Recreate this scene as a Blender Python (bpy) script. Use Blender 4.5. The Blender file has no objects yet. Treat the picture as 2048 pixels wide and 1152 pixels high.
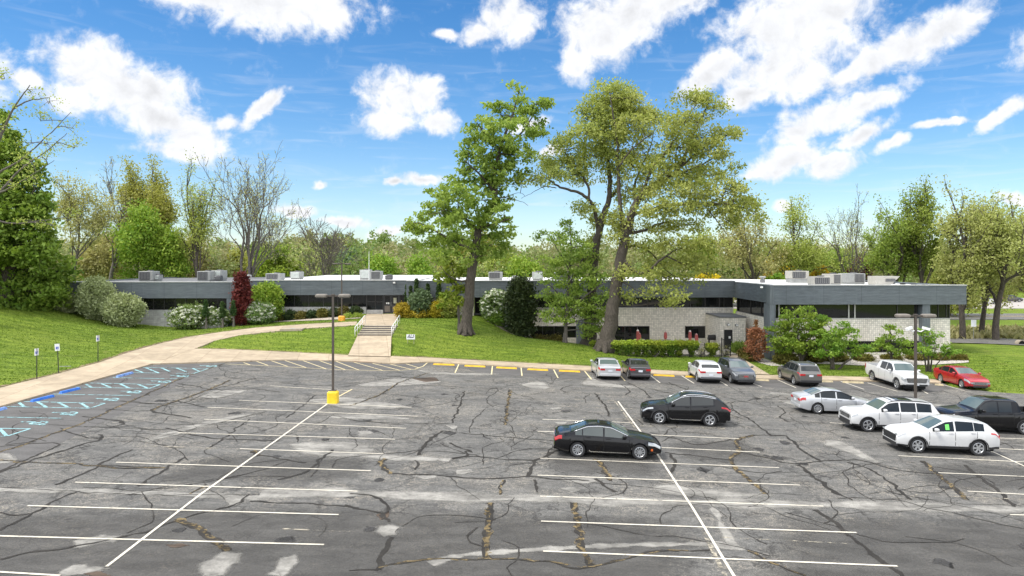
import bpy, math, random
import numpy as np
from mathutils import Vector, Matrix
random.seed(7)
rng = np.random.default_rng(11)
R = math.radians
SC = bpy.context.scene
COL = SC.collection
# ------------------------------------------------------------------ camera model (used to place things at real positions)
F, H, HY, CX = 1440.0, 9.5, 523.0, 1024.0
def lot_z(x): return 0.5 - 0.025 * x
def Pl(px, py, off=0.0):            # point of the (gently tilted) parking lot plane
    u = (px - CX) / F; v = (HY - py) / F
    t = (H - 0.5 - off) / -(v + 0.025 * u)
    return Vector((u * t, t, H + v * t))
def Q(px, py, Y):                   # point at depth Y
    return Vector(((px - CX) * Y / F, Y, H - (py - HY) * Y / F))
def Pz(px, py, z):                  # point at height z
    Y = (H - z) * F / (py - HY)
    return Vector(((px - CX) * Y / F, Y, z))
def XY(px, Y): return (px - CX) * Y / F
def ZY(py, Y): return H - (py - HY) * Y / F

cam_d = bpy.data.cameras.new('camera'); cam = bpy.data.objects.new('camera', cam_d); COL.objects.link(cam)
cam.location = (0, 0, H); cam.rotation_euler = (R(90), 0, 0)
cam_d.sensor_width = 36; cam_d.lens = 36 * F / 2048
cam_d.shift_y = -(576 - HY) / 2048.0
cam_d.clip_end = 20000; cam_d.clip_start = 0.1
SC.camera = cam
SC.view_settings.view_transform = 'Standard'; SC.view_settings.look = 'None'
SC.view_settings.exposure = EXPOSURE = 0.93
SC.view_settings.gamma = 1
SC.cycles.max_bounces = 6; SC.cycles.transparent_max_bounces = 12
SC.cycles.use_denoising = True

# ------------------------------------------------------------------ object helpers
def tag(o, label=None, cat=None, group=None, kind=None):
    if label: o['label'] = label
    if cat: o['category'] = cat
    if group: o['group'] = group
    if kind: o['kind'] = kind
    return o
def empty(name, label, cat, loc=(0, 0, 0), rotz=0.0, group=None):
    o = bpy.data.objects.new(name, None); COL.objects.link(o)
    o.location = loc; o.rotation_euler = (0, 0, rotz); o.empty_display_size = 0.2
    return tag(o, label, cat, group)

class MB:
    def __init__(s): s.v = []; s.f = []; s.m = []
    def add(s, vs, fs, mi=0):
        n = len(s.v); s.v += [tuple(v) for v in vs]
        for f in fs: s.f.append(tuple(i + n for i in f)); s.m.append(mi)
    def box(s, x0, x1, y0, y1, z0, z1, mi=0):
        s.add([(x0,y0,z0),(x1,y0,z0),(x1,y1,z0),(x0,y1,z0),(x0,y0,z1),(x1,y0,z1),(x1,y1,z1),(x0,y1,z1)],
              [(0,3,2,1),(4,5,6,7),(0,1,5,4),(1,2,6,5),(2,3,7,6),(3,0,4,7)], mi)
    def bbox(s, x0, x1, y0, y1, z0, z1, b=0.02, mi=0):   # box with chamfered edges
        vs = []
        for (z, i) in ((z0, b), (z0 + b, 0), (z1 - b, 0), (z1, b)):
            xa, xb, ya, yb = x0 + i, x1 - i, y0 + i, y1 - i
            c = b * .9
            vs += [(xa+c,ya,z),(xb-c,ya,z),(xb,ya+c,z),(xb,yb-c,z),(xb-c,yb,z),(xa+c,yb,z),(xa,yb-c,z),(xa,ya+c,z)]
        fs = [tuple(range(7, -1, -1)), tuple(range(24, 32))]
        for k in range(3):
            for i in range(8):
                j = (i + 1) % 8; fs.append((k*8+i, k*8+j, k*8+8+j, k*8+8+i))
        s.add(vs, fs, mi)
    def obox(s, c, d, rz=0.0, mi=0, tilt=None):
        M = Matrix.Rotation(rz, 3, 'Z')
        if tilt is not None: M = M @ tilt
        hx, hy, hz = d[0]/2, d[1]/2, d[2]/2
        vs = [Vector(c) + M @ Vector((sx*hx, sy*hy, sz*hz)) for sz in (-1,1) for (sx,sy) in ((-1,-1),(1,-1),(1,1),(-1,1))]
        s.add(vs, [(0,3,2,1),(4,5,6,7),(0,1,5,4),(1,2,6,5),(2,3,7,6),(3,0,4,7)], mi)
    def prism(s, poly, z0, z1, mi=0):
        n = len(poly)
        vs = [(p[0], p[1], z0) for p in poly] + [(p[0], p[1], z1) for p in poly]
        fs = [tuple(range(n-1, -1, -1)), tuple(range(n, 2*n))] + [(i, (i+1)%n, n+(i+1)%n, n+i) for i in range(n)]
        s.add(vs, fs, mi)
    def tube(s, pts, rad, n=8, cap=True, mi=0):
        pts = [Vector(p) for p in pts]
        if not hasattr(rad, '__len__'): rad = [rad] * len(pts)
        base = len(s.v); prev = None
        for i, p in enumerate(pts):
            d = (pts[min(i+1, len(pts)-1)] - pts[max(i-1, 0)])
            d = d.normalized() if d.length > 1e-9 else Vector((0,0,1))
            if prev is None: a = Vector((1,0,0)) if abs(d.x) < .9 else Vector((0,1,0))
            else: a = prev
            b = d.cross(a)
            if b.length < 1e-6: b = d.cross(Vector((0,1,0.3)))
            b.normalize(); a = b.cross(d); prev = a
            for k in range(n):
                t = 2*math.pi*k/n
                q = p + (a*math.cos(t) + b*math.sin(t)) * rad[i]
                s.v.append((q.x, q.y, q.z))
        for i in range(len(pts)-1):
            for k in range(n):
                j = (k+1) % n
                s.f.append((base+i*n+k, base+i*n+j, base+(i+1)*n+j, base+(i+1)*n+k)); s.m.append(mi)
        if cap:
            s.f.append(tuple(base+k for k in range(n-1,-1,-1))); s.m.append(mi)
            s.f.append(tuple(base+(len(pts)-1)*n+k for k in range(n))); s.m.append(mi)
    def cyl(s, x, y, z0, z1, r0, r1=None, n=16, mi=0):
        s.tube([(x,y,z0),(x,y,z1)], [r0, r0 if r1 is None else r1], n, True, mi)
    def lathe(s, prof, c=(0,0,0), n=16, axis='Z', mi=0):
        base = len(s.v)
        for (r, h) in prof:
            for k in range(n):
                t = 2*math.pi*k/n; a, b = r*math.cos(t), r*math.sin(t)
                if axis == 'Z': q = (c[0]+a, c[1]+b, c[2]+h)
                elif axis == 'Y': q = (c[0]+a, c[1]+h, c[2]+b)
                else: q = (c[0]+h, c[1]+a, c[2]+b)
                s.v.append(q)
        for i in range(len(prof)-1):
            for k in range(n):
                j = (k+1) % n
                s.f.append((base+i*n+k, base+i*n+j, base+(i+1)*n+j, base+(i+1)*n+k)); s.m.append(mi)
    def quad(s, a, b, c, d, mi=0): s.add([a,b,c,d], [(0,1,2,3)], mi)
    def grid(s, rows, mi=0):
        n = len(rows[0]); base = len(s.v)
        for r in rows: s.v += [tuple(p) for p in r]
        for i in range(len(rows)-1):
            for j in range(n-1):
                s.f.append((base+i*n+j, base+i*n+j+1, base+(i+1)*n+j+1, base+(i+1)*n+j)); s.m.append(mi)
    def build(s, name, mats, parent=None, smooth=False, sharp=None, world=False, attr=None):
        me = bpy.data.meshes.new(name)
        vs = s.v
        if world and parent is not None:
            o = parent.location if parent.parent is None else parent.parent.location
            vs = [(v[0]-o[0], v[1]-o[1], v[2]-o[2]) for v in vs]
        me.from_pydata(vs, [], s.f)
        if not isinstance(mats, (list, tuple)): mats = [mats]
        for m in mats: me.materials.append(m)
        if len(mats) > 1: me.polygons.foreach_set('material_index', s.m)
        if smooth: me.polygons.foreach_set('use_smooth', [True]*len(s.f))
        if smooth and sharp: me.set_sharp_from_angle(angle=R(sharp))
        if attr is not None:
            a = me.attributes.new('shade', 'FLOAT', 'POINT'); a.data.foreach_set('value', attr)
        me.update()
        ob = bpy.data.objects.new(name, me); COL.objects.link(ob)
        if parent is not None: ob.parent = parent
        return ob
def np_mesh(name, V, Fq, mats, parent=None, shade=None, smooth=False):   # quads from numpy
    me = bpy.data.meshes.new(name)
    V = np.ascontiguousarray(V, dtype=np.float32); Fq = np.ascontiguousarray(Fq, dtype=np.int32)
    k = Fq.shape[1]
    me.vertices.add(len(V)); me.vertices.foreach_set('co', V.ravel())
    me.loops.add(Fq.size); me.loops.foreach_set('vertex_index', Fq.ravel())
    me.polygons.add(len(Fq)); me.polygons.foreach_set('loop_start', np.arange(len(Fq), dtype=np.int32)*k)
    if not isinstance(mats, (list, tuple)): mats = [mats]
    for m in mats: me.materials.append(m)
    if smooth: me.polygons.foreach_set('use_smooth', np.ones(len(Fq), dtype=bool))
    if shade is not None:
        a = me.attributes.new('shade', 'FLOAT', 'POINT'); a.data.foreach_set('value', np.ascontiguousarray(shade, dtype=np.float32))
    me.update(calc_edges=True); me.validate()
    ob = bpy.data.objects.new(name, me); COL.objects.link(ob)
    if parent is not None: ob.parent = parent
    return ob
def copy_tree(o, parent=None):
    c = o.copy(); COL.objects.link(c)
    if parent is not None: c.parent = parent
    for ch in list(o.children): copy_tree(ch, c)
    return c
def text_part(s, name, mat, parent, size, M, thick=0.004, shear=0.0):
    cu = bpy.data.curves.new(name, 'FONT'); cu.body = s; cu.size = size; cu.align_x = 'CENTER'; cu.align_y = 'CENTER'
    cu.extrude = thick; cu.shear = shear; cu.offset = size*.012
    t = bpy.data.objects.new(name, cu); COL.objects.link(t)
    dg = bpy.context.evaluated_depsgraph_get(); me = bpy.data.meshes.new_from_object(t.evaluated_get(dg))
    bpy.data.objects.remove(t)
    me.transform(M); me.materials.clear(); me.materials.append(mat)
    ob = bpy.data.objects.new(name, me); COL.objects.link(ob); ob.parent = parent
    return ob

# ------------------------------------------------------------------ node helpers
class NT:
    def __init__(s, nt): s.nt = nt; s.n = nt.nodes; s.l = nt.links
    def node(s, t, **kw):
        nd = s.n.new(t)
        for k, v in kw.items():
            if k.startswith('i_'):
                key = k[2:]; key = int(key) if key.isdigit() else key
                nd.inputs[key].default_value = v
            else: setattr(nd, k, v)
        return nd
    def link(s, a, b): s.l.new(a, b)
    def setin(s, inp, v):
        if isinstance(v, bpy.types.NodeSocket): s.l.new(v, inp)
        else: inp.default_value = v
    def math(s, op, a, b=0.0, clamp=False):
        nd = s.n.new('ShaderNodeMath'); nd.operation = op; nd.use_clamp = clamp
        s.setin(nd.inputs[0], a); s.setin(nd.inputs[1], b); return nd.outputs[0]
    def mix(s, f, a, b, mode='MIX'):
        nd = s.n.new('ShaderNodeMix'); nd.data_type = 'RGBA'; nd.blend_type = mode
        s.setin(nd.inputs[0], f); s.setin(nd.inputs[6], a); s.setin(nd.inputs[7], b); return nd.outputs[2]
    def step(s, x, a, b):
        nd = s.n.new('ShaderNodeMapRange'); nd.interpolation_type = 'SMOOTHSTEP'
        s.setin(nd.inputs[0], x); nd.inputs[1].default_value = a; nd.inputs[2].default_value = b; return nd.outputs[0]
    def noise(s, vec, scale, detail=3, rough=.55, dist=0.0, out=0):
        nd = s.n.new('ShaderNodeTexNoise'); s.setin(nd.inputs['Vector'], vec)
        nd.inputs['Scale'].default_value = scale; nd.inputs['Detail'].default_value = detail
        nd.inputs['Roughness'].default_value = rough; nd.inputs['Distortion'].default_value = dist
        return nd.outputs[out]
    def scale(s, vec, sc):
        nd = s.n.new('ShaderNodeVectorMath'); nd.operation = 'MULTIPLY'; s.setin(nd.inputs[0], vec)
        nd.inputs[1].default_value = sc; return nd.outputs[0]
def c4(c): return (c[0], c[1], c[2], 1.0)
def new_mat(name):
    m = bpy.data.materials.new(name); m.use_nodes = True
    t = NT(m.node_tree); b = t.n['Principled BSDF']
    return m, t, b
def mat(name, col, rough=.6, metal=0.0, var=.12, vs=3.0, spec=.5, coat=0.0, bump=0.0, streak=None):
    m, t, b = new_mat(name)
    tc = t.node('ShaderNodeTexCoord').outputs['Object']
    v = t.scale(tc, streak) if streak else tc
    if var > 0:
        n = t.noise(v, vs, 5, .6)
        lo = tuple(max(0, c*(1-var)) for c in col); hi = tuple(min(1, c*(1+var)) for c in col)
        t.link(t.mix(t.step(n, .3, .7), c4(lo), c4(hi)), b.inputs['Base Color'])
        if bump:
            bp = t.node('ShaderNodeBump', i_Strength=bump); bp.inputs['Distance'].default_value = .05
            t.link(n, bp.inputs['Height']); t.link(bp.outputs[0], b.inputs['Normal'])
    else: b.inputs['Base Color'].default_value = c4(col)
    b.inputs['Roughness'].default_value = rough; b.inputs['Metallic'].default_value = metal
    b.inputs['Specular IOR Level'].default_value = spec
    if coat: b.inputs['Coat Weight'].default_value = coat; b.inputs['Coat Roughness'].default_value = .05
    return m
def leaf_mat(name, dark, light, trans=.35, third=None):
    m, t, b = new_mat(name)
    at = t.node('ShaderNodeAttribute', attribute_name='shade').outputs['Fac']
    rnd = t.node('ShaderNodeObjectInfo').outputs['Random']
    rp = t.node('ShaderNodeValToRGB'); t.link(at, rp.inputs[0])
    rp.color_ramp.elements[0].color = c4(dark); rp.color_ramp.elements[1].color = c4(light)
    if third is not None:
        e = rp.color_ramp.elements.new(.97); e.color = c4(third); rp.color_ramp.elements[1].position = .9
    hs = t.node('ShaderNodeHueSaturation'); t.link(rp.outputs[0], hs.inputs['Color'])
    t.link(t.math('ADD', t.math('MULTIPLY', rnd, .03), .485), hs.inputs['Hue'])
    t.link(t.math('ADD', t.math('MULTIPLY', rnd, .2), .95), hs.inputs['Value'])
    b.inputs['Roughness'].default_value = .55; b.inputs['Specular IOR Level'].default_value = .25
    t.link(hs.outputs[0], b.inputs['Base Color'])
    tr = t.node('ShaderNodeBsdfTranslucent')
    t.link(t.mix(1.0, hs.outputs[0], (1.0, 1.0, .7, 1), 'MULTIPLY'), tr.inputs[0])
    mx = t.node('ShaderNodeMixShader', i_0=trans)
    t.link(b.outputs[0], mx.inputs[1]); t.link(tr.outputs[0], mx.inputs[2])
    t.link(mx.outputs[0], t.n['Material Output'].inputs[0])
    return m
# ------------------------------------------------------------------ sun + sky with clouds
SUN_EL, SUN_AZ = R(58), R(246)     # azimuth from +Y towards +X: behind the camera, to its left
sv = Vector((math.sin(SUN_AZ)*math.cos(SUN_EL), math.cos(SUN_AZ)*math.cos(SUN_EL), math.sin(SUN_EL)))
sl = bpy.data.lights.new('sun', 'SUN'); sl.energy = 2.0; sl.angle = R(20); sl.color = (1, .955, .88)
so = bpy.data.objects.new('sun', sl); COL.objects.link(so); so.location = (0, -40, 80)
so.rotation_euler = (-sv).to_track_quat('-Z', 'Y').to_euler()
W = bpy.data.worlds.new('World'); SC.world = W; W.use_nodes = True
t = NT(W.node_tree); t.n.clear()
wo = t.node('ShaderNodeOutputWorld'); bg = t.node('ShaderNodeBackground'); t.link(bg.outputs[0], wo.inputs[0])
sky = t.node('ShaderNodeTexSky', sky_type='NISHITA', sun_disc=False, sun_elevation=SUN_EL, sun_rotation=SUN_AZ,
             altitude=200, air_density=1.0, dust_density=.25, ozone_density=1.6)
SKY_STR = .085
bg.inputs[1].default_value = SKY_STR
hs = t.node('ShaderNodeHueSaturation', i_Saturation=1.38, i_Value=1.02, i_Hue=.503); t.link(sky.outputs[0], hs.inputs['Color'])
gen = t.node('ShaderNodeTexCoord').outputs['Generated']
sp = t.node('ShaderNodeSeparateXYZ'); t.link(gen, sp.inputs[0])
az = t.math('ARCTAN2', sp.outputs[0], sp.outputs[1]); el = t.math('ARCSINE', sp.outputs[2])
cb = t.node('ShaderNodeCombineXYZ'); t.link(az, cb.inputs[0]); t.link(el, cb.inputs[1])
p = cb.outputs[0]
def ang(px, py):
    u, v = (px-CX)/F, (HY-py)/F
    return math.atan(u), math.asin(v/math.sqrt(1+u*u+v*v))
# warp the lookup so that lobes get billowing outlines
nw = t.noise(p, 14, 4, .6, out=1)
sub = t.node('ShaderNodeVectorMath', operation='SUBTRACT'); t.link(nw, sub.inputs[0]); sub.inputs[1].default_value = (.5,.5,.5)
mul = t.node('ShaderNodeVectorMath', operation='SCALE'); t.link(sub.outputs[0], mul.inputs[0]); mul.inputs['Scale'].default_value = .036
addv = t.node('ShaderNodeVectorMath', operation='ADD'); t.link(p, addv.inputs[0]); t.link(mul.outputs[0], addv.inputs[1])
pw = addv.outputs[0]
LOBES = [(530,2,205,58,0),(640,20,90,42,0),(430,-5,120,35,0),
 (185,140,88,62,0),(245,180,120,58,0),(150,190,66,36,0),(305,185,66,54,0),(330,240,95,48,-15),(385,272,85,45,-10),(370,300,80,28,0),(55,155,34,26,0),
 (520,215,75,15,38),(445,245,36,14,30),
 (800,195,84,58,0),(850,185,46,44,0),(880,243,46,30,0),(775,238,66,34,0),
 (1015,42,76,52,15),(960,68,46,22,10),(888,66,26,12,0),
 (1195,60,95,80,20),(1155,120,56,46,30),(1265,30,120,62,20),(1350,2,110,30,8),
 (1590,55,150,108,0),(1545,140,110,62,10),(1660,25,95,62,20),(1600,160,75,45,10),(1405,165,56,36,35),(1440,128,44,38,30),(1500,188,72,26,10),
 (1850,82,120,40,22),(1770,115,80,34,25),(1905,50,62,38,20),(1700,150,60,22,30),
 (1655,232,115,36,18),(1600,258,60,28,15),(1740,200,80,22,12),(1725,265,66,17,20),
 (1585,315,80,38,18),(1550,340,66,18,5),(1660,328,52,30,15),
 (1785,283,36,15,15),(2005,225,52,14,38),(850,362,50,15,0),(800,368,30,9,5),(635,367,18,9,20),(690,440,50,12,0),(775,460,46,12,0),(590,420,46,14,0),
 (2035,395,36,16,0),(1565,410,20,14,0),(1100,300,40,14,15),(1060,250,50,16,25),(1880,248,46,8,0),(-150,120,130,60,0),(2200,90,120,60,0),(-160,330,120,50,0),
 (700,-120,260,60,0),(1300,-160,300,70,0),(200,-140,180,60,0),(1900,-130,200,60,0)]
M = None
for (px, py, rx, ry, rot) in LOBES:
    a, e = ang(px, py)
    mp = t.node('ShaderNodeMapping', vector_type='TEXTURE'); t.link(pw, mp.inputs[0])
    mp.inputs[1].default_value = (a, e, 0); mp.inputs[2].default_value = (0, 0, R(rot)); mp.inputs[3].default_value = (rx*1.35/F, ry*1.35/F, 1)
    g = t.node('ShaderNodeTexGradient', gradient_type='SPHERICAL'); t.link(mp.outputs[0], g.inputs[0])
    o = g.outputs['Fac']
    M = o if M is None else t.math('SMOOTH_MAX', M, o)
    if M is not o: M.node.inputs[2].default_value = .12
fb = t.noise(p, 26, 9, .62, .4)
fb2 = t.noise(p, 70, 6, .6)
dens = t.math('ADD', M, t.math('MULTIPLY', t.math('SUBTRACT', fb, .5), 1.3))
dens = t.math('ADD', dens, t.math('MULTIPLY', t.math('SUBTRACT', fb2, .5), .55))
gate = t.step(M, .02, .22)
alpha = t.math('MULTIPLY', t.step(dens, .12, .70), gate)
# clouds out of view, made dense and extra bright as fill light
oth = t.step(t.noise(gen, 3.5, 8, .6), .34, .5)
away = t.math('MAXIMUM', t.step(t.math('ABSOLUTE', az), .75, 1.2), t.step(el, .48, .75))
othm = t.math('MULTIPLY', oth, away); alpha = t.math('MAXIMUM', alpha, t.math('MULTIPLY', othm, .92))
# thin cirrus streaks
ci = t.noise(t.scale(p, (3.0, 24.0, 1)), 2.2, 6, .55, 1.2)
cir = t.math('MULTIPLY', t.step(ci, .47, .78), t.math('MULTIPLY', t.step(el, .5, .06), .75))
alpha2 = t.math('MAXIMUM', alpha, t.math('MULTIPLY', cir, .36))
# shading: thick middles greyer, billow relief from the density gradient towards the sun
sh_up = t.node('ShaderNodeVectorMath', operation='ADD'); t.link(p, sh_up.inputs[0]); sh_up.inputs[1].default_value = (-.008, .013, 0)
fbu = t.noise(sh_up.outputs[0], 26, 9, .62, .4)
rel = t.math('SUBTRACT', fb, fbu)
core = t.math('MULTIPLY', t.step(dens, .5, 1.15), t.step(t.noise(p, 7, 3, .5), .35, .7))
shade = t.math('ADD', t.math('SUBTRACT', 1.0, t.math('MULTIPLY', core, .27)), t.math('MULTIPLY', rel, .5))
cc = t.node('ShaderNodeVectorMath', operation='SCALE'); cc.inputs[0].default_value = (.97, .985, 1.02)
t.link(t.math('MULTIPLY', t.math('MULTIPLY', shade, t.math('ADD', 1.0, t.math('MULTIPLY', othm, 1.25))), CLOUD := 6.5), cc.inputs['Scale'])
# milky horizon
hz = t.math('MULTIPLY', t.step(el, .2, -.03), .22)
skyc = t.mix(hz, hs.outputs[0], (5.0, 6.4, 7.6, 1))
lowf = t.step(el, .30, -.02)
skyc = t.mix(lowf, skyc, t.mix(1.0, skyc, (.84, .90, 1.0, 1), 'MULTIPLY'))
fin = t.mix(alpha2, skyc, cc.outputs[0])
t.link(fin, bg.inputs[0])
# ------------------------------------------------------------------ materials of the ground
def asphalt_mat(name, dark=.086, light=.178, worn=.5):
    m, t, b = new_mat(name)
    o = t.node('ShaderNodeTexCoord').outputs['Object']
    big = t.noise(o, .16, 5, .6, .3); mid = t.noise(t.scale(o, (.7, 1.6, 1)), .9, 6, .65, .5); fine = t.noise(o, 22, 3, .7); gr = t.noise(o, 5.5, 4, .7)
    c = t.mix(t.step(mid, .3, .72), (dark, dark*.975, dark*.925, 1), (light*.86, light*.835, light*.775, 1))
    c = t.mix(t.math('MULTIPLY', t.step(big, .5, .72), .35), c, (light*1.2, light*1.10, light*.94, 1))
    # tan aggregate showing through where the seal coat has worn off
    ag = t.math('MULTIPLY', t.step(t.math('ADD', t.math('MULTIPLY', gr, .6), t.math('MULTIPLY', fine, .55)), .56, .72), t.step(t.noise(o, .42, 5, .65, .6), .42, .66))
    c = t.mix(t.math('MULTIPLY', ag, worn), c, (.33, .285, .215, 1))
    sp = t.step(fine, .35, .68)
    c = t.mix(.5, c, t.mix(sp, (.45, .45, .45, 1), (1.5, 1.48, 1.44, 1)), 'MULTIPLY')
    c = t.mix(.9, c, t.mix(t.step(gr, .3, .7), (.78, .78, .78, 1), (1.2, 1.2, 1.2, 1)), 'MULTIPLY')
    # hairline cracks
    wv = t.node('ShaderNodeVectorMath', operation='ADD'); t.link(o, wv.inputs[0])
    nz = t.noise(o, .8, 5, .7, out=1); sc = t.node('ShaderNodeVectorMath', operation='SCALE'); t.link(nz, sc.inputs[0]); sc.inputs['Scale'].default_value = 2.2
    t.link(sc.outputs[0], wv.inputs[1])
    vo = t.node('ShaderNodeTexVoronoi', feature='DISTANCE_TO_EDGE'); t.link(wv.outputs[0], vo.inputs['Vector']); vo.inputs['Scale'].default_value = .33
    cr = t.math('MULTIPLY', t.step(vo.outputs['Distance'], .026, .004), t.step(t.noise(o, .3, 3), .38, .5))
    c = t.mix(t.math('MULTIPLY', cr, .75), c, (.035, .033, .03, 1))
    t.link(c, b.inputs['Base Color']); b.inputs['Roughness'].default_value = .88; b.inputs['Specular IOR Level'].default_value = .3
    bp = t.node('ShaderNodeBump', i_Strength=.35); bp.inputs['Distance'].default_value = .02
    t.link(fine, bp.inputs['Height']); t.link(bp.outputs[0], b.inputs['Normal'])
    return m
def decal_mat(name, col, thr=(.3, .6), scale=4.0, var=.25, edge=True, rough=.85):
    # worn paint / sealer: the edges break up and the surface below shows through
    m, t, b = new_mat(name)
    o = t.node('ShaderNodeTexCoord').outputs['Object']
    n = t.noise(o, scale, 6, .7); n2 = t.noise(t.scale(o, (.6, 1.3, 1)), 1.1, 5, .6)
    lo = [c*(1-var) for c in col]; hi = [min(1, c*(1+var)) for c in col]
    c = t.mix(t.step(n2, .3, .7), c4(lo), c4(hi))
    c = t.mix(.6, c, t.mix(t.step(t.noise(o, 20, 3, .7), .3, .7), (.7, .7, .7, 1), (1.25, 1.25, 1.25, 1)), 'MULTIPLY')
    t.link(c, b.inputs['Base Color']); b.inputs['Roughness'].default_value = rough; b.inputs['Specular IOR Level'].default_value = .25
    x = n
    if edge:
        at = t.node('ShaderNodeAttribute', attribute_name='shade').outputs['Fac']
        x = t.math('ADD', t.math('MULTIPLY', at, .75), t.math('SUBTRACT', n, .5))
    al = t.step(x, thr[0], thr[1])
    tr = t.node('ShaderNodeBsdfTransparent'); mx = t.node('ShaderNodeMixShader'); t.link(al, mx.inputs[0])
    t.link(tr.outputs[0], mx.inputs[1]); t.link(b.outputs[0], mx.inputs[2]); t.link(mx.outputs[0], t.n['Material Output'].inputs[0])
    return m
def grass_mat(name):
    m, t, b = new_mat(name)
    o = t.node('ShaderNodeTexCoord').outputs['Object']
    big = t.noise(o, .10, 5, .6, .4); mid = t.noise(t.scale(o, (.55, 1.5, 1)), .9, 6, .65, .6); fine = t.noise(t.scale(o, (1, 1, .4)), 9, 4, .75)
    c = t.mix(t.step(mid, .32, .68), (.085, .14, .014, 1), (.165, .235, .03, 1))
    c = t.mix(t.math('MULTIPLY', t.step(big, .42, .66), .6), c, (.185, .235, .036, 1))
    c = t.mix(.9, c, t.mix(t.step(fine, .3, .72), (.42, .48, .35, 1), (1.5, 1.42, 1.35, 1)), 'MULTIPLY')
    # mowing stripes, faint and wandering
    rot = t.node('ShaderNodeMapping'); t.link(o, rot.inputs[0]); rot.inputs[2].default_value = (0, 0, R(14))
    wv = t.node('ShaderNodeTexWave', i_Scale=.28, i_Distortion=2.5, bands_direction='Y'); wv.inputs['Detail'].default_value = 3; wv.inputs['Detail Scale'].default_value = 1.2
    t.link(rot.outputs[0], wv.inputs[0])
    c = t.mix(.34, c, t.mix(wv.outputs['Fac'], (.62, .68, .62, 1), (1.35, 1.28, 1.2, 1)), 'MULTIPLY')
    dry = t.math('MULTIPLY', t.step(t.noise(o, .55, 6, .7, .5), .56, .76), .5)
    c = t.mix(dry, c, (.24, .215, .075, 1))
    t.link(c, b.inputs['Base Color']); b.inputs['Roughness'].default_value = .9; b.inputs['Specular IOR Level'].default_value = .15
    bp = t.node('ShaderNodeBump', i_Strength=.8); bp.inputs['Distance'].default_value = .12
    t.link(fine, bp.inputs['Height']); t.link(bp.outputs[0], b.inputs['Normal'])
    return m
def concrete_mat(name, col=(.40, .325, .23), joints=True):
    m, t, b = new_mat(name)
    o = t.node('ShaderNodeTexCoord').outputs['Object']
    n = t.noise(o, .9, 7, .65, .5); f = t.noise(o, 14, 3, .7)
    c = t.mix(t.step(n, .28, .72), c4([k*.80 for k in col]), c4([min(1, k*1.12) for k in col]))
    c = t.mix(.5, c, t.mix(f, (.8, .8, .8, 1), (1.2, 1.2, 1.2, 1)), 'MULTIPLY')
    rb = t.node('ShaderNodeMapping'); t.link(o, rb.inputs[0]); rb.inputs[2].default_value = (0, 0, R(-12))
    bk = t.node('ShaderNodeTexBrick', offset=0.0); t.link(rb.outputs[0], bk.inputs['Vector'])
    for k_, v_ in (('Scale', 1.0), ('Mortar Size', .02), ('Brick Width', 2.6), ('Row Height', 1.6), ('Bias', 0.0)): bk.inputs[k_].default_value = v_
    bk.inputs['Color1'].default_value = (.86, .86, .86, 1); bk.inputs['Color2'].default_value = (1.1, 1.1, 1.1, 1); bk.inputs['Mortar'].default_value = (.55, .52, .48, 1)
    c = t.mix(.8, c, bk.outputs[0], 'MULTIPLY')
    st = t.step(t.noise(t.scale(o, (1, .3, 1)), 2.2, 6, .7), .55, .72)
    c = t.mix(t.math('MULTIPLY', st, .35), c, c4([k*.55 for k in col]))
    t.link(c, b.inputs['Base Color']); b.inputs['Roughness'].default_value = .85; b.inputs['Specular IOR Level'].default_value = .25
    return m
M_ASPH = asphalt_mat('asphalt'); M_ROAD = asphalt_mat('road_asphalt', .11, .19, .3)
M_GRASS = grass_mat('grass'); M_CONC = concrete_mat('concrete'); M_STEP = concrete_mat('step_concrete', (.36, .31, .235))
M_NEWASPH = decal_mat('fresh_seal_coat', (.105, .10, .095), (-.1, .05), 3.0, .16)
M_PATCH = decal_mat('worn_grey_band', (.245, .234, .21), (.12, .9), 2.6, .35)
M_TAR = decal_mat('crack_sealant', (.030, .027, .023), (.16, .36), 5.0, .3, edge=False)
M_WEED = decal_mat('weedy_crack', (.155, .115, .055), (.44, .56), 4.0, .5, edge=False)
M_LINE = decal_mat('line_paint', (.60, .555, .46), (.27, .43), 3.6, .12, edge=False)
M_LINEY = decal_mat('yellowed_line_paint', (.66, .56, .33), (.22, .4), 3.2, .12, edge=False)
M_LINEF = decal_mat('faded_line_paint', (.40, .36, .28), (.44, .64), 2.6, .12, edge=False)
M_BLUE = decal_mat('turquoise_paint', (.27, .46, .48), (.34, .54), 4.0, .1, edge=False)
M_PINK = mat('tactile_pad_paint', (.40, .20, .15), .8)
M_MULCH = mat('garden_stone', (.36, .31, .25), .9, var=.5, vs=7, bump=.8)

# ------------------------------------------------------------------ terrain heights: thin-plate spline through surveyed points
def z3(px, py, z): return tuple(Pz(px, py, z))
def kerb(px, py): return tuple(Pl(px, py, .10))
PA_L = [kerb(-330, 868), kerb(0, 775), kerb(115, 747), z3(197, 725, 1.58), z3(257, 704, 1.72), z3(315, 688, 1.9), z3(375, 674, 2.1), z3(440, 664, 2.3), z3(512, 655, 2.5), z3(620, 647.5, 2.85), z3(714, 643, 3.05)]
PA_R = [kerb(-330, 905), kerb(0, 812), kerb(120, 778.5), kerb(215, 752), kerb(305, 727), z3(350, 711, 1.5), z3(390, 697, 1.65), z3(430, 681, 1.95), z3(480, 670, 2.3), z3(600, 657, 2.75), z3(714, 650, 3.0)]
PB_U = [z3(390, 697, 1.65), z3(450, 698, 1.5), z3(520, 701, 1.36), z3(600, 705, 1.26), z3(695, 709.5, 1.2), z3(781, 712, 1.1), kerb(850, 714.5), kerb(920, 718.5), kerb(1000, 722.5), kerb(1160, 731), kerb(1300, 739), kerb(1430, 746), kerb(1530, 750), kerb(1660, 752), kerb(1780, 755), kerb(1880, 759)]
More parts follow.
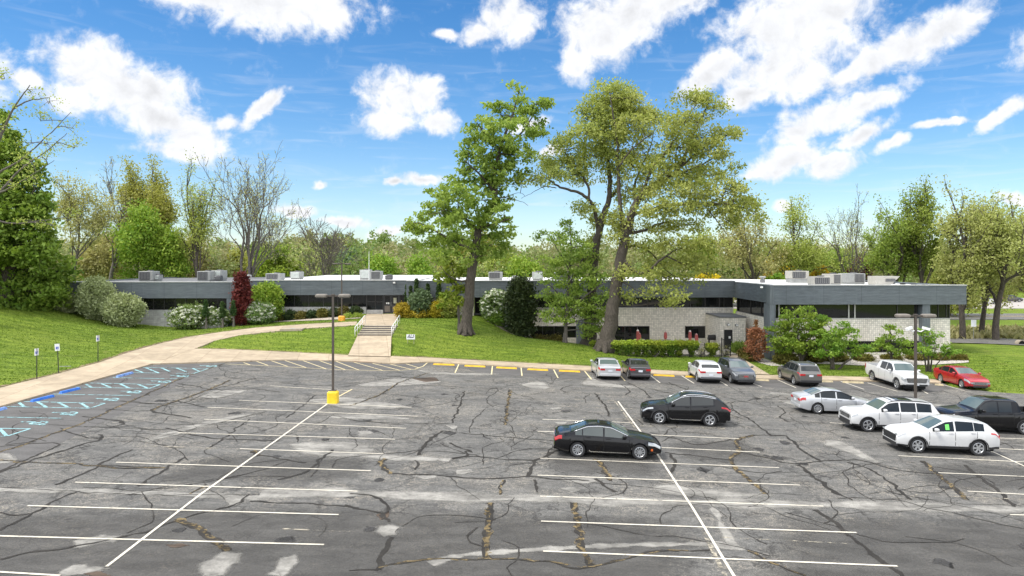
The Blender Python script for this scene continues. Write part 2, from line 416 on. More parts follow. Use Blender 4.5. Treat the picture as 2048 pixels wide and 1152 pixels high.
PB_L = [kerb(305, 727), kerb(440, 723), kerb(560, 719), kerb(640, 719.5), kerb(700, 722), kerb(790, 726.5), kerb(858, 723), kerb(925, 727), kerb(1000, 731), kerb(1165, 740), kerb(1300, 746.5), kerb(1440, 753), kerb(1530, 757), kerb(1660, 759.5), kerb(1780, 762), kerb(1882, 765)]
KERB = [Pl(-330, 905), Pl(0, 812), Pl(120, 778.5), Pl(215, 752), Pl(305, 727)] + [Pl(*p) for p in [(440,723),(560,719),(640,719.5),(700,722),(790,726.5),(858,723),(925,727),(1000,731),(1165,740),(1300,746.5),(1440,753),(1530,757),(1660,759.5),(1780,762),(1882,765),(1905,774),(1985,784),(2070,789),(2400,806)]]
WALK_L = [z3(696, 711, 1.2), z3(715, 671, 2.3)]; WALK_R = [z3(781, 713, 1.12), z3(783, 671, 2.3)]
LAND_L = [(-15.95, 73.7, 3.0), (-17.2, 85.3, 3.3)]; LAND_R = [(-12.1, 73.7, 3.0), (-13.0, 85.3, 3.3)]
EY, LY, MY, RY = 85.0, 80.8, 82.0, 70.0            # facade distances: entrance wing, left wing, middle wing, right wing
ctl = PA_L + PA_R + PB_U + PB_L[:] + WALK_L + WALK_R + LAND_L + LAND_R
ctl += [tuple(Q(px, py, Y)) for (px, py, Y) in [(0,612,76),(60,613,77),(110,619,79.5),(200,640,79.5),(270,652,79.5),(345,657.5,79.5),(420,656,79.5),(468,652,79.5),
        (500,647,83),(545,643,84),(620,637,84.5),(700,631,84.5),(860,631,84),(885,629,84),(960,629,84.5),(993,643,82),(1040,668,81.5),(1062,686,81)]]
ctl += [(-80,78,6.5),(-75,60,4.5),(-62,44,2.6),(-60,95,5),(-40,100,2.8),(-15,95,3.2),(8.5,80.5,.1),(12,81.5,0),(18,81.5,0),(24,80,0),(20,75,0),(12,72,.05),(14,70.5,.0),(20,71,.0),(24,72,-.1),
        (30,69.5,.1),(36,69.5,.3),(42.5,69.5,.3),(47,69,.35),(26,66.5,-.2),(33,65.5,-.15),(40,64,-.2),(50,75,.5),(58,84,.4),(45,84,.3),(60,100,.1),(75,100,0),(58,70,0),(62,60,-.7),(70,78,.2),
        (10,76,.55),(4,75,1.3),(20,115,0),(0,115,1),(-60,130,3),(60,125,0),(0,140,.5),(100,100,0),(100,60,-1)]
ctl = np.array(ctl)
def tps_fit(C):
    d = np.linalg.norm(C[:, None, :2] - C[None, :, :2], axis=2)
    K = np.where(d > 0, d*d*np.log(d + 1e-12), 0) + np.eye(len(C))*.6
    P = np.c_[np.ones(len(C)), C[:, :2]]
    A = np.block([[K, P], [P.T, np.zeros((3, 3))]])
    return np.linalg.solve(A, np.r_[C[:, 2], np.zeros(3)])
TW = tps_fit(ctl)
def pin(poly, x, y):
    x = np.asarray(x, float); y = np.asarray(y, float); ins = np.zeros(x.shape, bool); n = len(poly)
    for i in range(n):
        x0, y0 = poly[i][0], poly[i][1]; x1, y1 = poly[(i+1) % n][0], poly[(i+1) % n][1]
        c = ((y0 > y) != (y1 > y)); xi = (x1-x0)*(y-y0)/((y1-y0) if y1 != y0 else 1e-9) + x0
        ins ^= c & (x < xi)
    return ins
LOT = [(p.x, p.y) for p in KERB] + [(75, 20), (75, -25), (-60, -25), (-60, 28)]
PATHPOLYS = [[p[:2] for p in PA_L] + [p[:2] for p in PA_R[::-1]], [p[:2] for p in PB_U] + [p[:2] for p in PB_L[::-1]],
             [WALK_L[0][:2], WALK_L[1][:2], WALK_R[1][:2], WALK_R[0][:2]], [LAND_L[0][:2], LAND_L[1][:2], LAND_R[1][:2], LAND_R[0][:2]], [(-15.1, 69.8), (-15.1, 73.9), (-11.7, 73.9), (-11.7, 69.8)]]
def terr(x, y, flat=True):
    x = np.asarray(x, float); y = np.asarray(y, float); sh = x.shape; X = x.ravel(); Y = y.ravel()
    cx = np.clip(X, -85, 85); cy = np.clip(Y, 10, 135)
    d = np.sqrt((cx[:, None]-ctl[None, :, 0])**2 + (cy[:, None]-ctl[None, :, 1])**2)
    z = (np.where(d > 0, d*d*np.log(d+1e-12), 0) @ TW[:len(ctl)]) + TW[-3] + TW[-2]*cx + TW[-1]*cy
    z = np.clip(z, -1.2, 8)
    k = np.clip((Y-112)/60, 0, 1); k = k*k*(3-2*k); z = z*(1-k)
    k = np.clip((np.abs(X)-75)/60, 0, 1); z = z*(1-k)
    if flat:
        ins = pin(LOT, X, Y); z = np.where(ins, np.minimum(z, lot_z(X)-.35), z)
        for pp in PATHPOLYS: z = np.where(pin(pp, X, Y), z-.18, z)
    return z.reshape(sh)
def tz(x, y): return float(terr(np.array([x]), np.array([y]), False)[0])
def G(px, py):                       # first point of the ground seen at a photo pixel
    u = (px-CX)/F; v = (HY-py)/F
    ts = np.arange(30, 140, .1); zz = terr(u*ts, ts, False); ray = H + v*ts
    hit = np.where(ray <= zz)[0]
    t_ = ts[hit[0]] if len(hit) else ts[-1]
    return Vector((u*t_, t_, tz(u*t_, t_)))
# ------------------------------------------------------------------ ground sheet
def spread(a, b, st, far, n):
    core = np.arange(a, b+st/2, st); g = np.geomspace(st, far, n)
    return np.concatenate([(a-np.cumsum(g))[::-1], core, b+np.cumsum(g)])
xs = spread(-72, 72, .6, 420, 26); ys = spread(28, 112, .6, 420, 26)
GX, GY = np.meshgrid(xs, ys); GZ = terr(GX, GY)
near = (np.abs(GX) < 90) & (GY < 130)
GZ = GZ + np.where(near, rng.normal(0, .012, GZ.shape), 0)
nx, ny = len(xs), len(ys); idx = np.arange(nx*ny).reshape(ny, nx)
Fq = np.stack([idx[:-1,:-1], idx[:-1,1:], idx[1:,1:], idx[1:,:-1]], -1).reshape(-1, 4)
lawn = np_mesh('ground', np.stack([GX, GY, GZ], -1).reshape(-1, 3), Fq, M_GRASS, smooth=True)
tag(lawn, kind='structure')
# ------------------------------------------------------------------ parking lot
def flat_poly(name, poly, off, m, parent=None, kind=None):
    mb = MB(); mb.add([(p[0], p[1], lot_z(p[0])+off) for p in poly], [tuple(range(len(poly)))])
    o = mb.build(name, m, parent)
    if kind: tag(o, kind=kind)
    return o
lot = flat_poly('parking_lot', LOT[::-1], 0, M_ASPH, kind='structure')
if lot.data.polygons[0].normal.z < 0: lot.data.flip_normals()
def resamp(pts, n):
    P = np.array([tuple(p) for p in pts], float); d = np.r_[0, np.cumsum(np.linalg.norm(np.diff(P, axis=0), axis=1))]
    s = np.linspace(0, d[-1], n); return np.stack([np.interp(s, d, P[:, k]) for k in range(P.shape[1])], 1)
def strip(name, A, B, n, cols, m, skirt=.28, param=True):
    # a paved sheet between two edge lines with a real thickness
    if param:    # corresponding vertices
        s = np.linspace(0, len(A)-1, n); A_ = np.array([tuple(p) for p in A]); B_ = np.array([tuple(p) for p in B]); k = np.arange(len(A))
        a = np.stack([np.interp(s, k, A_[:, i]) for i in range(3)], 1); b = np.stack([np.interp(s, k, B_[:, i]) for i in range(3)], 1)
    else: a, b = resamp(A, n), resamp(B, n)
    mb = MB(); rows = []
    for i in range(n):
        r = [a[i] + (b[i]-a[i])*j/cols for j in range(cols+1)]
        lo0 = r[0] - np.array([0, 0, skirt]); lo1 = r[-1] - np.array([0, 0, skirt])
        rows.append([lo0] + r + [lo1])
    mb.grid(rows); o = mb.build(name, m, smooth=True, sharp=35); tag(o, kind='structure')
    return o
strip('sidewalk', PA_L, PA_R, 60, 4, M_CONC)
strip('sidewalk', PB_U, PB_L, 70, 3, M_CONC)
strip('walkway', WALK_L, WALK_R, 12, 4, M_CONC)
strip('entrance_landing', LAND_L, LAND_R, 12, 4, M_CONC)
strip('entrance_pad', [tuple(Q(915, 634, 83.2)), tuple(Q(935, 628.5, 84.9))], [tuple(Q(985, 634, 83.2)), tuple(Q(985, 628.5, 84.9))], 4, 3, M_CONC)
# path to the side door
sd_l = [(24.55, 76.6, .12), (25.1, 72, .05), (24.6, 66, -.02), tuple(kerb(1495, 748.5))]; sd_r = [(25.35, 76.6, .12), (26.2, 72, .05), (26.2, 66, -.02), tuple(kerb(1545, 750.7))]
sd_l = [Q(1450, 699, 76.4), Q(1462, 716, 70.5), Q(1480, 732, 65.5), kerb(1497, 748.5)]; sd_r = [Q(1468, 699, 76.4), Q(1487, 716, 70.5), Q(1512, 732, 65.5), kerb(1540, 750.5)]
sd_l = [(p[0], p[1], tz(p[0], p[1])+.05) for p in sd_l]; sd_r = [(p[0], p[1], tz(p[0], p[1])+.05) for p in sd_r]
strip('side_path', sd_l, sd_r, 14, 2, M_CONC)
# steps
st = empty('entrance_steps', 'five grey concrete steps between two white handrails', 'steps', (-13.4, 71.9, 2.3))
mb = MB()
for i in range(5):
    mb.bbox(-15.05, -11.72, 70 + i*.74, 73.74, 2.0, 2.3 + .14*(i+1), .02)
mb.build('stair_flight', M_STEP, st, world=True)
mb = MB()
for i in range(5): mb.box(-15.0, -11.77, 69.985 + i*.74, 69.998 + i*.74, 2.3+.14*i+.005, 2.3+.14*i+.11)
mb.build('riser_face', mat('dark_riser', (.11, .10, .09), .9), st, world=True)
M_WHITE = mat('white_paint', (.78, .78, .76), .45, var=.06)
for x in (-15.18, -11.62):
    mb = MB()
    a0, a1 = Vector((x, 69.6, 2.25)), Vector((x, 74.2, 3.02)); up = Vector((0, 0, .92))
    mb.tube([a0, a0+up, a0+up+Vector((0,.25,.02)), a1+up, a1+up+Vector((0,.3,0)), a1+Vector((0,.3,0))], .034, 8)
    mb.tube([a0+up*.5, a1+up*.5], .02, 6)
    for k in (.25, .5, .75): q = a0.lerp(a1, k); mb.tube([q-Vector((0,0,.1)), q+up], .024, 6)
    r_ = mb.build('handrail', M_WHITE, st, world=True, smooth=True)
# ------------------------------------------------------------------ things painted on / worn into the asphalt
def curve(P):
    P = np.array([tuple(p)[:2] for p in P]); out = []
    for i in range(len(P)-1):
        p0, p1, p2, p3 = P[max(i-1, 0)], P[i], P[i+1], P[min(i+2, len(P)-1)]
        for f in np.linspace(0, 1, 5)[:-1]: out.append(.5*((2*p1)+(-p0+p2)*f*.7+(2*p0-5*p1+4*p2-p3)*f*f*.7+(-p0+3*p1-3*p2+p3)*f**3*.7 + (p2-p1)*f*.3*2))
    return np.array(out+[P[-1]])
def px(l): return [Pl(*p) for p in l]
EPS = [0]
def ribbon(mb, pts, w, off, jit=0.0, seg=.6, wj=0.0, attr=None):
    EPS[0] += 1; off = off + (EPS[0] % 37)*5e-5
    P = np.array([tuple(p)[:2] for p in pts]); L_ = np.linalg.norm(np.diff(P, axis=0), axis=1).sum()
    n = max(2, int(L_/seg)+1); S = resamp(P, n)
    if jit and n > 3:
        j = rng.normal(0, jit, (n, 2)); j[0] = j[-1] = 0; S = S + (j + np.roll(j, 1, 0))*.6
    d = np.gradient(S, axis=0); d /= (np.linalg.norm(d, axis=1, keepdims=True)+1e-9); nr = np.stack([-d[:, 1], d[:, 0]], 1)
    ww = np.full(n, w/2.0)
    if wj: ww = ww*np.clip(rng.normal(1, wj, n), .25, 2.2)
    rows = []
    for i in range(n):
        a = S[i]+nr[i]*ww[i]; b = S[i]-nr[i]*ww[i]
        rows.append([(b[0], b[1], lot_z(b[0])+off), (a[0], a[1], lot_z(a[0])+off)])
    mb.grid(rows)
def blob(mb, attr, poly, off, jit=.12, inset=.45):
    EPS[0] += 1; off = off + (EPS[0] % 37)*5e-5
    P = resamp(list(poly)+[poly[0]], max(16, len(poly)*6))[:-1, :2]; n = len(P)
    P = P + rng.normal(0, jit, P.shape); P = (P + np.roll(P, 1, 0) + np.roll(P, -1, 0))/3
    if 0.5*np.sum(P[:,0]*np.roll(P[:,1],-1)-np.roll(P[:,0],-1)*P[:,1]) < 0: P = P[::-1]
    e = np.roll(P, -1, 0)-np.roll(P, 1, 0); e /= np.linalg.norm(e, axis=1, keepdims=True)+1e-9; nrm = np.stack([-e[:,1], e[:,0]], 1)
    ar = abs(0.5*np.sum(P[:,0]*np.roll(P[:,1],-1)-np.roll(P[:,0],-1)*P[:,1])); per_ = np.linalg.norm(np.roll(P,-1,0)-P, axis=1).sum(); inset = min(inset, .75*ar/per_)
    I = P + nrm*inset
    I = (I + np.roll(I,1,0) + np.roll(I,-1,0))/3
    base = len(mb.v)
    for q in P: mb.v.append((q[0], q[1], lot_z(q[0])+off)); attr.append(0.0)
    for q in I: mb.v.append((q[0], q[1], lot_z(q[0])+off)); attr.append(1.0)
    for i in range(n):
        j = (i+1) % n; mb.f.append((base+i, base+j, base+n+j, base+n+i)); mb.m.append(0)
    mb.f.append(tuple(base+n+i for i in range(n))); mb.m.append(0)
# darker, newer seal coat under the accessible bays and the hatched zone
mb = MB(); at = []
blob(mb, at, px([(-60,828),(0,814),(302,729),(436,726),(430,734),(0,946),(-60,975)]), .004, 0, .3)
blob(mb, at, px([(440,725),(560,721),(700,724),(790,728),(856,725),(842,737),(800,741.5),(675,739.5),(550,732.5)]), .004, 0, .2)
blob(mb, at, px([(930,729),(1165,742),(1440,755),(1530,759),(1870,767),(1900,784),(1530,775),(1160,760),(940,745)]), .004, .1, .5)
mb.build('seal_coat', M_NEWASPH, lot, attr=at)
mb = MB(); at = []
for pch in [[(-80,1016),(400,1004),(900,1012),(1420,1024),(1440,1300),(-200,1300)],[(1500,1030),(1800,1026),(2150,1040),(2300,1300),(1520,1300)],[(430,905),(760,912),(720,968),(240,968)],[(1090,906),(1300,912),(1340,955),(1080,948)],[(1330,880),(1500,876),(1560,930),(1360,925)],[(1780,925),(2100,930),(2120,985),(1850,985)]]: blob(mb, at, px(pch), .0022, .25, 1.6)
mb.build('old_seal_coat', decal_mat('old_seal_coat', (.092, .088, .081), (-.1, 1.35), 1.6, .25), lot, attr=at)
mb = MB(); at = []
PATCHES = [
 [(1290,968),(1345,962),(1400,975),(1560,985),(1550,998),(1400,1000),(1300,990)],
 [(1412,1012),(1436,1012),(1480,1085),(1500,1098),(1470,1102),(1432,1100),(1440,1080)],
 [(1400,1085),(1440,1082),(1505,1095),(1490,1104),(1420,1098)],
 [(1632,875),(1690,880),(1740,905),(1785,932),(1740,928),(1690,908),(1640,890)],
 [(748,1052),(790,1044),(808,1058),(795,1074),(760,1076),(745,1062)],
 [(380,1140),(420,1105),(470,1098),(495,1108),(470,1140),(450,1160),(400,1160)],
 [(530,1150),(560,1112),(600,1108),(608,1118),(590,1140),(570,1160)],
 [(110,1140),(160,1126),(210,1128),(225,1140),(180,1150),(120,1158)],
 [(130,1082),(190,1068),(240,1070),(250,1082),(190,1094),(140,1098)],
 [(405,840),(450,832),(500,824),(540,822),(520,834),(460,846),(400,860),(360,872),(330,880),(300,886),(260,884),(310,866)],
 [(380,795),(420,780),(520,775),(480,790),(430,800)],
 [(590,800),(700,790),(850,815),(840,818),(700,822)],
 [(1180,742),(1210,765),(1300,775),(1290,780),(1150,772)],
 [(700,768),(780,756),(860,755),(900,765),(830,772),(720,776)],
 [(1030,768),(1080,758),(1110,770),(1100,780),(1050,778)],
 [(660,826),(760,826),(840,834),(820,842),(700,842),(640,836)],
 [(560,888),(640,880),(740,884),(770,905),(700,918),(600,912)],
 [(690,910),(760,905),(900,915),(880,925),(760,925)],
 [(905,940),(935,936),(952,944),(935,951),(910,950)],[(885,850),(915,847),(925,855),(905,860)],
 [(710,862),(740,860),(755,868),(735,874),(712,872)],[(1095,816),(1125,813),(1130,818),(1105,821)],[(1100,843),(1135,842),(1140,848),(1110,850)],
 [(1115,955),(1180,952),(1215,960),(1180,970),(1125,966)],[(1110,978),(1150,974),(1170,982),(1140,987)],[(820,952),(870,948),(880,956),(840,960)],
 [(440,1000),(470,988),(500,990),(480,1012),(450,1018)],
 [(-20,905),(30,905),(50,920),(10,930),(-30,930)],
 [(800,735),(880,742),(1010,746),(1000,752),(860,750)],
 [(1540,800),(1680,800),(1740,812),(1700,824),(1600,818)]]
for pch in PATCHES: blob(mb, at, px(pch), .008, .10, .5)
def band(mb, attr, pts, w, off):
    EPS[0] += 1; off += (EPS[0] % 37)*5e-5
    S = resamp(curve(px(pts)), 90); d = np.gradient(S, axis=0); d /= np.linalg.norm(d, axis=1, keepdims=True)+1e-9; nr = np.stack([-d[:, 1], d[:, 0]], 1); rows = []
    for i in range(len(S)):
        ww = w*(1+.28*math.sin(i*.37)+.2*math.sin(i*.83+1)); r = []
        for f, a_ in ((-.5, 0.0), (-.22, 1.0), (.22, 1.0), (.5, 0.0)): q = S[i]+nr[i]*ww*f; r.append((q[0], q[1], lot_z(q[0])+off)); attr.append(a_)
        rows.append(r)
    mb.grid(rows)
band(mb, at, [(-60,979),(150,982),(400,990),(540,997)], .8, .0075); band(mb, at, [(520,988),(680,985),(860,993),(1060,996),(1300,1003),(1560,1008),(1800,1012),(2100,1024)], 1.5, .0075)
band(mb, at, [(860,1128),(930,1110),(1100,1098),(1260,1090),(1420,1088)], .5, .0075); band(mb, at, [(640,905),(760,912),(900,920)], .9, .0075); band(mb, at, [(1540,786),(1700,800),(1900,812)], 1.4, .0075)
mb.build('worn_patch', M_PATCH, lot, attr=at)
CR = [([(0,905),(60,885),(120,862),(170,845),(240,812),(300,786),(360,758),(445,728)], .16),
 ([(-10,948),(40,930),(90,912),(120,903),(170,888),(200,880),(205,872),(195,870)], .17),
 ([(0,1062),(20,1050),(60,1030),(110,1003),(160,982)], .12),
 ([(0,893),(60,888),(105,886),(118,890),(105,897),(60,917),(0,942)], .13),
 ([(120,856),(130,862),(160,872),(200,878)], .1),([(10,890),(70,884)],.1),
 ([(165,833),(205,838),(240,842),(245,848),(230,852),(220,856)], .16),
 ([(210,818),(260,822),(310,822)], .1),([(248,803),(305,807),(335,812)], .1),
 ([(303,822),(322,812),(360,800),(415,780),(440,770),(460,760)], .2),([(303,822),(315,826),(345,830),(380,836)], .18),
 ([(345,801),(380,808),(410,814)], .13),([(355,767),(400,774),(420,780)], .13),([(420,780),(460,770),(512,756)],.13),
 ([(470,778),(512,778),(560,784)], .1),([(240,802),(300,808),(340,806)], .1),
 ([(330,856),(370,866),(420,876),(480,879),(560,882)], .14),([(420,895),(445,880),(470,860),(500,838)], .09),
 ([(0,920),(60,925),(160,928),(230,936),(330,936)], .13),([(110,970),(150,955),(200,930),(260,900)], .13),
 ([(275,972),(320,945),(370,914)], .12),([(200,930),(330,936)],.1),
 ([(0,1025),(50,1030),(55,1028)], .1),([(0,1120),(60,1106),(130,1098),(200,1083),(280,1068),(340,1045),(400,1028),(470,1010),(500,988)], .12),
 ([(354,1038),(400,1060),(430,1082),(455,1103)], .32),([(500,1003),(620,1008),(690,1012),(720,1016)], .1),
 ([(0,975),(150,984),(300,990),(520,990)], .07),([(380,988),(395,980),(410,970)], .12),([(555,960),(600,948),(625,937),(640,920),(665,900)], .16),
 ([(500,905),(560,918),(610,926)], .12),([(505,902),(520,912)], .3),([(545,872),(590,868),(598,878),(595,884)], .1),
 ([(572,836),(610,808),(630,790)], .1),([(700,842),(780,846),(900,848)], .08),
 ([(757,1140),(762,1128),(762,1115),(775,1090),(785,1075)], .2),([(757,1140),(700,1142)],.1),([(757,1136),(800,1126),(880,1118),(1000,1118),(1100,1122),(1130,1133),(1160,1138),(1200,1132),(1260,1115),(1310,1103),(1380,1102)], .12),
 ([(775,1040),(765,1035),(775,1022),(770,1005),(745,992),(700,988)], .14),([(690,1010),(740,1022),(770,1030),(778,1045)],.12),
 ([(980,1006),(976,1050),(972,1085),(975,1118)], .26),([(972,1098),(945,1085),(932,1078),(940,1066),(955,1055)], .1),
 ([(1148,1006),(1155,1040),(1160,1075),(1165,1095),(1172,1115),(1186,1130)], .28),
 ([(780,948),(765,932),(762,922),(770,918)], .26),([(780,948),(860,950),(960,957),(1060,954),(1100,958),(1180,962)], .14),([(1055,954),(1065,940),(1072,922),(1105,905),(1150,890)], .2),
 ([(1000,990),(1003,972),(1005,960)], .14),([(1075,985),(1072,970),(1070,960)], .14),([(1072,922),(1000,918),(945,912),(905,918)], .1),
 ([(830,940),(835,925),(830,922)], .12),([(838,910),(850,890),(885,862)], .18),([(900,886),(935,900),(945,905),(935,900),(935,912)], .14),([(935,912),(905,917)],.1),
 ([(885,862),(960,870),(1060,878),(1110,882)], .08),([(905,846),(915,820),(930,782)], .13),([(1010,850),(1015,815),(1020,780)], .2),
 ([(680,775),(760,762),(840,770),(1010,778)], .07),([(960,866),(980,880)],.08),
 ([(1190,787),(1205,805),(1215,820),(1220,833)], .16),([(1190,918),(1205,930),(1215,950),(1222,962)], .24),([(1190,958),(1205,970),(1230,985)], .18),
 ([(1340,908),(1350,930),(1342,945)], .18),([(1300,865),(1360,880),(1400,890),(1500,872)], .1),([(1330,905),(1390,912),(1460,920)], .13),
 ([(1510,870),(1475,880),(1478,895),(1478,905),(1462,918),(1475,940),(1500,962),(1530,988)], .24),
 ([(1540,872),(1570,872),(1595,892),(1620,912),(1640,922)], .17),([(1575,872),(1500,870)], .1),
 ([(1480,905),(1530,915),(1580,928),(1660,922),(1720,920),(1790,940),(1870,948)], .13),([(1595,930),(1630,955),(1660,980),(1700,1000)], .22),([(1695,925),(1740,938),(1785,970),(1790,978),(1825,1000)], .16),
 ([(1845,922),(1880,952),(1910,978),(1935,1000)], .26),([(1930,930),(1960,955),(2000,985),(2030,1015)], .2),
 ([(1630,1020),(1680,1055),(1730,1095),(1800,1150)], .2),([(1495,1102),(1540,1125),(1610,1152)], .13),([(1380,1103),(1425,1098)], .1),
 ([(1240,768),(1260,782),(1250,790)], .1),([(1255,765),(1285,780),(1300,795)], .12),([(1338,765),(1370,778),(1385,785)], .12),([(1555,812),(1570,822),(1560,835),(1580,845)],.1),
 ([(1145,770),(1120,778),(1135,786)], .08),([(1290,775),(1360,790),(1450,788)],.09),([(1460,818),(1500,840),(1540,870)], .14),
 ([(860,745),(800,765),(760,790),(700,812)], .14),([(770,752),(860,758)],.08),([(560,765),(640,772),(720,765)],.08),
 ([(1570,795),(1640,830),(1700,835)], .1),([(1700,775),(1750,790),(1820,800)],.1)]
mb = MB(); mw = MB()
for i, (pl, w) in enumerate(CR):
    ribbon(mb, curve(px(pl)), w*.8, .012, .05, .22, .28)
    if w >= .24 or i % 9 == 0: ribbon(mw, curve(px(pl)), w*.6, .014, .07, .22, .4)
mb.build('sealed_crack', M_TAR, lot); mw.build('weedy_crack', M_WEED, lot)
# fine secondary cracks
mb = MB()
for k in range(230):
    y0 = rng.uniform(23, 60); x0 = rng.uniform(-.75, .75)*y0; a = rng.choice([0, 1.5, .2, 1.7])+rng.normal(0, .35); p0 = np.array([x0, y0]); pts = [p0]
    for j in range(rng.integers(3, 8)): a += rng.normal(0, .4); p0 = p0+np.array([math.cos(a), math.sin(a)])*rng.uniform(.6, 1.4); pts.append(p0)
    if all(pin(LOT, [q[0]], [q[1]])[0] for q in pts): ribbon(mb, curve(pts), rng.uniform(.02, .055), .011, .04, .25, .3)
mb.build('hairline_crack', M_TAR, lot)
# parking lines
W_ = .095
mb = MB(); my = MB(); mf = MB()
def line(p0, p1, b=None, w=W_, off=.016): ribbon(b or mb, px([p0, p1]), w, off, 0, 1.0)
for p0, p1 in [((-60,1071),(648,1090)),((55,1012),(677,1030)),((150,965),(715,983)),((232,925),(742,942)),((480,898),(767,908)),((355,866),(790,879)),((408,839),(812,857)),((415,815),(835,833)),((478,801),(823,815)),((540,772),(700,782)),((-60,1141),(120,1152))]: line(p0, p1)
line((285,892),(480,899), mf); line((420,770),(700,780), mf)
line((213,1134),(400,990)); line((400,990),(655,808)); line((665,800),(704,779), my)
for p0, p1 in [((1086,1103),(1795,1133)),((1082,1043),(1713,1066)),((1080,993),(1647,1013)),((1075,951),(1600,971)),((1080,917),(1558,936)),((1310,895),(1520,905)),((1300,870),(1478,878)),((1075,863),(1110,864)),((1085,839),(1270,846))]: line(p0, p1)
for p0, p1 in [((1160,835),(1280,840)),((1088,812),(1265,818)),((1130,798),(1240,802)),((1280,852),(1450,858)),((1440,1075),(1700,1088)),((560,1058),(700,1064)),((1830,990),(2060,1000))]: line(p0, p1, mf)
line((1470,1156),(1385,1016)); line((1385,1016),(1312,905)); line((1282,865),(1236,803))
line((1230,803),(1280,870), mf); line((1405,1060),(1450,1152), mf, .14)
for p0, p1 in [((1797,912),(2060,925)),((1877,946),(2060,954)),((1935,983),(2060,990)),((1985,876),(2060,879)),((1987,897),(2060,901)),((2020,1030),(2060,1031)),((1660,846),(1690,848))]: line(p0, p1)
line((1972,898),(2060,938)); line((1985,905),(1972,898))
# kerb-side bays
for p0, p1 in [((918,728),(910,746)),((985,731),(983,749)),((1042,734),(1044,752)),((1106,737),(1116,756)),((1168,741),(1183,759)),((1236,746),(1250,762))]: line(p0, p1, my)
for p0, p1 in [((1298,749),(1320,766)),((1357,748),(1388,767)),((1440,763),(1455,772)),((1505,767),(1524,774)),((1546,756),(1592,776)),((1632,770),(1660,778)),((1671,759),(1728,779)),((1735,766),(1795,783)),((1842,780),(1856,788)),((1862,763),(1930,782))]: line(p0, p1)
# hatched no-parking zone in front of the walkway
hz = [(450,728),(550,732.5),(675,739.5),(760,741.5),(800,741),(830,738.5),(846,733),(857,724)]
for i in range(len(hz)-1): line(hz[i], hz[i+1], my, .09)
for p0, p1 in [((487,725.5),(500,730)),((513,723),(536,731)),((540,721),(575,733)),((566,720),(612,735.5)),((603,720.5),(652,738)),((637,721),(690,739.5)),((672,723),(718,740.5)),((707,724.5),(765,741)),((745,727),(800,741)),((780,728.5),(822,739)),((812,728),(838,736))]: line(p0, p1, my)
mb.build('parking_line', M_LINE, lot); my.build('yellowed_line', M_LINEY, lot); mf.build('faded_line', M_LINEF, lot)
# accessible bays (turquoise)
mb = MB()
def bl(p0, p1, w=.12): line(p0, p1, mb, w)
for p0, p1 in [((278,735),(416,737.5)),((262,745.5),(312,746.5)),((352,747),(387,747.5)),((416,737.5),(387,747.5)),((226,755.5),(355,758)),((180,766.5),(320,769.5)),((152,774.5),(298,777.5)),((320,769.5),(298,777.5)),((107,788.5),(262,791.5)),
               ((48,803.5),(210,807)),((14,813.5),(180,817)),((210,807),(180,817)),((-40,834),(122,837)),((-30,857),(60,858)),((60,858),(14,873)),((-40,874),(14,873))]: bl(p0, p1)
for p0, p1 in [((267,738.5),(286,745.5)),((292,736),(318,746.5)),((322,736),(339,743)),((352,736),(372,743.5)),((385,737),(398,742.5)),((172,768.5),(184,775.5)),((203,767.5),(222,776)),((240,768),(258,776.5)),((276,769),(296,777)),
               ((37,805),(48,813.5)),((75,804),(93,815)),((116,805),(138,816)),((160,806),(178,816.5)),((-2,857),(13,872))]: bl(p0, p1, .17)
def chair_sym(cx, cy, s=.85):                # painted wheelchair mark, lying along the bay
    c = Pl(cx, cy); ax = Vector((1, 0)); ay = Vector((0, 1))
    def W2(a, b_): return (c.x + a*s, c.y + b_*s)
    arc = [W2(.25+.42*math.cos(t_), .42*math.sin(t_)*1.0) for t_ in np.linspace(-2.6, 2.0, 14)]
    ribbon(mb, arc, .13, .016, 0, .12)
    for seg in ([(-.75,.15),(-.15,.2)], [(-.15,.25),(-.1,-.35)], [(-.1,-.35),(.45,-.3)], [(-.95,.2),(-.7,.05)], [(.45,-.3),(.75,-.55)], [(.75,-.55),(.9,-.4)], [(-.2,0),(.35,.05)]):
        ribbon(mb, [W2(*seg[0]), W2(*seg[1])], .14, .018, 0, .2)
for c_ in [(418,732.5),(360,752),(323,763.5),(262,784),(216,799),(131,827),(70,846)]: chair_sym(*c_)
mb.build('accessible_marking', M_BLUE, lot)
# pinkish tactile pad at the dropped kerb
a = kerb(705, 722.5); b = kerb(745, 724.5)
mb = MB(); mb.add([(a[0],a[1]+.05,a[2]+.005),(b[0],b[1]+.05,b[2]+.005),(b[0]+.05,b[1]+.75,b[2]+.012),(a[0]+.05,a[1]+.75,a[2]+.012)], [(0,1,2,3)])
tag(mb.build('tactile_pad', M_PINK), kind='structure')
# manhole / pothole dark spots, oil drips
mb = MB(); at = []; mo = MB(); ao = []
for pch in [[(820,757),(870,754),(885,762),(850,765)], [(325,1090),(370,1087),(385,1093),(340,1098)], [(160,1148),(200,1140),(230,1152),(190,1160)], [(752,1030),(778,1022),(782,1036),(760,1042)]]: blob(mb, at, px(pch), .010, .06, .25)
for k in range(46):
    y0 = rng.uniform(22, 52); x0 = rng.uniform(-.6, .72)*y0
    if pin(LOT, [x0], [y0])[0]:
        r = rng.uniform(.15, .45); blob(mo, ao, [(x0+r*math.cos(a)*rng.uniform(.7, 1.3), y0+r*math.sin(a)*rng.uniform(.7, 1.5)) for a in np.linspace(0, 5.6, 8)], .0065, .03, .2)
mo.build('oil_stain', decal_mat('oil_stain', (.045, .043, .041), (.2, .9), 4, .3), lot, attr=ao)
mb.build('pothole', decal_mat('broken_asphalt', (.075, .055, .04), (.2, .5), 5, .5), lot, attr=at)
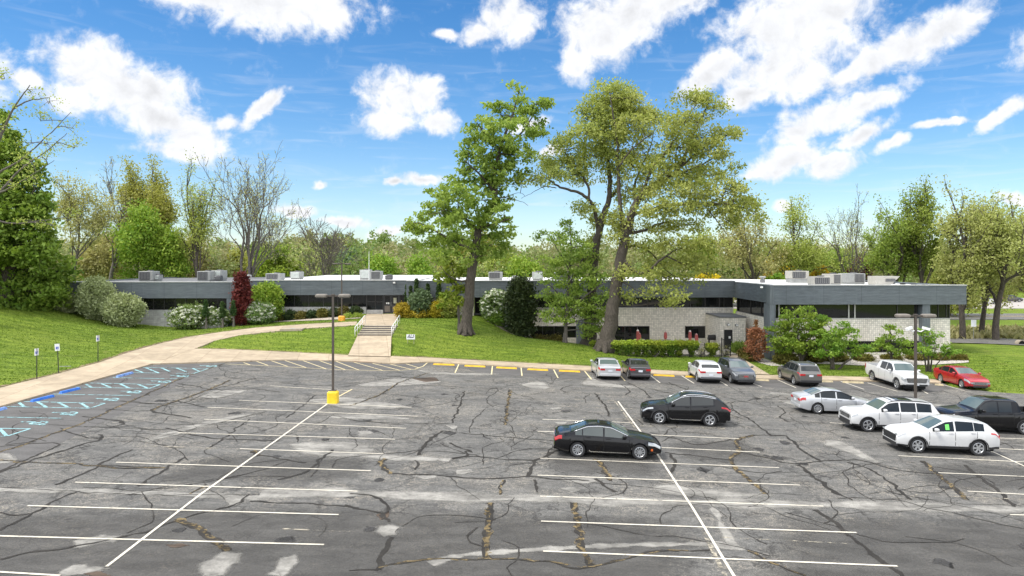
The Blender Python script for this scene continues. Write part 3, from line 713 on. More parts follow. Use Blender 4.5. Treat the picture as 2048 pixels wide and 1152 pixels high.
# ------------------------------------------------------------------ building materials
def block_mat(name, col=(.72, .675, .595), mortar=(.46, .43, .38), w=.2, h=.2, ms=.017):
    m, t, b = new_mat(name)
    o = t.node('ShaderNodeTexCoord').outputs['Object']; sp = t.node('ShaderNodeSeparateXYZ'); t.link(o, sp.inputs[0])
    cb = t.node('ShaderNodeCombineXYZ'); t.link(t.math('ADD', sp.outputs[0], sp.outputs[1]), cb.inputs[0]); t.link(sp.outputs[2], cb.inputs[1])
    br = t.node('ShaderNodeTexBrick', offset=0.0, squash=1.0); t.link(cb.outputs[0], br.inputs['Vector'])
    for k, v in (('Scale', 1.0), ('Mortar Size', ms), ('Mortar Smooth', .3), ('Bias', 0.0), ('Brick Width', w), ('Row Height', h)): br.inputs[k].default_value = v
    br.inputs['Color1'].default_value = c4([c*.86 for c in col]); br.inputs['Color2'].default_value = c4([min(1, c*1.14) for c in col]); br.inputs['Mortar'].default_value = c4(mortar)
    n = t.noise(o, 3.2, 5, .65); big = t.noise(t.scale(o, (.5, .5, .25)), .8, 4, .6)
    c = t.mix(.55, br.outputs[0], t.mix(t.step(n, .3, .7), (.78, .78, .78, 1), (1.18, 1.18, 1.18, 1)), 'MULTIPLY')
    c = t.mix(.5, c, t.mix(t.step(big, .35, .65), (.82, .8, .77, 1), (1.1, 1.1, 1.1, 1)), 'MULTIPLY')
    t.link(c, b.inputs['Base Color']); b.inputs['Roughness'].default_value = .85; b.inputs['Specular IOR Level'].default_value = .25
    bp = t.node('ShaderNodeBump', i_Strength=.6); bp.inputs['Distance'].default_value = .02
    t.link(t.math('ADD', br.outputs[1], t.math('MULTIPLY', n, -.5)), bp.inputs['Height']); bp.invert = True; t.link(bp.outputs[0], b.inputs['Normal'])
    return m
def siding_mat(name, col=(.116, .134, .147), vertical=False, pitch=.145):
    m, t, b = new_mat(name)
    o = t.node('ShaderNodeTexCoord').outputs['Object']; sp = t.node('ShaderNodeSeparateXYZ'); t.link(o, sp.inputs[0])
    k = t.math('ADD', sp.outputs[0], sp.outputs[1]) if vertical else sp.outputs[2]
    u = t.math('DIVIDE', k, pitch); fr = t.math('FRACT', u); row = t.math('FLOOR', u)
    groove = t.step(fr, .16, .05)
    wn = t.node('ShaderNodeTexWhiteNoise', noise_dimensions='1D'); t.link(row, wn.inputs['W'])
    stv = t.scale(o, (1, 1, .12)) if vertical else t.scale(o, (.12, .12, 1))
    stn = t.noise(stv, 7, 5, .7)
    c = t.mix(t.step(stn, .25, .75), c4([k_*.78 for k_ in col]), c4([k_*1.28 for k_ in col]))
    c = t.mix(.3, c, t.mix(wn.outputs[0], (.8, .8, .8, 1), (1.2, 1.2, 1.2, 1)), 'MULTIPLY')
    jn = t.step(t.math('FRACT', t.math('DIVIDE', t.math('ADD', sp.outputs[0], sp.outputs[1]), 3.66)), .014, .006)
    stn2 = t.step(t.noise(t.scale(o, (1.6, 1.6, .05)), 2.0, 5, .7), .55, .8)
    c = t.mix(t.math('MULTIPLY', stn2, .35), c, c4([k_*1.6 for k_ in col]))
    if not vertical: c = t.mix(t.math('MULTIPLY', jn, .7), c, c4([k_*.35 for k_ in col]))
    c = t.mix(t.math('MULTIPLY', groove, .8), c, c4([k_*.35 for k_ in col]))
    t.link(c, b.inputs['Base Color']); b.inputs['Roughness'].default_value = .6; b.inputs['Specular IOR Level'].default_value = .35
    bp = t.node('ShaderNodeBump', i_Strength=.7); bp.inputs['Distance'].default_value = .02
    t.link(groove, bp.inputs['Height']); bp.invert = True; t.link(bp.outputs[0], b.inputs['Normal'])
    return m
M_BLOCK = block_mat('split_block'); M_BLOCKG = block_mat('grey_painted_block', (.42, .42, .41), (.33, .33, .33), .42, .21, .016)
M_SIDE = siding_mat('horizontal_siding'); M_SIDEV = siding_mat('vertical_siding', vertical=True)
M_GLASS = mat('dark_window_glass', (.012, .013, .013), .04, var=.0, spec=.55)
M_FRAME = mat('bronze_window_frame', (.035, .032, .03), .45, var=.05)
M_ROOFW = mat('white_roof_membrane', (.68, .67, .65), .7, var=.08, vs=.6)
M_ROOFG = mat('grey_roof_gravel', (.13, .13, .135), .95, var=.25, vs=.8)
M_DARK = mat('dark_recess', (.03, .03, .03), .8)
M_GALV = mat('galvanised_steel', (.27, .275, .265), .5, .0, var=.1)
M_BEIGE = mat('beige_enamel', (.37, .355, .315), .5, var=.08)
M_LOUV = mat('dark_coil', (.09, .09, .095), .6, .3, var=.15, vs=8)
M_DOOR = mat('dark_door', (.022, .022, .024), .35, var=.05)
bld = empty('office_building', 'long low office building with blue grey fascia, white block walls and white roof', 'building', (0, MY, 0))
def part(mb, name, m, parent=None, **k): return mb.build(name, m, parent or bld, world=True, **k)
LX0, LX1 = XY(108, LY), XY(470, LY)
EX0, EX1 = LX1, XY(820, EY); MX1 = 25.4; RX1 = XY(1933, RY); RWX1 = XY(1909, RY)
ZT, ZF = 7.22, 5.40
# fascia boxes (front band of siding that hides the roof edge)
def fascia(x0, x1, y0, y1, zb, zt, nm='fascia'):
    mb = MB(); mb.box(x0, x1, y0, y1, zb, zt); return part(mb, nm, M_SIDE)
fascia(LX0, LX1, LY, LY+.6, ZY(596.5, LY), ZY(564.5, LY))
fascia(LX1-.6, LX1, LY+.6, EY+.3, ZY(596.5, LY)+.02, ZY(564.5, LY)-.003)
fascia(LX0, LX0+.6, LY+.6, 112, ZY(596.5, LY)+.02, ZY(564.5, LY)-.003)
fascia(LX1+.003, EX1, EY, EY+.6, ZY(590, EY), ZY(561, EY))
fascia(EX1+.003, MX1, MY, MY+.6, ZF+.02, ZT+.06)
fascia(EX1+.003, EX1+.6, MY+.603, EY+.5, ZF+.04, ZT+.055)
fascia(MX1, MX1+.6, RY+.6, MY+2, ZF+.0, ZT-.06)
fascia(MX1+.003, RX1, RY, RY+.597, ZF-.08, ZT-.05)
fascia(RX1-.6, RX1-.002, RY+.6, 96, ZF-.06, ZT-.053)
# metal coping along the top edges
M_COPE = mat('pale_coping', (.55, .55, .53), .5, var=.06)
for (x0, x1, y0, y1, z) in [(LX0-.05, LX1+.05, LY-.05, LY+.55, ZY(564.5, LY)+.002), (LX1+.06, EX1-.01, EY-.05, EY+.55, ZY(561, EY)+.002), (EX1-.01, MX1-.05, MY-.05, MY+.55, ZT+.062), (MX1-.05, RX1+.05, RY-.05, RY+.55, ZT-.048), (MX1-.04, MX1+.5, RY+.552, MY+1.2, ZT-.056)]:
    mb = MB(); mb.box(x0, x1, y0, y1, z, z+.06); part(mb, 'coping', M_COPE)
# roofs
def roof(poly, z, m, nm='roof'): mb = MB(); mb.prism(poly, z-.2, z); return part(mb, nm, m)
roof([(LX0+.6, LY+.6), (LX1-.6, LY+.6), (LX1-.6, 116), (LX0+.6, 108)], ZY(564.5, LY)-.12, M_ROOFG)
roof([(LX1-.58, EY+.62), (EX1, EY+.62), (EX1, 124), (LX1-.58, 124)], ZY(561, EY)-.1, M_ROOFW)
roof([(EX1+.62, MY+.62), (MX1+.6, MY+.62), (MX1+.6, 108), (EX1+.62, 108)], ZT-.1, M_ROOFW)
roof([(MX1+.62, RY+.62), (RX1-.62, RY+.62), (RX1-.62, 96), (MX1+.62, 104)], ZT-.22, M_ROOFW)
# dark seams and scuffs on the membrane
M_TAPE = mat('roof_seam_tape', (.3, .3, .3), .8)
for k in range(14): mb = MB(); x = rng.uniform(-28, 24); y = rng.uniform(88, 105); z = (ZY(561, EY)-.1 if x < EX1 else ZT-.1); mb.box(x, x+rng.uniform(1, 3), y, y+.12, z+.004, z+.01); part(mb, 'roof_seam', M_TAPE)
for k in range(9): mb = MB(); mb.obox((RX1-1.8, 71.8+k*2.1, ZT-.13), (.5, .25, .16), .2); part(mb, 'roof_drain', M_DARK)
# walls
def wall(x0, x1, y0, y1, z0, z1, m=M_BLOCK, nm='wall'): mb = MB(); mb.box(x0, x1, y0, y1, z0, z1); return part(mb, nm, m)
def window(x0, x1, z0, z1, y, bars=(), side=False, rail=None, fr=.06):
    mb = MB()
    if not side: mb.box(x0, x1, y+.10, y+.13, z0, z1)
    else: mb.box(y+.10, y+.13, x0, x1, z0, z1)
    w = part(mb, 'window', M_GLASS)
    mb = MB()
    def fb(a, b_, c, d):
        if not side: mb.box(a, b_, y+.03, y+.099, c, d)
        else: mb.box(y+.03, y+.099, a, b_, c, d)
    fb(x0, x1, z0, z0+fr); fb(x0, x1, z1-fr, z1)
    for bx in [x0] + list(bars) + [x1-fr]: fb(bx, bx+fr, z0+fr+.001, z1-fr-.001)
    if rail: fb(x0+fr, x1-fr, rail, rail+fr)
    f = part(mb, 'window_frame', M_FRAME, w)
    return w
def bars(x0, x1, n): return [x0 + (x1-x0)*k/n for k in range(1, n)]
# --- left wing
y = LY+.6; ZL = ZY(596.5, LY); zs = ZY(620.5, LY)
wall(LX0+.3, XY(262, y), y, y+.3, .8, ZL-.003, M_SIDE, 'siding_wall')
wall(XY(262, y)+.002, LX1-1.0, y, y+.3, .8, zs, M_BLOCKG)
xa, xb = XY(262, y)+.01, XY(457, y); window(xa, xb, zs+.002, ZL, y+.05, bars(xa, xb, 9))
wall(XY(457, y)+.01, LX1-.02, LY+.02, y+.3, .8, ZL-.002, M_SIDEV, 'column')
wall(LX1-.32, LX1-.022, y+.31, 112, .8, ZL-.004, M_SIDEV, 'side_wall')
wall(LX0+.3, LX0+.6, y+.31, 108, .8, ZL-.004, M_SIDEV, 'side_wall')
# --- entrance wing
y = EY+.6; ZE = ZY(590, EY); zs = ZY(615, y); xw1 = XY(733, y)
wall(LX1+.01, xw1, y-.25, y+.05, 1.5, zs, M_BLOCKG)
wall(LX1+.02, xw1-.01, y-.27, y+.07, zs+.002, zs+.05, M_COPE, 'sill')
window(LX1+.05, xw1, zs+.055, ZE, y, bars(LX1, xw1, 8))
xd0, xd1 = XY(767, y), XY(798, y); zd = 3.33
window(xw1+.02, xd0-.02, zd+.42, ZE, y, bars(xw1, xd0, 2), rail=zd+1.35)
wall(xw1+.02, xd0-.02, y-.2, y+.1, 2.5, zd+.415, M_BLOCKG)
for k, (a, b_) in enumerate([(xd0, (xd0+xd1)/2-.015), ((xd0+xd1)/2+.015, xd1)]):
    mb = MB(); mb.box(a, b_, y+.0, y+.06, zd, ZE-.02); d = part(mb, 'entrance_door', M_DOOR)
    mb = MB(); mb.box(a+.13, b_-.13, y-.012, y-.002, zd+1.05, ZE-.16); part(mb, 'door_glass', M_GLASS, d)
    mb = MB(); mb.box(a+.13, b_-.13, y-.012, y-.002, zd+.2, zd+.9); part(mb, 'kick_panel', mat('brown_door_panel', (.14, .115, .09), .4), d)
    hx = b_-.07 if k == 0 else a+.05; mb = MB(); mb.tube([(hx, y-.09, zd+.85), (hx, y-.09, zd+1.35)], .02, 6); mb.box(hx-.015, hx+.015, y-.09, y, zd+.86, zd+.9); mb.box(hx-.015, hx+.015, y-.09, y, zd+1.3, zd+1.34); part(mb, 'handle', M_GALV, d)
    if k == 1: mb = MB(); mb.box(a+.25, a+.62, y-.02, y-.013, zd+1.2, zd+1.85); part(mb, 'notice', mat('pale_notice', (.42, .42, .30), .6), d)
    else: mb = MB(); mb.box(a+.3, a+.5, y-.02, y-.013, zd+1.12, zd+1.3); mb.box(a+.55, a+.7, y-.02, y-.013, zd+1.1, zd+1.32); part(mb, 'notice', M_WHITE, d)
mb = MB(); mb.box(xd0-.1, xd0-.02, y-.03, y+.1, zd, ZE); part(mb, 'door_frame', M_DOOR); mb = MB(); mb.box(xd1+.02, xd1+.12, y-.03, y+.1, zd, ZE); part(mb, 'door_frame', M_DOOR)
window(xd1+.14, EX1-.05, zd+.4, ZE, y, bars(xd1, EX1, 1)); wall(xd1+.14, EX1-.05, y-.1, y+.1, 2.5, zd+.395, M_BLOCK)
# interior floor behind the glass is not visible; unseen back-stop walls added to keep light out
wall(LX1+.05, EX1, y+2.2, y+2.3, 1.5, ZE, M_DARK, 'light_stop_wall')
# --- middle wing
y = MY+.6; zd2 = 3.32; ZM = ZF+.015
wall(EX1+.05, XY(948, y), y, y+.3, 1.5, ZM-.002, M_BLOCK)
mb = MB(); mb.box(XY(948, y)+.02, XY(985, y), y+.5, y+.56, zd2, ZM); d = part(mb, 'glass_door', M_GLASS)
mb = MB(); xa, xb = XY(948, y)+.02, XY(985, y)
for q in (xa, (xa+xb)/2-.05, xb-.1): mb.box(q, q+.1, y+.42, y+.498, zd2, ZM-.01)
mb.box(xa+.1, xb-.1, y+.425, y+.495, zd2, zd2+.22); part(mb, 'door_frame', M_FRAME, d)
mb = MB(); mb.box((xa+xb)/2+.1, (xa+xb)/2+.13, y+.36, y+.42, zd2+.8, zd2+1.25); part(mb, 'handle', M_GALV, d)
wall(XY(985, y)+.01, XY(1062, y), y, y+.3, -.6, ZM-.002, M_BLOCK)
xm0 = XY(1062, y)+.01; zs = ZY(616, y); zl1 = ZY(652, y); zl0 = ZY(678, y)
wall(xm0, MX1-.02, y, y+.3, zl1, zs, M_BLOCK)
mb = MB(); mb.box(xm0, MX1, y-.06, y+.02, zs+.002, zs+.06); part(mb, 'sill', M_COPE)
window(xm0, MX1-1.6, zs+.065, ZM-.002, y, bars(xm0, MX1-1.6, 13)); window(MX1-1.58, MX1-.05, zs+.065, ZM-.002, y, [MX1-1.1])
LWIN = [(1050, 1153, 651, 675.5, 4), (1200, 1299, 652, 681, 4), (1370, 1410.5, 653.5, 676.5, 1)]
cur = xm0
for (p0, p1, py0, py1, nb) in LWIN:
    a, b_ = max(XY(p0, y), xm0+.01), XY(p1, y); z0 = ZY(py1, y)
    if a > cur+.02: wall(cur, a-.005, y, y+.3, -.8, zl1-.002, M_BLOCK)
    wall(a, b_, y+.001, y+.299, -.8, z0, M_BLOCK); window(a, b_, z0+.004, zl1-.006, y, bars(a, b_, nb) if nb > 1 else []); cur = b_+.005
wall(cur, MX1-.03, y, y+.3, -.8, zl1-.002, M_BLOCK)
wall(XY(1153, MY), XY(1176, MY), MY-.5, y-.01, -.8, ZY(640, MY), M_SIDEV, 'column')
wall(xm0, MX1, y+2.2, y+2.3, -.5, ZM, M_DARK, 'light_stop_wall')  # unseen back-stop added against light behind the middle wing windows
# --- side-door vestibule
vy = 77.0; va, vb = XY(1441, vy), XY(1491, vy); vz = ZY(635.5, vy); da, db = XY(1448, vy), XY(1465.5, vy); dz1 = ZY(659.5, vy); dz0 = .05
wall(va, da, vy, vy+.25, -.5, vz); wall(db, vb, vy, vy+.25, -.5, vz); wall(da+.002, db-.002, vy+.002, vy+.248, dz1, vz-.002)
wall(va, va+.25, vy+.252, MY+.6, -.5, vz-.003); wall(vb-.25, vb, vy+.252, MY+.6, -.5, vz-.003)
mb = MB(); mb.box(va-.08, vb+.08, vy-.08, MY+.59, vz+.002, vz+.14); part(mb, 'vestibule_roof', mat('dark_grey_metal', (.11, .115, .12), .5))
mb = MB(); mb.box(da+.01, db-.01, vy+.1, vy+.16, dz0, dz1-.01); d = part(mb, 'side_door', M_DOOR)
mb = MB(); mb.box(db-.14, db-.1, vy+.02, vy+.1, 1.0, 1.14); part(mb, 'handle', M_GALV, d)
mb = MB(); mb.box(db-.42, db-.2, vy+.085, vy+.098, 1.25, 1.5); part(mb, 'notice', M_WHITE, d)
# --- right wing
y = RY+.7
mb = MB(); cx0, cx1 = MX1-.25, XY(1551, RY)
mb.prism([(cx0, RY+1.9), (cx0+.02, RY+.25), (cx0+.35, RY-.02), (cx1, RY-.02), (cx1, RY+1.9)], -1.0, ZF-.085); mb.prism([(cx0-.02, RY+1.2), (cx0, RY+.23), (cx0+.33, RY-.04), (MX1+.0, RY-.04), (MX1, RY+1.2)], ZF-.083, ZT-.058)
part(mb, 'column', M_SIDEV)
ZR = ZF-.085; zs = ZY(637.5, y); zl1 = ZY(682, y); zl0 = ZY(705, y)
c2a, c2b = XY(1846, RY), XY(1861, RY); xr0 = cx1+.01
wall(xr0, RWX1, y, y+.3, zl1, zs)
mb = MB(); mb.box(xr0, RWX1+.02, y-.06, y+.02, zs+.002, zs+.05); part(mb, 'sill', M_COPE)
window(xr0, c2a-.2, zs+.055, ZR-.002, y, [xr0+.55, xr0+7.4, xr0+8.0, xr0+12.2])
window(c2b+.02, RWX1, zs+.055, ZR-.002, y, bars(c2b, RWX1, 2)+[RWX1-.35])
M_ALU = mat('pale_mullion', (.45, .44, .40), .5, var=.05)
for q in (xr0+.55, xr0+7.4, xr0+8.0): mb = MB(); mb.box(q-.03, q+.10, y-.02, y+.028, zs+.06, ZR-.01); part(mb, 'mullion', M_ALU)
window(xr0, c2a-.02, zl0, zl1-.004, y, bars(xr0, c2a, 8)); wall(xr0, c2a-.02, y+.001, y+.299, -1.0, zl0-.004)
wall(c2b+.01, RWX1, y, y+.3, -1.0, zl1-.003)
wall(c2a, c2b, RY+.05, y+.35, -1.0, ZR-.004, M_SIDEV, 'column')
wall(RWX1-.3, RWX1-.002, y+.302, 96, -1.0, ZS if (ZS := zs-.003) else 0, M_BLOCK, 'side_wall')
window(y+.35, 95.9, zs+.01, ZR-.01, RWX1-.25, bars(y, 96, 8), side=True)
mb = MB(); mb.box(MX1+.65, RWX1, RY+.6, 95, ZR+.01, ZR+.05); part(mb, 'soffit', mat('pale_soffit', (.35, .35, .34), .8))
# left-facing return wall of the right wing
xw = MX1+.25
wall(xw, xw+.3, RY+1.92, MY+.58, -.8, ZY(637.5, RY)-.1, M_BLOCK, 'side_wall')
window(RY+2, MY+.3, ZY(637.5, RY)-.095, ZF-.004, xw, [RY+4.2, RY+7.6], side=True)
wall(MX1+1.5, MX1+1.6, RY+2, MY+3, 3, ZF, M_DARK, 'light_stop_wall'); wall(xr0, RWX1-.6, y+2.2, y+2.3, -.5, ZR, M_DARK, 'light_stop_wall')  # unseen light stops added behind the right wing glass
wall(LX0+1, LX1-1, LY+3.2, LY+3.3, .8, ZL-.01, M_DARK, 'light_stop_wall')  # unseen light stop added behind the left wing windows
# small fittings
def floodlight(loc, label, yaw=0):
    o = empty('floodlight', label, 'floodlight', loc, yaw); mb = MB(); mb.bbox(-.16, .16, -.28, -.06, -.12, .1, .03); mb.build('lamp_head', M_LOUV, o)
    mb = MB(); mb.box(-.05, .05, -.06, 0, -.05, .05); mb.tube([(0,-.02,0),(0,-.16,.16)], .025, 6); mb.build('bracket', M_GALV, o); mb = MB(); mb.box(-.13, .13, -.295, -.281, -.09, .07); mb.build('lens', M_WHITE, o)
floodlight((XY(789, EY), EY, ZY(565, EY)), 'small dark floodlight at the fascia top above the entrance doors')
floodlight((XY(1456, vy), vy, ZY(649, vy)), 'small wall lamp directly above the dark side door')
floodlight((XY(1472.5, vy), vy, ZY(650, vy)), 'pale camera on the block wall right of the side door lamp')
floodlight((XY(1521, RY), RY-.04, ZY(574, RY)), 'pale floodlight on the roof corner above the blue grey column')
dp = empty('downspout', 'thin white downspout on the fascia step right of the entrance', 'downspout', (EX1-.1, EY-.05, 3.4))
mb = MB(); mb.tube([(0,0,3.6),(0,0,0)], .05, 6); mb.build('pipe', M_WHITE, dp); mb = MB(); mb.box(-.1,.1,-.07,.07,3.6,3.8); mb.build('outlet', M_WHITE, dp)
# ------------------------------------------------------------------ rooftop equipment
def rtu(p0, p1, py0, py1, Y, label, style='side', depth=1.8, m=None):
    x0, x1, z1 = XY(p0, Y), XY(p1, Y), ZY(py0, Y); z0 = ZY(py1, Y)
    o = empty('rooftop_unit', label, 'rooftop unit', ((x0+x1)/2, Y, z0)); w = x1-x0; h = z1-z0; m = m or M_GALV
    mb = MB()
    if style == 'taper': mb.add([(-w/2,0,h),(w/2,0,h),(w/2-.9,0,.0),(-w/2,0,.0),(-w/2,depth,h),(w/2,depth,h),(w/2-.9,depth,0),(-w/2,depth,0)], [(0,1,2,3)[::-1],(4,5,6,7),(0,4,5,1),(1,5,6,2),(2,6,7,3),(3,7,4,0)])
    else: mb.bbox(-w/2, w/2, 0, depth, .1, h, .035)
    mb.build('casing', m, o)
    mb = MB(); mb.box(-w/2+.06, w/2-.06 - (.9 if style == 'taper' else 0), .05, depth-.05, -.45, .098); mb.build('roof_curb', M_GALV, o)
    mb = MB()
    if style == 'side': a, b_ = -w*.44, w*.30
    elif style == 'full': a, b_ = -w*.42, w*.42
    elif style == 'right': a, b_ = -w*.05, w*.42
    elif style == 'pale': a, b_ = -w*.4, w*.4
    else: a, b_ = -w*.1, w*.3
    if style == 'taper': mb.box(a, b_, -.06, -.002, h*.35, h*.7)
    else: mb.box(a, b_, -.03, -.002, .16, h-.08)
    g = mb.build('coil_grille', M_LOUV if style != 'pale' else mat('pale_filter', (.56, .60, .56), .6), o)
    mb = MB()
    for k in range(7):
        xx = a + (b_-a)*(k+.5)/7; mb.box(xx-.008, xx+.008, -.07, -.061 if style == 'taper' else -.031, (h*.36 if style == 'taper' else .24), (h*.69 if style == 'taper' else h-.14))
    mb.build('slats', M_GALV, g)
    if style != 'taper': mb = MB(); mb.lathe([(.0,h+.12),(.32,h+.12),(.36,h+.06),(.36,h-.01)], (w*.1, depth*.5, 0), 16); mb.build('fan_guard', M_LOUV, o)
    return o
rtu(277, 305, 542.5, 562, 86, 'large grey rooftop unit with dark coil, leftmost on the roof')
rtu(305, 318, 550, 561, 86.6, 'small grey box joined to the leftmost rooftop unit', 'pale', 1.0)
rtu(394, 420, 542.5, 562, 86, 'grey rooftop unit with dark coil behind the red columnar tree, left of its pale twin')
rtu(421, 443, 541, 560, 87.5, 'pale rooftop unit with white front, behind a small black condenser', 'pale')
rtu(428, 441, 553, 563, 85, 'small black condenser box in front of the pale rooftop unit', 'full', .8, M_LOUV)
rtu(531, 561, 547, 560.5, 88, 'low grey rooftop unit at the left end of the white roof')
rtu(580, 600, 543.5, 558, 94, 'pale square rooftop unit near the left edge of the white roof', 'pale')
rtu(719, 739, 539.5, 558, 92, 'tallest pale rooftop unit with white filter front, left of the far lamp post', 'pale')
rtu(741, 761, 542.5, 560, 88, 'grey rooftop unit with tall dark coil left of the entrance floodlight', 'full')
rtu(770, 784, 551, 560.5, 87.5, 'small dark condenser on the white roof above the entrance', 'full', .8, M_LOUV)
rtu(977, 1005, 544, 558.5, 90, 'grey rooftop unit on the white roof right of the tall maple')
rtu(1065, 1086, 544, 560, 88, 'pale rooftop unit behind the dark juniper', 'pale')
rtu(1583, 1618, 542, 559, 84, 'tall beige rooftop unit at the left of the right wing roof', 'side', 2.0, M_BEIGE)
rtu(1627, 1662, 553.5, 571, 74, 'beige rooftop unit with a wide dark slanted intake at the roof edge', 'full', 1.6, M_BEIGE)
rtu(1656, 1683, 548, 569, 77, 'beige rooftop unit with square dark coil right of the slanted intake', 'right', 1.6, M_BEIGE)
rtu(1692, 1731, 547, 567, 79, 'large grey rooftop unit with pipes on its front', 'right', 2.0, M_GALV)
rtu(1752, 1800, 552.5, 569, 76, 'tapered beige rooftop unit with small vent, rightmost on the roof', 'taper', 1.8, M_BEIGE)
rtu(1110, 1150, 545, 560, 88, 'grey rooftop unit half hidden by the spindly young tree', 'side')
rtu(1300, 1320, 551, 560, 88, 'low pale unit on the white roof behind the big oak', 'pale', 1.0)
def roof_vent(px_, py0, py1, Y, label):
    o = empty('roof_vent', label, 'roof vent', (XY(px_, Y), Y, ZY(py1, Y))); h = ZY(py0, Y)-ZY(py1, Y)
    mb = MB(); mb.lathe([(.2,-.3),(.2,h*.5),(.34,h*.55),(.38,h*.8),(.30,h*.95),(0,h)], n=14); mb.build('vent_cap', M_GALV, o, smooth=True, sharp=40); mb = MB(); mb.lathe([(.3,-.3),(.28,-.0),(.21,.05)], n=14); mb.build('flashing', M_ROOFG, o)
roof_vent(497, 549, 561, 86, 'round metal vent on the roof just right of the red columnar tree')
roof_vent(1030, 551, 560, 86, 'small round metal vent beside the pale unit behind the juniper')
roof_vent(1525, 552, 560, 84, 'small round vent on the white roof above the wing step')
fp = empty('antenna_mast', 'thin white mast rising from the roof left of the entrance', 'mast', (XY(738, 90), 90, 7.1))
mb = MB(); mb.tube([(0,0,0),(0,0,ZY(503,90)-7.1)], [.045,.02], 6); mb.build('mast_pole', M_WHITE, fp); mb = MB(); mb.bbox(-.2,.2,-.2,.2,0,.12,.02); mb.build('foot', M_GALV, fp)
# ------------------------------------------------------------------ foliage engine
def orient(n, up=.6):
    d = rng.normal(0, 1, (n, 3)); d[:, 2] = np.where(d[:, 2] < 0, d[:, 2]*(1-min(up, 1)*.5), d[:, 2]) + up*.7; d /= np.linalg.norm(d, axis=1, keepdims=True)
    a = rng.normal(0, 1, (n, 3)); a -= d*np.sum(a*d, 1, keepdims=True); a /= np.linalg.norm(a, axis=1, keepdims=True)+1e-9
    return a, np.cross(d, a)
def cards(P, size, shade, up=.5, elong=1.5, hang=None):
    n = len(P); a, b = orient(n, up)
    if hang is not None: a = a*(1-hang) + np.array([0, 0, -1.0])*hang; a /= np.linalg.norm(a, axis=1, keepdims=True); b -= a*np.sum(a*b, 1, keepdims=True); b /= np.linalg.norm(b, axis=1, keepdims=True)+1e-9
    s = size*rng.uniform(.6, 1.35, (n, 1)); L_ = a*s*.5*elong; W2 = b*s*.42
    n_ = np.cross(a, b)*s*.16
    V = np.stack([P-L_, P+W2+n_, P+L_, P-W2+n_], 1).reshape(-1, 3)
    return V, np.arange(4*n).reshape(-1, 4), np.repeat(shade, 4)
def in_ellipsoid(n, shell=.5):
    d = rng.normal(0, 1, (n, 3)); d /= np.linalg.norm(d, axis=1, keepdims=True)
    return d*(rng.uniform(0, 1, (n, 1))**(1/3))**(1-shell)
def clumped(centres, rad, per, flat=.6, core=.0):
    # leaf points gathered in clumps; one tint per clump plus leaf to leaf scatter
    K = len(centres); c = np.repeat(centres, per, 0); r = np.repeat(np.broadcast_to(rad, (K,)), per)[:, None]
    o = rng.normal(0, .5, (K*per, 3))*r; o[:, 2] *= flat
    tint = np.clip(rng.normal(.5, .22, K), 0, 1); sh = np.clip(np.repeat(tint, per)+rng.normal(0, .14, K*per), 0, 1)
    return c+o, sh
BARK = mat('bark', (.070, .058, .046), .95, var=.45, vs=6, bump=1.0, streak=(2.2, 2.2, .5))
BARK2 = mat('grey_bark', (.115, .10, .085), .95, var=.35, vs=6, bump=.8, streak=(2.2, 2.2, .5))
BARK3 = mat('pale_twig_bark', (.11, .098, .085), .95, var=.3, vs=6)
L_OAKR = leaf_mat('olive_oak_leaves', (.27, .295, .08), (.50, .51, .19), .48)
L_MAPLE = leaf_mat('maple_leaves', (.14, .215, .03), (.37, .45, .10), .48)
L_OAK = leaf_mat('young_oak_leaves', (.22, .28, .055), (.48, .52, .165), .48)
L_YOUNG = leaf_mat('young_tree_leaves', (.16, .26, .04), (.38, .48, .10), .45)
L_DENSE = leaf_mat('dense_tree_leaves', (.085, .175, .02), (.26, .38, .06), .4)
L_TAN = leaf_mat('tan_bud_leaves', (.31, .30, .10), (.53, .51, .24), .45)
L_YG = leaf_mat('yellow_green_leaves', (.25, .285, .05), (.48, .50, .14), .45)
L_LIME = leaf_mat('lime_leaves', (.12, .23, .02), (.34, .42, .06), .35)
L_DK = leaf_mat('dark_evergreen', (.018, .045, .012), (.065, .11, .025), .15)
L_WOOD = leaf_mat('woodland_leaves', (.19, .26, .065), (.40, .43, .15), .4, third=(.33, .28, .17))
L_OLIVE = leaf_mat('silvery_leaves', (.25, .30, .13), (.48, .53, .29), .35)
L_RED = leaf_mat('dark_red_leaves', (.055, .008, .010), (.17, .03, .03), .25)
L_RUST = leaf_mat('rusty_needles', (.20, .09, .038), (.38, .19, .085), .25)
L_GOLD = leaf_mat('golden_needles', (.25, .19, .015), (.52, .40, .04), .3)
L_YEL = leaf_mat('yellow_blossom', (.42, .30, .015), (.72, .54, .03), .35)
L_WEEP = leaf_mat('blue_green_needles', (.07, .13, .06), (.20, .28, .14), .25)
L_YEW = leaf_mat('bronze_green_yew', (.06, .062, .012), (.19, .165, .035), .2)
L_WHITE = leaf_mat('white_blossom', (.58, .60, .50), (.82, .82, .76), .25)
L_VIB = leaf_mat('viburnum_leaves', (.07, .14, .03), (.22, .31, .09), .3)
L_JUN = leaf_mat('juniper_needles', (.016, .034, .010), (.06, .085, .025), .12)

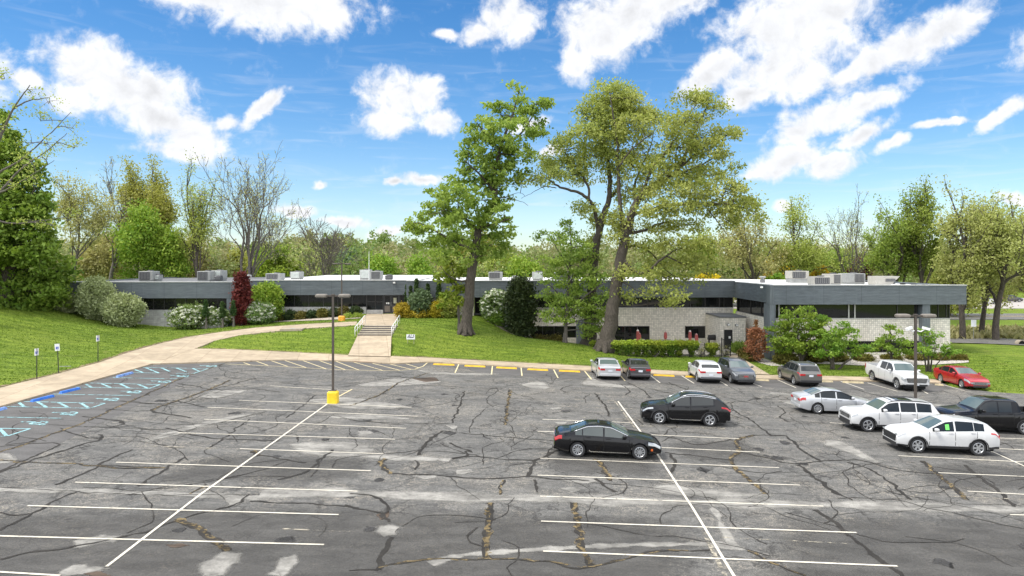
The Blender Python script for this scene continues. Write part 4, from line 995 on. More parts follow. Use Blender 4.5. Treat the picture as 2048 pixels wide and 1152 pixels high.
def branch(mb, a, b, r0, r1, sag=.12, n=4, sides=5, seg=4):
    a, b = np.array(a, float), np.array(b, float); L_ = np.linalg.norm(b-a); m = (a+b)/2 + rng.normal(0, .08*L_, 3) + np.array([0, 0, sag*L_])
    pts = []; rad = []
    for k in range(seg+1):
        t_ = k/seg; pts.append((1-t_)**2*a + 2*t_*(1-t_)*m + t_*t_*b); rad.append(r0*(1-t_)+r1*t_)
    mb.tube(pts, rad, sides, False)
    return pts
def smooth_path(P, n):
    P = np.array(P, float); k = np.arange(len(P)); s = np.linspace(0, len(P)-1, n); out = []
    for x in s:      # Catmull-Rom
        i = min(int(x), len(P)-2); f = x-i; p0, p1, p2, p3 = P[max(i-1,0)], P[i], P[i+1], P[min(i+2, len(P)-1)]
        out.append(.5*((2*p1)+(-p0+p2)*f+(2*p0-5*p1+4*p2-p3)*f*f+(-p0+3*p1-3*p2+p3)*f**3))
    return np.array(out)
def px_tree(label, Y, limbs, blobs, leafm, barkm=None, dens=1.0, size=.34, group=None, cat='tree', name='tree', clump=.55, hollow=.45, twigs=1.0, flat=.55, up=.15, per=42):
    # limbs: [(px, py, width px, depth offset m), ...]; blobs: (px, py, rx, ry)
    k = Y/F; b0 = limbs[0][0]; bx = XY(b0[0], Y); bz = tz(bx, Y)
    root = empty(name, label, cat, (bx, Y, bz), group=group)
    mb = MB(); skel = []
    for li, lb in enumerate(limbs):
        P = [list(Q(p[0], p[1], Y)) + [p[2]*k/2] for p in lb]
        off = [p[3] if len(p) > 3 else 0 for p in lb]
        for p, o in zip(P, off): p[1] += o
        if li == 0: P[0][2] = bz-.35
        S = smooth_path(P, len(P)*4)
        S[1:-1, :3] += rng.normal(0, .02+.07*S[1:-1, 3:4], S[1:-1, :3].shape)
        mb.tube(S[:, :3], np.maximum(S[:, 3], .02), 10 if li == 0 else 7, False); skel += [tuple(s) for s in S]
        if li == 0:      # root flare
            for a in range(7):
                t_ = a*.9+rng.uniform(0, .4); r = P[0][3]
                mb.tube([(bx+math.cos(t_)*r*.3, Y+math.sin(t_)*r*.3, bz+1.0), (bx+math.cos(t_)*r*.72, Y+math.sin(t_)*r*.72, bz+.3), (bx+math.cos(t_)*r*1.25, Y+math.sin(t_)*r*1.25, bz-.12)], [r*.5, r*.36, r*.16], 6, False)
    sk = np.array(skel); CV = []; 
    for (px_, py_, rx, ry) in blobs:
        c = np.array(Q(px_, py_, Y)); rx *= k; ry *= k; ryd = rx*.85
        up_ok = sk[sk[:, 2] < c[2]+ry]; up_ok = up_ok if len(up_ok) else sk
        d = np.abs(up_ok[:, 0]-c[0]) + np.abs(up_ok[:, 2]-c[2])*1.1; j = np.argmin(d); c[1] = up_ok[j, 1] + rng.normal(0, .45*rx+.25*d[j])
        vol = rx*ry*ryd; m = max(4, int(dens*4.2*vol**.72))
        pts = c + in_ellipsoid(m, hollow)*np.array([rx, ryd, ry]); CV.append(pts)
        s = up_ok[j]; r0 = min(s[3]*.7, .03+.035*rx)
        br = branch(mb, s[:3], c, max(r0, .035), .03, .05, sides=5)
        for q in pts[rng.random(m) < .55*twigs]:
            st_ = br[rng.integers(2, len(br))]; branch(mb, st_, q, .03, .010, .08, sides=3, seg=3)
    CV = np.concatenate(CV)
    P, sh = clumped(CV, clump, per, flat)
    V, Fq, S = cards(P, size, sh, up)
    mb.build('trunk', barkm or BARK, root, world=True, smooth=True)
    np_mesh('crown', V-np.array([bx, Y, bz]), Fq, leafm, root, S)
    return root
# ---- the big trees on the lawn
px_tree('tall leaning maple with dense green crown on the lawn left of the oaks', 73.2,
 [[(931,680,30),(933,650,23),(938,600,20),(945,540,18),(952,490,16),(960,450,14),(985,418,12,.4),(991,390,10,.5),(989,350,8,.3),(1000,300,6.5,0),(1022,240,4.5,-.3),(1040,178,2,-.4)],
  [(958,462,9),(920,430,6,-1.5),(885,415,4,-2.5)],[(948,500,8),(900,480,5,1.5),(840,445,3,2.2),(800,448,1.5,2.4)],[(990,385,6,.5),(960,350,4,-1),(930,325,2,-1.5)],
  [(1002,300,5),(1045,260,3.5,1),(1080,205,2,1.5),(1100,187,1,1.6)],[(955,455,6),(990,450,4,-1.8),(1020,440,2,-2.5)],[(942,560,5),(915,560,3,-.8),(895,548,2,-1.2)],
  [(1000,300,4),(970,270,3,-1.2),(955,250,1.5,-1.6)],[(990,395,3),(1020,398,1.5,-.5),(1045,405,.8,-.6),(1056,412,.5,-.6)],[(1008,395,1.5),(1035,385,.8,.2),(1050,391,.5,.2)]],
 [(1038,190,22,22),(1068,205,28,18),(1092,192,14,10),(1003,228,38,30),(1045,238,42,34),(968,262,34,26),(1020,275,52,30),(1072,252,22,18),(940,290,20,16),(985,300,48,26),(1040,310,36,24),(935,322,28,18),(965,338,46,24),(1010,345,44,24),(1042,352,16,12),
  (925,352,24,18),(955,372,44,22),(1000,372,40,20),(905,378,20,14),(885,392,18,22),(920,402,42,24),(965,402,44,22),(1000,400,22,16),(860,418,28,18),(890,432,44,22),(935,437,42,24),(985,440,36,18),(1008,432,18,16),
  (812,448,18,10),(838,452,34,16),(875,462,46,20),(925,468,40,20),(972,470,36,18),(1008,462,20,14),(850,482,40,14),(895,492,42,18),(940,500,34,16),(985,492,34,16),(870,510,34,10),(915,518,34,12),(975,512,26,10)],
 L_MAPLE, dens=1.2, size=.27, clump=.70)
px_tree('small lime green tree growing up against the leaning maple trunk', 74.6,
 [[(918,640,6),(916,600,4.5),(912,570,3.5),(906,540,2.5),(902,525,1.2)],[(914,585,3),(930,570,2,-.3),(940,552,1,-.4)],[(913,575,3),(895,560,2,.3)]],
 [(905,540,24,18),(890,552,18,14),(925,548,20,16),(908,565,26,14),(930,572,16,10),(900,528,14,10),(905,590,26,14),(925,602,22,10),(890,605,18,12)], L_LIME, BARK2, dens=.8, size=.26, clump=.5)
px_tree('left oak of the touching pair, with a long bent limb reaching left', 75.6,
 [[(1178,699,32),(1180,670,25),(1183,610,20),(1186,550,18),(1191,500,16),(1200,455,14),(1213,415,11),(1219,390,10),(1218,340,8),(1211,294,6.5),(1207,250,5),(1212,205,3),(1218,178,1.5)],
  [(1197,462,9),(1188,420,7.5,-.6),(1178,405,7,-.9),(1161,390,6,-1.3),(1135,383,5,-1.8),(1112,376,4,-2.2),(1090,362,2.5,-2.6),(1066,358,1.2,-3)],
  [(1176,403,5,-.8),(1176,375,5,-.4),(1162,348,4,0),(1146,322,3,.5),(1128,300,1.5,.8)],[(1219,395,6),(1236,378,5,.8),(1240,340,4,1.4),(1240,290,3,1.8),(1250,230,1.5,2.2)],[(1211,294,4),(1190,270,3,-1),(1178,245,1.5,-1.5)],[(1163,350,3),(1130,345,2,1),(1100,330,1,1.4)],
  [(1112,376,2),(1085,378,1.4,-2.4),(1060,392,.8,-2.8),(1042,402,.5,-3)]],
 [(1095,358,34,13),(1062,368,22,9),(1120,330,34,16),(1100,318,24,12),(1140,300,36,22),(1125,278,20,12),(1165,275,32,20),(1180,240,30,24),(1195,215,30,22),(1215,185,36,20),(1245,180,30,18),(1190,312,34,22),(1158,348,32,16),(1210,285,32,26),(1160,330,24,14),
  (1205,250,40,24),(1240,215,36,24),(1235,255,34,22),(1215,340,26,22),(1160,418,30,12),(1190,440,24,16),(1200,480,22,14),(1185,520,18,12),(1250,200,34,20),(1225,310,26,22)], L_OAK, dens=2.2, size=.20, clump=.9, per=52, twigs=1.4, flat=.62)
px_tree('largest oak, right of the touching pair, with the broad spreading crown', 72.4,
 [[(1210,709,42),(1216,680,32),(1224,630,27),(1233,575,24),(1239,530,22),(1247,490,19),(1256,455,17),(1266,422,15),(1283,390,13),(1306,372,11),(1333,356,9),(1358,335,7.5),(1386,270,5),(1402,240,3.5),(1418,205,1.5)],
  [(1249,480,10),(1245,432,9,.6),(1240,380,8,1),(1240,330,6.5,1.3),(1238,280,5,1.2),(1228,220,3,1),(1222,178,1.5,1)],[(1264,428,8),(1298,420,7,-1),(1335,412,6,-1.8),(1392,411,5,-2.6),(1440,414,3.5,-3.2),(1480,425,1.5,-3.6)],
  [(1254,465,7),(1285,462,6,1),(1320,448,4.5,1.8),(1352,440,3,2.4),(1400,438,1.2,3)],[(1243,515,7),(1270,545,6,-1),(1292,540,5,-1.6),(1322,512,4,-2.2),(1350,498,2.5,-2.6),(1385,500,1.2,-3)],
  [(1283,390,7),(1300,340,5.5,-1),(1325,310,4.5,-1.6),(1350,270,3,-2),(1382,215,1.5,-2.3)],[(1270,415,6),(1275,370,5,1.6),(1292,325,4,2.4),(1310,290,2.5,2.8),(1322,235,1.2,3)],
  [(1340,353,6),(1390,335,4.5,1),(1425,318,3,1.6),(1455,300,1.2,2)],[(1358,336,5),(1400,300,4,-.8),(1440,278,2.5,-1.2),(1480,268,1,-1.5)],[(1240,330,4),(1262,300,3,-.6),(1300,270,2,-1)],[(1256,490,4),(1300,500,3,1.4),(1345,545,2,2),(1375,560,1,2.2)],
  [(1322,512,3,-2.2),(1360,530,2,-2.4),(1400,548,1,-2.6)],[(1392,411,3.5,-2.6),(1420,445,2,-2.4),(1440,470,1,-2.2)],[(1238,560,3),(1262,575,2,-1.2),(1290,590,1.2,-1.6),(1325,592,.7,-2)]],
 [(1265,190,32,18),(1290,205,40,22),(1275,250,44,26),(1322,232,36,24),(1310,205,24,14),(1372,205,34,16),(1408,198,28,16),(1432,215,24,14),(1345,255,40,24),(1390,240,32,20),(1400,275,44,20),(1445,272,34,9),(1468,270,14,6),(1300,300,46,28),(1350,300,44,24),(1410,305,40,20),(1445,312,22,16),
  (1320,345,46,26),(1375,345,50,24),(1425,345,40,22),(1450,355,18,20),(1270,330,36,30),(1265,375,34,22),(1310,385,42,22),(1370,385,50,20),(1430,385,40,20),(1300,420,40,18),(1350,415,46,16),(1410,415,44,16),(1455,415,36,18),(1478,435,24,18),(1470,400,18,14),(1245,435,34,20),(1270,455,34,16),(1325,450,40,12),(1390,448,44,12),(1440,445,34,12),
  (1235,480,30,18),(1300,495,34,14),(1345,492,44,16),(1395,490,36,16),(1325,525,40,14),(1375,525,40,16),(1410,530,24,16),(1290,548,28,12),(1345,558,38,12),(1385,560,24,12),(1330,590,28,10),(1300,580,22,8),(1350,605,14,6),(1255,545,22,12),(1260,590,22,8)],
 L_OAK, dens=1.75, size=.20, clump=.9, per=52, twigs=1.4, flat=.62)
px_tree('spindly young tree with thin trunk in front of the left oak', 74.2,
 [[(1130,703,9),(1131,670,8),(1132,640,7),(1136,590,5.5),(1139,540,4.5),(1142,490,3),(1140,440,1.2)],[(1133,630,4),(1160,600,3,-.6),(1190,575,2,-1),(1215,560,1,-1.2)],[(1134,610,3.5),(1110,580,2.5,.5),(1090,560,1.2,.8)],[(1137,570,3.5),(1160,530,2.5,.6),(1180,500,1.2,.9)],[(1132,650,3),(1165,640,2,.4),(1200,640,1.2,.7)],[(1139,540,3),(1115,500,2,-.5),(1098,470,1,-.8)],[(1132,645,2.5),(1110,635,1.5,-.5),(1088,620,.8,-.7)]],
 [(1140,455,20,18),(1120,480,24,16),(1150,495,30,20),(1105,515,22,16),(1140,530,38,20),(1175,520,28,20),(1110,555,30,18),(1150,565,38,20),(1190,555,30,18),(1090,590,20,14),(1125,600,34,16),(1165,600,38,18),(1205,590,24,16),(1110,632,30,14),(1150,635,36,14),(1190,635,34,18),(1210,618,18,12),(1180,662,30,12),(1205,655,22,12),(1085,470,14,8),(1095,625,14,8)],
 L_YOUNG, BARK2, dens=2.7, size=.18, clump=.6, flat=.5)
# ---- left edge: dense tree and the budding tree behind it
px_tree('huge dense dark green tree filling the left edge of the view', 76,
 [[(20,625,40),(18,560,32),(15,480,24),(10,400,16),(5,320,9),(0,250,3)],[(15,470,12),(60,420,7,-1),(90,380,3,-1.5)],[(18,520,12),(70,500,7,-1.5),(110,490,3,-2)],[(14,470,12),(-40,420,8,1),(-80,380,3,1)]],
 [(0,262,26,36),(15,310,36,36),(45,330,30,30),(-20,330,60,50),(65,372,30,34),(25,380,60,44),(-30,410,60,60),(85,420,28,34),(45,440,60,44),(100,470,24,30),(65,490,56,40),(108,512,20,30),(0,480,60,60),(30,540,64,46),(90,545,36,36),(60,580,56,36),(100,585,22,24),(0,590,60,40),(85,610,24,12),(20,615,60,14)],
 L_DENSE, dens=1.8, size=.32, clump=.85, hollow=.75, name='dense_tree')
px_tree('budding tree with thin bare twigs leaning in above the dense tree at the left edge', 66,
 [[(-75,740,40),(-70,600,30),(-60,480,22),(-50,420,16),(-30,360,11),(-5,290,6),(25,220,3.5),(60,170,1.5)],[(-45,400,7),(10,390,4.5,-1),(60,375,3,-2),(110,350,1.8,-2.5),(150,330,.8,-3)],[(-50,420,6),(0,445,3.5,1),(60,440,2.2,1.5),(110,430,1,2)],[(-30,360,6),(20,320,3.5,1),(70,270,2.2,1.5),(115,215,1,2)],[(-5,290,4),(-5,220,4,-1),(5,160,2,-1.4),(-5,120,1,-1.6)],[(10,390,5,-1),(50,340,3.5,-.5),(95,300,2,0),(130,265,1,.3)],[(25,220,3.5),(45,200,2.5,.6),(85,190,1.2,1)]],
 [(0,140,24,16),(30,165,24,16),(60,180,24,16),(90,205,24,18),(20,210,26,16),(60,235,28,18),(105,245,22,20),(125,290,24,20),(80,285,28,18),(40,280,28,18),(135,325,18,14),(100,330,26,16),(60,330,28,14),(110,365,20,10),(70,375,26,10),(0,260,26,20),(115,420,16,10),(60,445,28,12),(90,450,22,8)],
 L_YG, BARK2, dens=1.1, size=.15, clump=.8, per=20, twigs=2.2, flat=.6)

# ------------------------------------------------------------------ grown (recursive) trees for the belts behind the building
def gen_tree(label, px_, pyt, wpx, Y, leafm, seed, bark=None, levels=4, leafn=14, leafs=.34, clump=.7, multi=1, spread=38, trunk=.32, group=None, name='tree', lean=0.0, base=None, cat='tree', trad=None, kids=(3,5), up=.25, thin=.010):
    global rng
    keep = rng; rng = np.random.default_rng(seed)
    x = XY(px_, Y) if base is None else base[0]; z0 = tz(x, Y); h = ZY(pyt, Y)-z0; w = wpx*Y/F
    root = empty(name, label, cat, (x, Y, z0), group=group)
    tubes = []; tips = []
    def grow(p, d, ln, r, lv):
        n = 4; pts = [p]; q = p.copy(); dd = d.copy()
        for i in range(n):
            dd = dd + rng.normal(0, .10 if lv == levels else .16, 3) + np.array([0, 0, up*.22 if lv < levels else .05]); dd /= np.linalg.norm(dd); q = q+dd*ln/n; pts.append(q)
        re = r*(.62 if lv else .3); tubes.append((np.array(pts), np.linspace(r, re, n+1), lv))
        if lv == 0: tips.append(pts[2]); tips.append(pts[-1]); return
        if lv == 1: tips.append(pts[-1])
        nk = rng.integers(kids[0], kids[1]+1)
        if lv == levels: nk += 2
        az0 = rng.uniform(0, 6.28)
        for k in range(nk):
            t_ = 1.0 if k == 0 else rng.uniform(trunk if lv == levels else .35, 1.0)
            i = min(int(t_*n), n-1); f = t_*n-i; s = pts[i]*(1-f)+pts[i+1]*f
            ang_ = R(rng.normal(spread if k else spread*.35, 8)); az_ = az0+k*2.4+rng.normal(0, .3)
            a = np.cross(dd, [0.3, .9, .1]); a /= np.linalg.norm(a); b = np.cross(dd, a)
            nd = dd*math.cos(ang_)+(a*math.cos(az_)+b*math.sin(az_))*math.sin(ang_)
            grow(s, nd, ln*rng.uniform(.52, .74)*(1.1 if k == 0 else 1), r*(.66 if k == 0 else .46), lv-1)
    for m in range(multi):
        a = 6.28*m/multi+rng.uniform(0, 1); tl = .0 if multi == 1 else .22
        grow(np.array([math.cos(a)*.02*(multi > 1), math.sin(a)*.02*(multi > 1), 0.0]), np.array([math.cos(a)*tl+lean, math.sin(a)*tl, 1.0]), .45, .028 if multi == 1 else .018, levels)
    allp = np.concatenate([t_[0] for t_ in tubes]); mx = np.percentile(allp[:, 2], 99.7); hw = np.percentile(np.abs(allp[:, 0]-lean*.3), 97); hy = np.percentile(np.abs(allp[:, 1]), 97)
    cm = clump*.25; sx = (w/2-cm)/hw; sy = (w/2-cm)/hy; sz = (h-cm)/mx; S = np.array([sx, sy, sz]); rs = h*(trad or 1.0)
    mb = MB()
    for P, rd, lv in tubes:
        P = P*S
        if lv == levels: P[0, 2] -= .3
        rr = np.maximum(rd*rs*(.6 if leafn < 3 else .5), thin); mb.tube(P, rr, 7 if lv >= levels-1 else (4 if lv else 3), False)
    mb.build('trunk', bark or BARK, root, smooth=True)
    tp = np.array(tips)*S
    if leafn:
        P, sh = clumped(tp, clump, leafn, .7); V, Fq, Sx = cards(P, leafs, sh, .15); np_mesh('crown', V, Fq, leafm, root, Sx)
    rng = keep
    return root
gen_tree('pale tan budding tree between the dense tree and the bare forked tree', 145, 352, 120, 108, L_TAN, 1, BARK2, leafn=9, leafs=.22, clump=1.2)
gen_tree('bare grey forked tree rising behind the tan budding tree', 222, 322, 100, 118, L_TAN, 2, BARK3, levels=6, leafn=1, leafs=.18, kids=(2,3), spread=26, thin=.022)
gen_tree('upright yellow green tree behind the round bright green tree, left half of a pair', 283, 326, 66, 122, L_YG, 3, BARK2, leafn=14, leafs=.25, clump=1.3, spread=26)
gen_tree('upright yellow green tree behind the round bright green tree, right half of a pair', 325, 319, 66, 120, L_YG, 4, BARK2, leafn=14, leafs=.25, clump=1.3, spread=26)
gen_tree('round bright green tree just behind the left wing roof', 302, 414, 128, 112, L_LIME, 5, BARK, leafn=30, leafs=.28, clump=1.5, trunk=.1, spread=46)
gen_tree('tall slim budding tree with dark leaning trunk left of the big bare tree', 398, 317, 84, 110, L_YG, 26, BARK, leafn=6, leafs=.2, clump=1.1, spread=36, lean=-.10, levels=4)
gen_tree('largest bare vase shaped tree with several trunks behind the left wing', 492, 312, 165, 112, L_TAN, 7, BARK3, levels=6, leafn=1, leafs=.16, multi=4, kids=(2,3), spread=30, thin=.022)
gen_tree('smaller bare grey tree behind the roof left of the near lamp head', 652, 417, 112, 135, L_TAN, 8, BARK2, levels=6, leafn=0, multi=3, kids=(2,3), spread=30, thin=.03)
gen_tree('brownish budding tree behind the roof at the wing step', 1497, 392, 125, 122, L_TAN, 9, BARK, leafn=14, leafs=.24, clump=1.3, trunk=.25, trad=1.3)
gen_tree('open olive green tree behind the tall beige rooftop unit', 1598, 400, 108, 124, L_YG, 10, BARK, leafn=9, leafs=.23, clump=1.2, trad=1.2)
gen_tree('bare tree with twisted limbs behind the right wing roof', 1702, 386, 120, 122, L_YG, 11, BARK3, levels=6, leafn=1, leafs=.16, kids=(2,3), spread=40, trad=1.2, multi=2, thin=.022)
gen_tree('dense green tree right of the bare twisted tree behind the roof', 1785, 380, 108, 112, L_MAPLE, 12, BARK, leafn=10, leafs=.25, clump=1.0, trad=1.3, spread=34)
gen_tree('tall narrow green tree with straight trunk behind the right roof end', 1852, 369, 84, 110, L_MAPLE, 13, BARK, leafn=10, leafs=.25, clump=1.0, spread=30, trad=1.1)
gen_tree('tan green oak with dark trunk just right of the building corner', 1925, 378, 120, 84.5, L_OAKR, 14, BARK, leafn=11, leafs=.2, clump=.85, trad=1.5, trunk=.45)
gen_tree('tan green oak with forked trunk, second right of the building', 1962, 402, 110, 88, L_OAKR, 15, BARK, leafn=10, leafs=.2, clump=1.05, trad=1.4, trunk=.45)
gen_tree('thick trunked tan green oak nearest the right edge of the view', 1992, 392, 150, 83, L_OAKR, 16, BARK, leafn=11, leafs=.2, clump=.85, trad=1.7, trunk=.42)
gen_tree('tan budding oak partly cut off at the right edge of the view', 2062, 398, 120, 92, L_OAKR, 17, BARK, leafn=10, leafs=.22, clump=1.1, trad=1.3, trunk=.4)
# flowering and coloured shrubs behind the roof
def bush_tree(label, px_, pyt, wpx, Y, leafm, seed, name='flowering_shrub', cat='shrub', n=60):
    global rng
    keep = rng; rng = np.random.default_rng(seed)
    x = XY(px_, Y); z0 = tz(x, Y); h = ZY(pyt, Y)-z0; w = wpx*Y/F
    root = empty(name, label, cat, (x, Y, z0)); c = np.array([0, 0, h*.6]) + in_ellipsoid(n, .5)*np.array([w/2, w/2, h*.4])
    P, sh = clumped(c, w*.16, 26, .7); V, Fq, S = cards(P, .4*Y/120, sh, .5); np_mesh('crown', V, Fq, leafm, root, S)
    mb = MB()
    for q in c[:14]: branch(mb, (0, 0, -.2), q, .12, .03, .1, sides=5)
    mb.build('trunk', BARK, root, smooth=True); rng = keep
    return root
bush_tree('bright yellow flowering tree behind the tan tree and the tall beige rooftop unit', 1560, 503, 56, 132, L_YEL, 31)
bush_tree('small bright yellow bush above the rooftop units', 1638, 528, 38, 128, L_YEL, 32)
bush_tree('dark red leaved tree behind the right rooftop units', 1722, 516, 46, 128, L_RED, 33, 'red_tree', 'tree')
bush_tree('round pale lime bush just above the white roof left of the beige units', 1553, 546, 44, 118, L_LIME, 34)
bush_tree('lime green bush behind the roof under the big oak', 1415, 545, 60, 125, L_YEL, 35)
mids = [(560,492,90,150,L_LIME,'bushy yellow green tree behind the roof, right of the big bare tree'),(470,505,60,160,L_YG,'olive green tree half hidden behind the big bare tree trunks'),(770,515,70,140,L_LIME,'lime green tree behind the roof right of the antenna mast'),
 (845,516,60,138,L_LIME,'lime tree behind the roof left of the leaning maple'),(1010,505,70,150,L_YOUNG,'fresh green tree behind the roof right of the leaning maple'),(1060,520,60,140,L_LIME,'small lime green tree behind the roof near the juniper'),(195,470,70,125,L_TAN,'low tan tree behind the far left roof'),
 (1660,500,90,140,L_YOUNG,'green tree behind the small yellow bush'),(1900,505,70,125,L_YG,'olive tree behind the right end of the roof'),(700,500,80,175,L_WEEP,'grey green tree behind the far lamp head'),(930,470,120,190,L_YG,'broad olive tree far behind the leaning maple'),(370,480,70,150,L_TAN,'tan tree behind the slim budding tree'),(1430,475,120,160,L_LIME,'light green tree behind the big oak, right side')]
for i, (a, b_, c_, d_, e_, lb) in enumerate(mids): gen_tree(lb, a, b_, c_, d_, e_, 50+i, BARK2, levels=3, leafn=60, leafs=.33*d_/130, clump=1.9, trunk=.15, spread=44, kids=(4,5))
# ------------------------------------------------------------------ far wood: one mass nobody could count
N = 760
wx = rng.uniform(-1, 1, N); wy = 150+330*rng.random(N)**1.3; wx = wx*wy*.95
hh = rng.uniform(8.5, 14.5, N) + np.clip((wy-180)/60, 0, 4) + np.where((wx/wy > -.30) & (wx/wy < -.12) & (wy > 200), 4.5, 0) + np.where(wx/wy < -.3, 1.0, 0)
keep_ = np.ones(N, bool)
keep_ &= ~((wx/wy > .58) & (wy < 210))
PV, PS = [], []
for i in np.where(keep_)[0]:
    w = rng.uniform(3.2, 5.5); K = 30; h = hh[i]; per = 30 if wy[i] < 260 else 16
    c = np.array([wx[i], wy[i], h*.58]) + in_ellipsoid(K, .6)*np.array([w, w, h*.42])
    P = np.repeat(c, per, 0) + rng.normal(0, .75, (K*per, 3)); tint = rng.choice([.1,.35,.6,.85,1.0], p=[.2,.28,.27,.13,.12])
    PV.append(P); PS.append(np.clip(tint+rng.normal(0, .1, len(P)), 0, 1))
    c = np.array([wx[i], wy[i], h*.2]) + in_ellipsoid(6, .2)*np.array([w, w, h*.25]); PV.append(np.repeat(c, 8, 0)+rng.normal(0, 1.1, (48, 3))); PS.append(np.full(48, .3))
P = np.concatenate(PV); S = np.concatenate(PS); szz = .62*P[:, 1:2]/190
V, Fq, Sx = cards(P, np.clip(szz, .5, 1.7), S, .4, 1.3)
wd = np_mesh('woodland', V, Fq, L_WOOD, None, Sx); tag(wd, 'far spring woodland of mixed greens behind the building', 'woodland', kind='stuff')

# ------------------------------------------------------------------ shrubs and garden plants
def shrub(name, label, px_, pyt, wpx, Y, leafm, shape='ball', size=.2, n=None, group=None, zb=None, stem=True, blossom=None, hfrac=None, cat='shrub', depth=1.0):
    x = XY(px_, Y); z0 = tz(x, Y) if zb is None else zb; h = max(.35, ZY(pyt, Y)-z0); w = wpx*Y/F
    root = empty(name, label, cat, (x, Y, z0), group=group)
    n = n or int(26+22*w*h)
    if shape == 'cone':
        t_ = rng.random(n)**1.3; a = rng.uniform(0, 6.28, n); r = (1-t_)*w/2*rng.uniform(.55, 1, n); c = np.stack([r*np.cos(a), r*np.sin(a), .08*h+t_*h*.92], 1); cr = .22*w
    elif shape == 'column':
        t_ = rng.random(n); a = rng.uniform(0, 6.28, n); pr = np.sin(np.clip(t_*.82+.14, 0, 1)*math.pi)**.6; r = pr*w/2*rng.uniform(.5, 1, n); c = np.stack([r*np.cos(a), r*np.sin(a), .06*h+t_*h*.92], 1); cr = .22*w
    elif shape == 'topiary':
        t_ = rng.random(n); a = rng.uniform(0, 6.28, n); r = (1-t_)**.7*w/2*rng.uniform(.4, 1, n)*np.clip(t_*9, .3, 1); c = np.stack([r*np.cos(a), r*np.sin(a), h*(.42+.57*t_)], 1); cr = .2*w
    elif shape == 'flat':
        c = np.array([0, 0, h*.5]) + rng.uniform(-1, 1, (n, 3))*np.array([w/2*.92, depth*w/2, h*.46]); cr = .16*w
    elif shape == 'hedge':
        c = np.stack([rng.uniform(-w/2, w/2, n), rng.uniform(-.35, .35, n), h*(1-.40*rng.random(n)**1.5)], 1); nl = n//6; c[:nl, 0] *= .28; c[:nl, 1] *= .7; c[:nl, 2] = h*rng.uniform(.18, .62, nl); cr = .26
    else:
        c = np.array([0, 0, h*.5]) + in_ellipsoid(n, .55)*np.array([w/2*.9, w/2*.9*depth, h*.46]); cr = .14*w+.08
    if shape == 'weep':
        pass
    P, sh = clumped(c, cr, 34, .75)
    P[:, 2] = np.maximum(P[:, 2], .03)
    hang = .75 if shape == 'weep' else None
    V, Fq, S = cards(P, size*.8, sh, .2, 1.7 if shape in ('weep',) else 1.5, hang)
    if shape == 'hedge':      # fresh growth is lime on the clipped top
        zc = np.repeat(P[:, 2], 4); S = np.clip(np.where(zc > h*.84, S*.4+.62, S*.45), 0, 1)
    np_mesh('foliage', V, Fq, leafm, root, S)
    if blossom is not None:
        m = c[:, 2] > h*.22; cc = np.repeat(c[m], 2, 0)+rng.normal(0, .12, (m.sum()*2, 3)); dd = cc-np.array([0, 0, h*.4]); cc = np.array([0, 0, h*.4])+dd*1.1
        P, sh = clumped(cc, .16, 16, .35); V, Fq, S = cards(P, size*.75, sh, 1.2); np_mesh('blossoms', V, Fq, blossom, root, S)
    if stem:
        mb = MB()
        if shape in ('topiary', 'cone', 'column', 'weep'): mb.tube([(0,0,-.15),(.02,0,h*.3),(0,0,h*.7)], [.07,.06,.02], 7, False)
        if shape == 'topiary': mb.tube([(.05,0,-.15),(.06,.02,h*.5)], [.16,.05], 7, False)
        if shape not in ('topiary', 'cone', 'column'):
            for q in c[rng.choice(len(c), min(len(c), 12), False)]: branch(mb, (rng.normal(0, .06), rng.normal(0, .06), -.1), q, .045, .012, .05, sides=4)
        mb.build('stem', BARK2, root, smooth=True)
    return root
# left wing planting
shrub('silver_shrub', 'low silvery green shrub, left of three, half behind the hill', 138, 590, 44, 79.5, L_OLIVE, size=.22)
shrub('silver_shrub', 'tallest silvery green shrub, in the middle of three on the hill', 193, 555, 64, 79, L_OLIVE, size=.22)
shrub('silver_shrub', 'rounded pale silvery shrub, right of three, in front of dark windows', 246, 587, 72, 78, L_OLIVE, size=.22)
shrub('viburnum', 'spreading white flowering shrub behind the beige utility box', 388, 612, 86, 79.8, L_VIB, 'ball', .2, blossom=L_WHITE)
shrub('viburnum', 'white flowering shrub behind the right clipped topiaries', 436, 618, 46, 79.9, L_VIB, 'ball', .2, blossom=L_WHITE)
shrub('topiary', 'clipped cone topiary in front of the beige utility box', 411.5, 601, 13, 78, L_DK, 'topiary', .12, n=90)
shrub('topiary', 'clipped cone topiary just right of the utility box', 444.5, 604, 13, 78.2, L_DK, 'topiary', .12, n=90)
shrub('topiary', 'clipped cone topiary beside the red columnar tree', 466.5, 601, 12, 78.4, L_DK, 'topiary', .12, n=90)
shrub('red_columnar_tree', 'dark red columnar tree at the corner of the left wing', 483, 546, 32, 79.5, L_RED, 'column', .22, n=260, cat='tree')
shrub('viburnum', 'rounded white flowering shrub right of the red columnar tree', 517, 606, 62, 80.5, L_VIB, 'ball', .2, blossom=L_WHITE)
shrub('green_shrub', 'tall yellow green shrub against the entrance wing fascia', 532, 564, 62, 83, L_LIME, 'ball', .24)
for i, (p_, y_, w_) in enumerate([(558,626,19),(581,621,24),(603,623,24),(624,622,20),(646,617,24),(668,616,22),(687,613,22),(711,613,25)]):
    shrub('clipped_bush', 'round clipped bush under the entrance windows, ' + ['leftmost of the row', 'second from the left end of the row', 'third from the left end of the row', 'fourth from the left end of the row', 'left of the near lamp pole', 'behind the near lamp pole', 'behind the far lamp pole', 'rightmost of the row beside the landing'][i], p_, y_, w_, 83.6, L_JUN if i % 2 else L_YEW, 'ball', .16, n=90, group='clipped bushes under the entrance windows', stem=True)
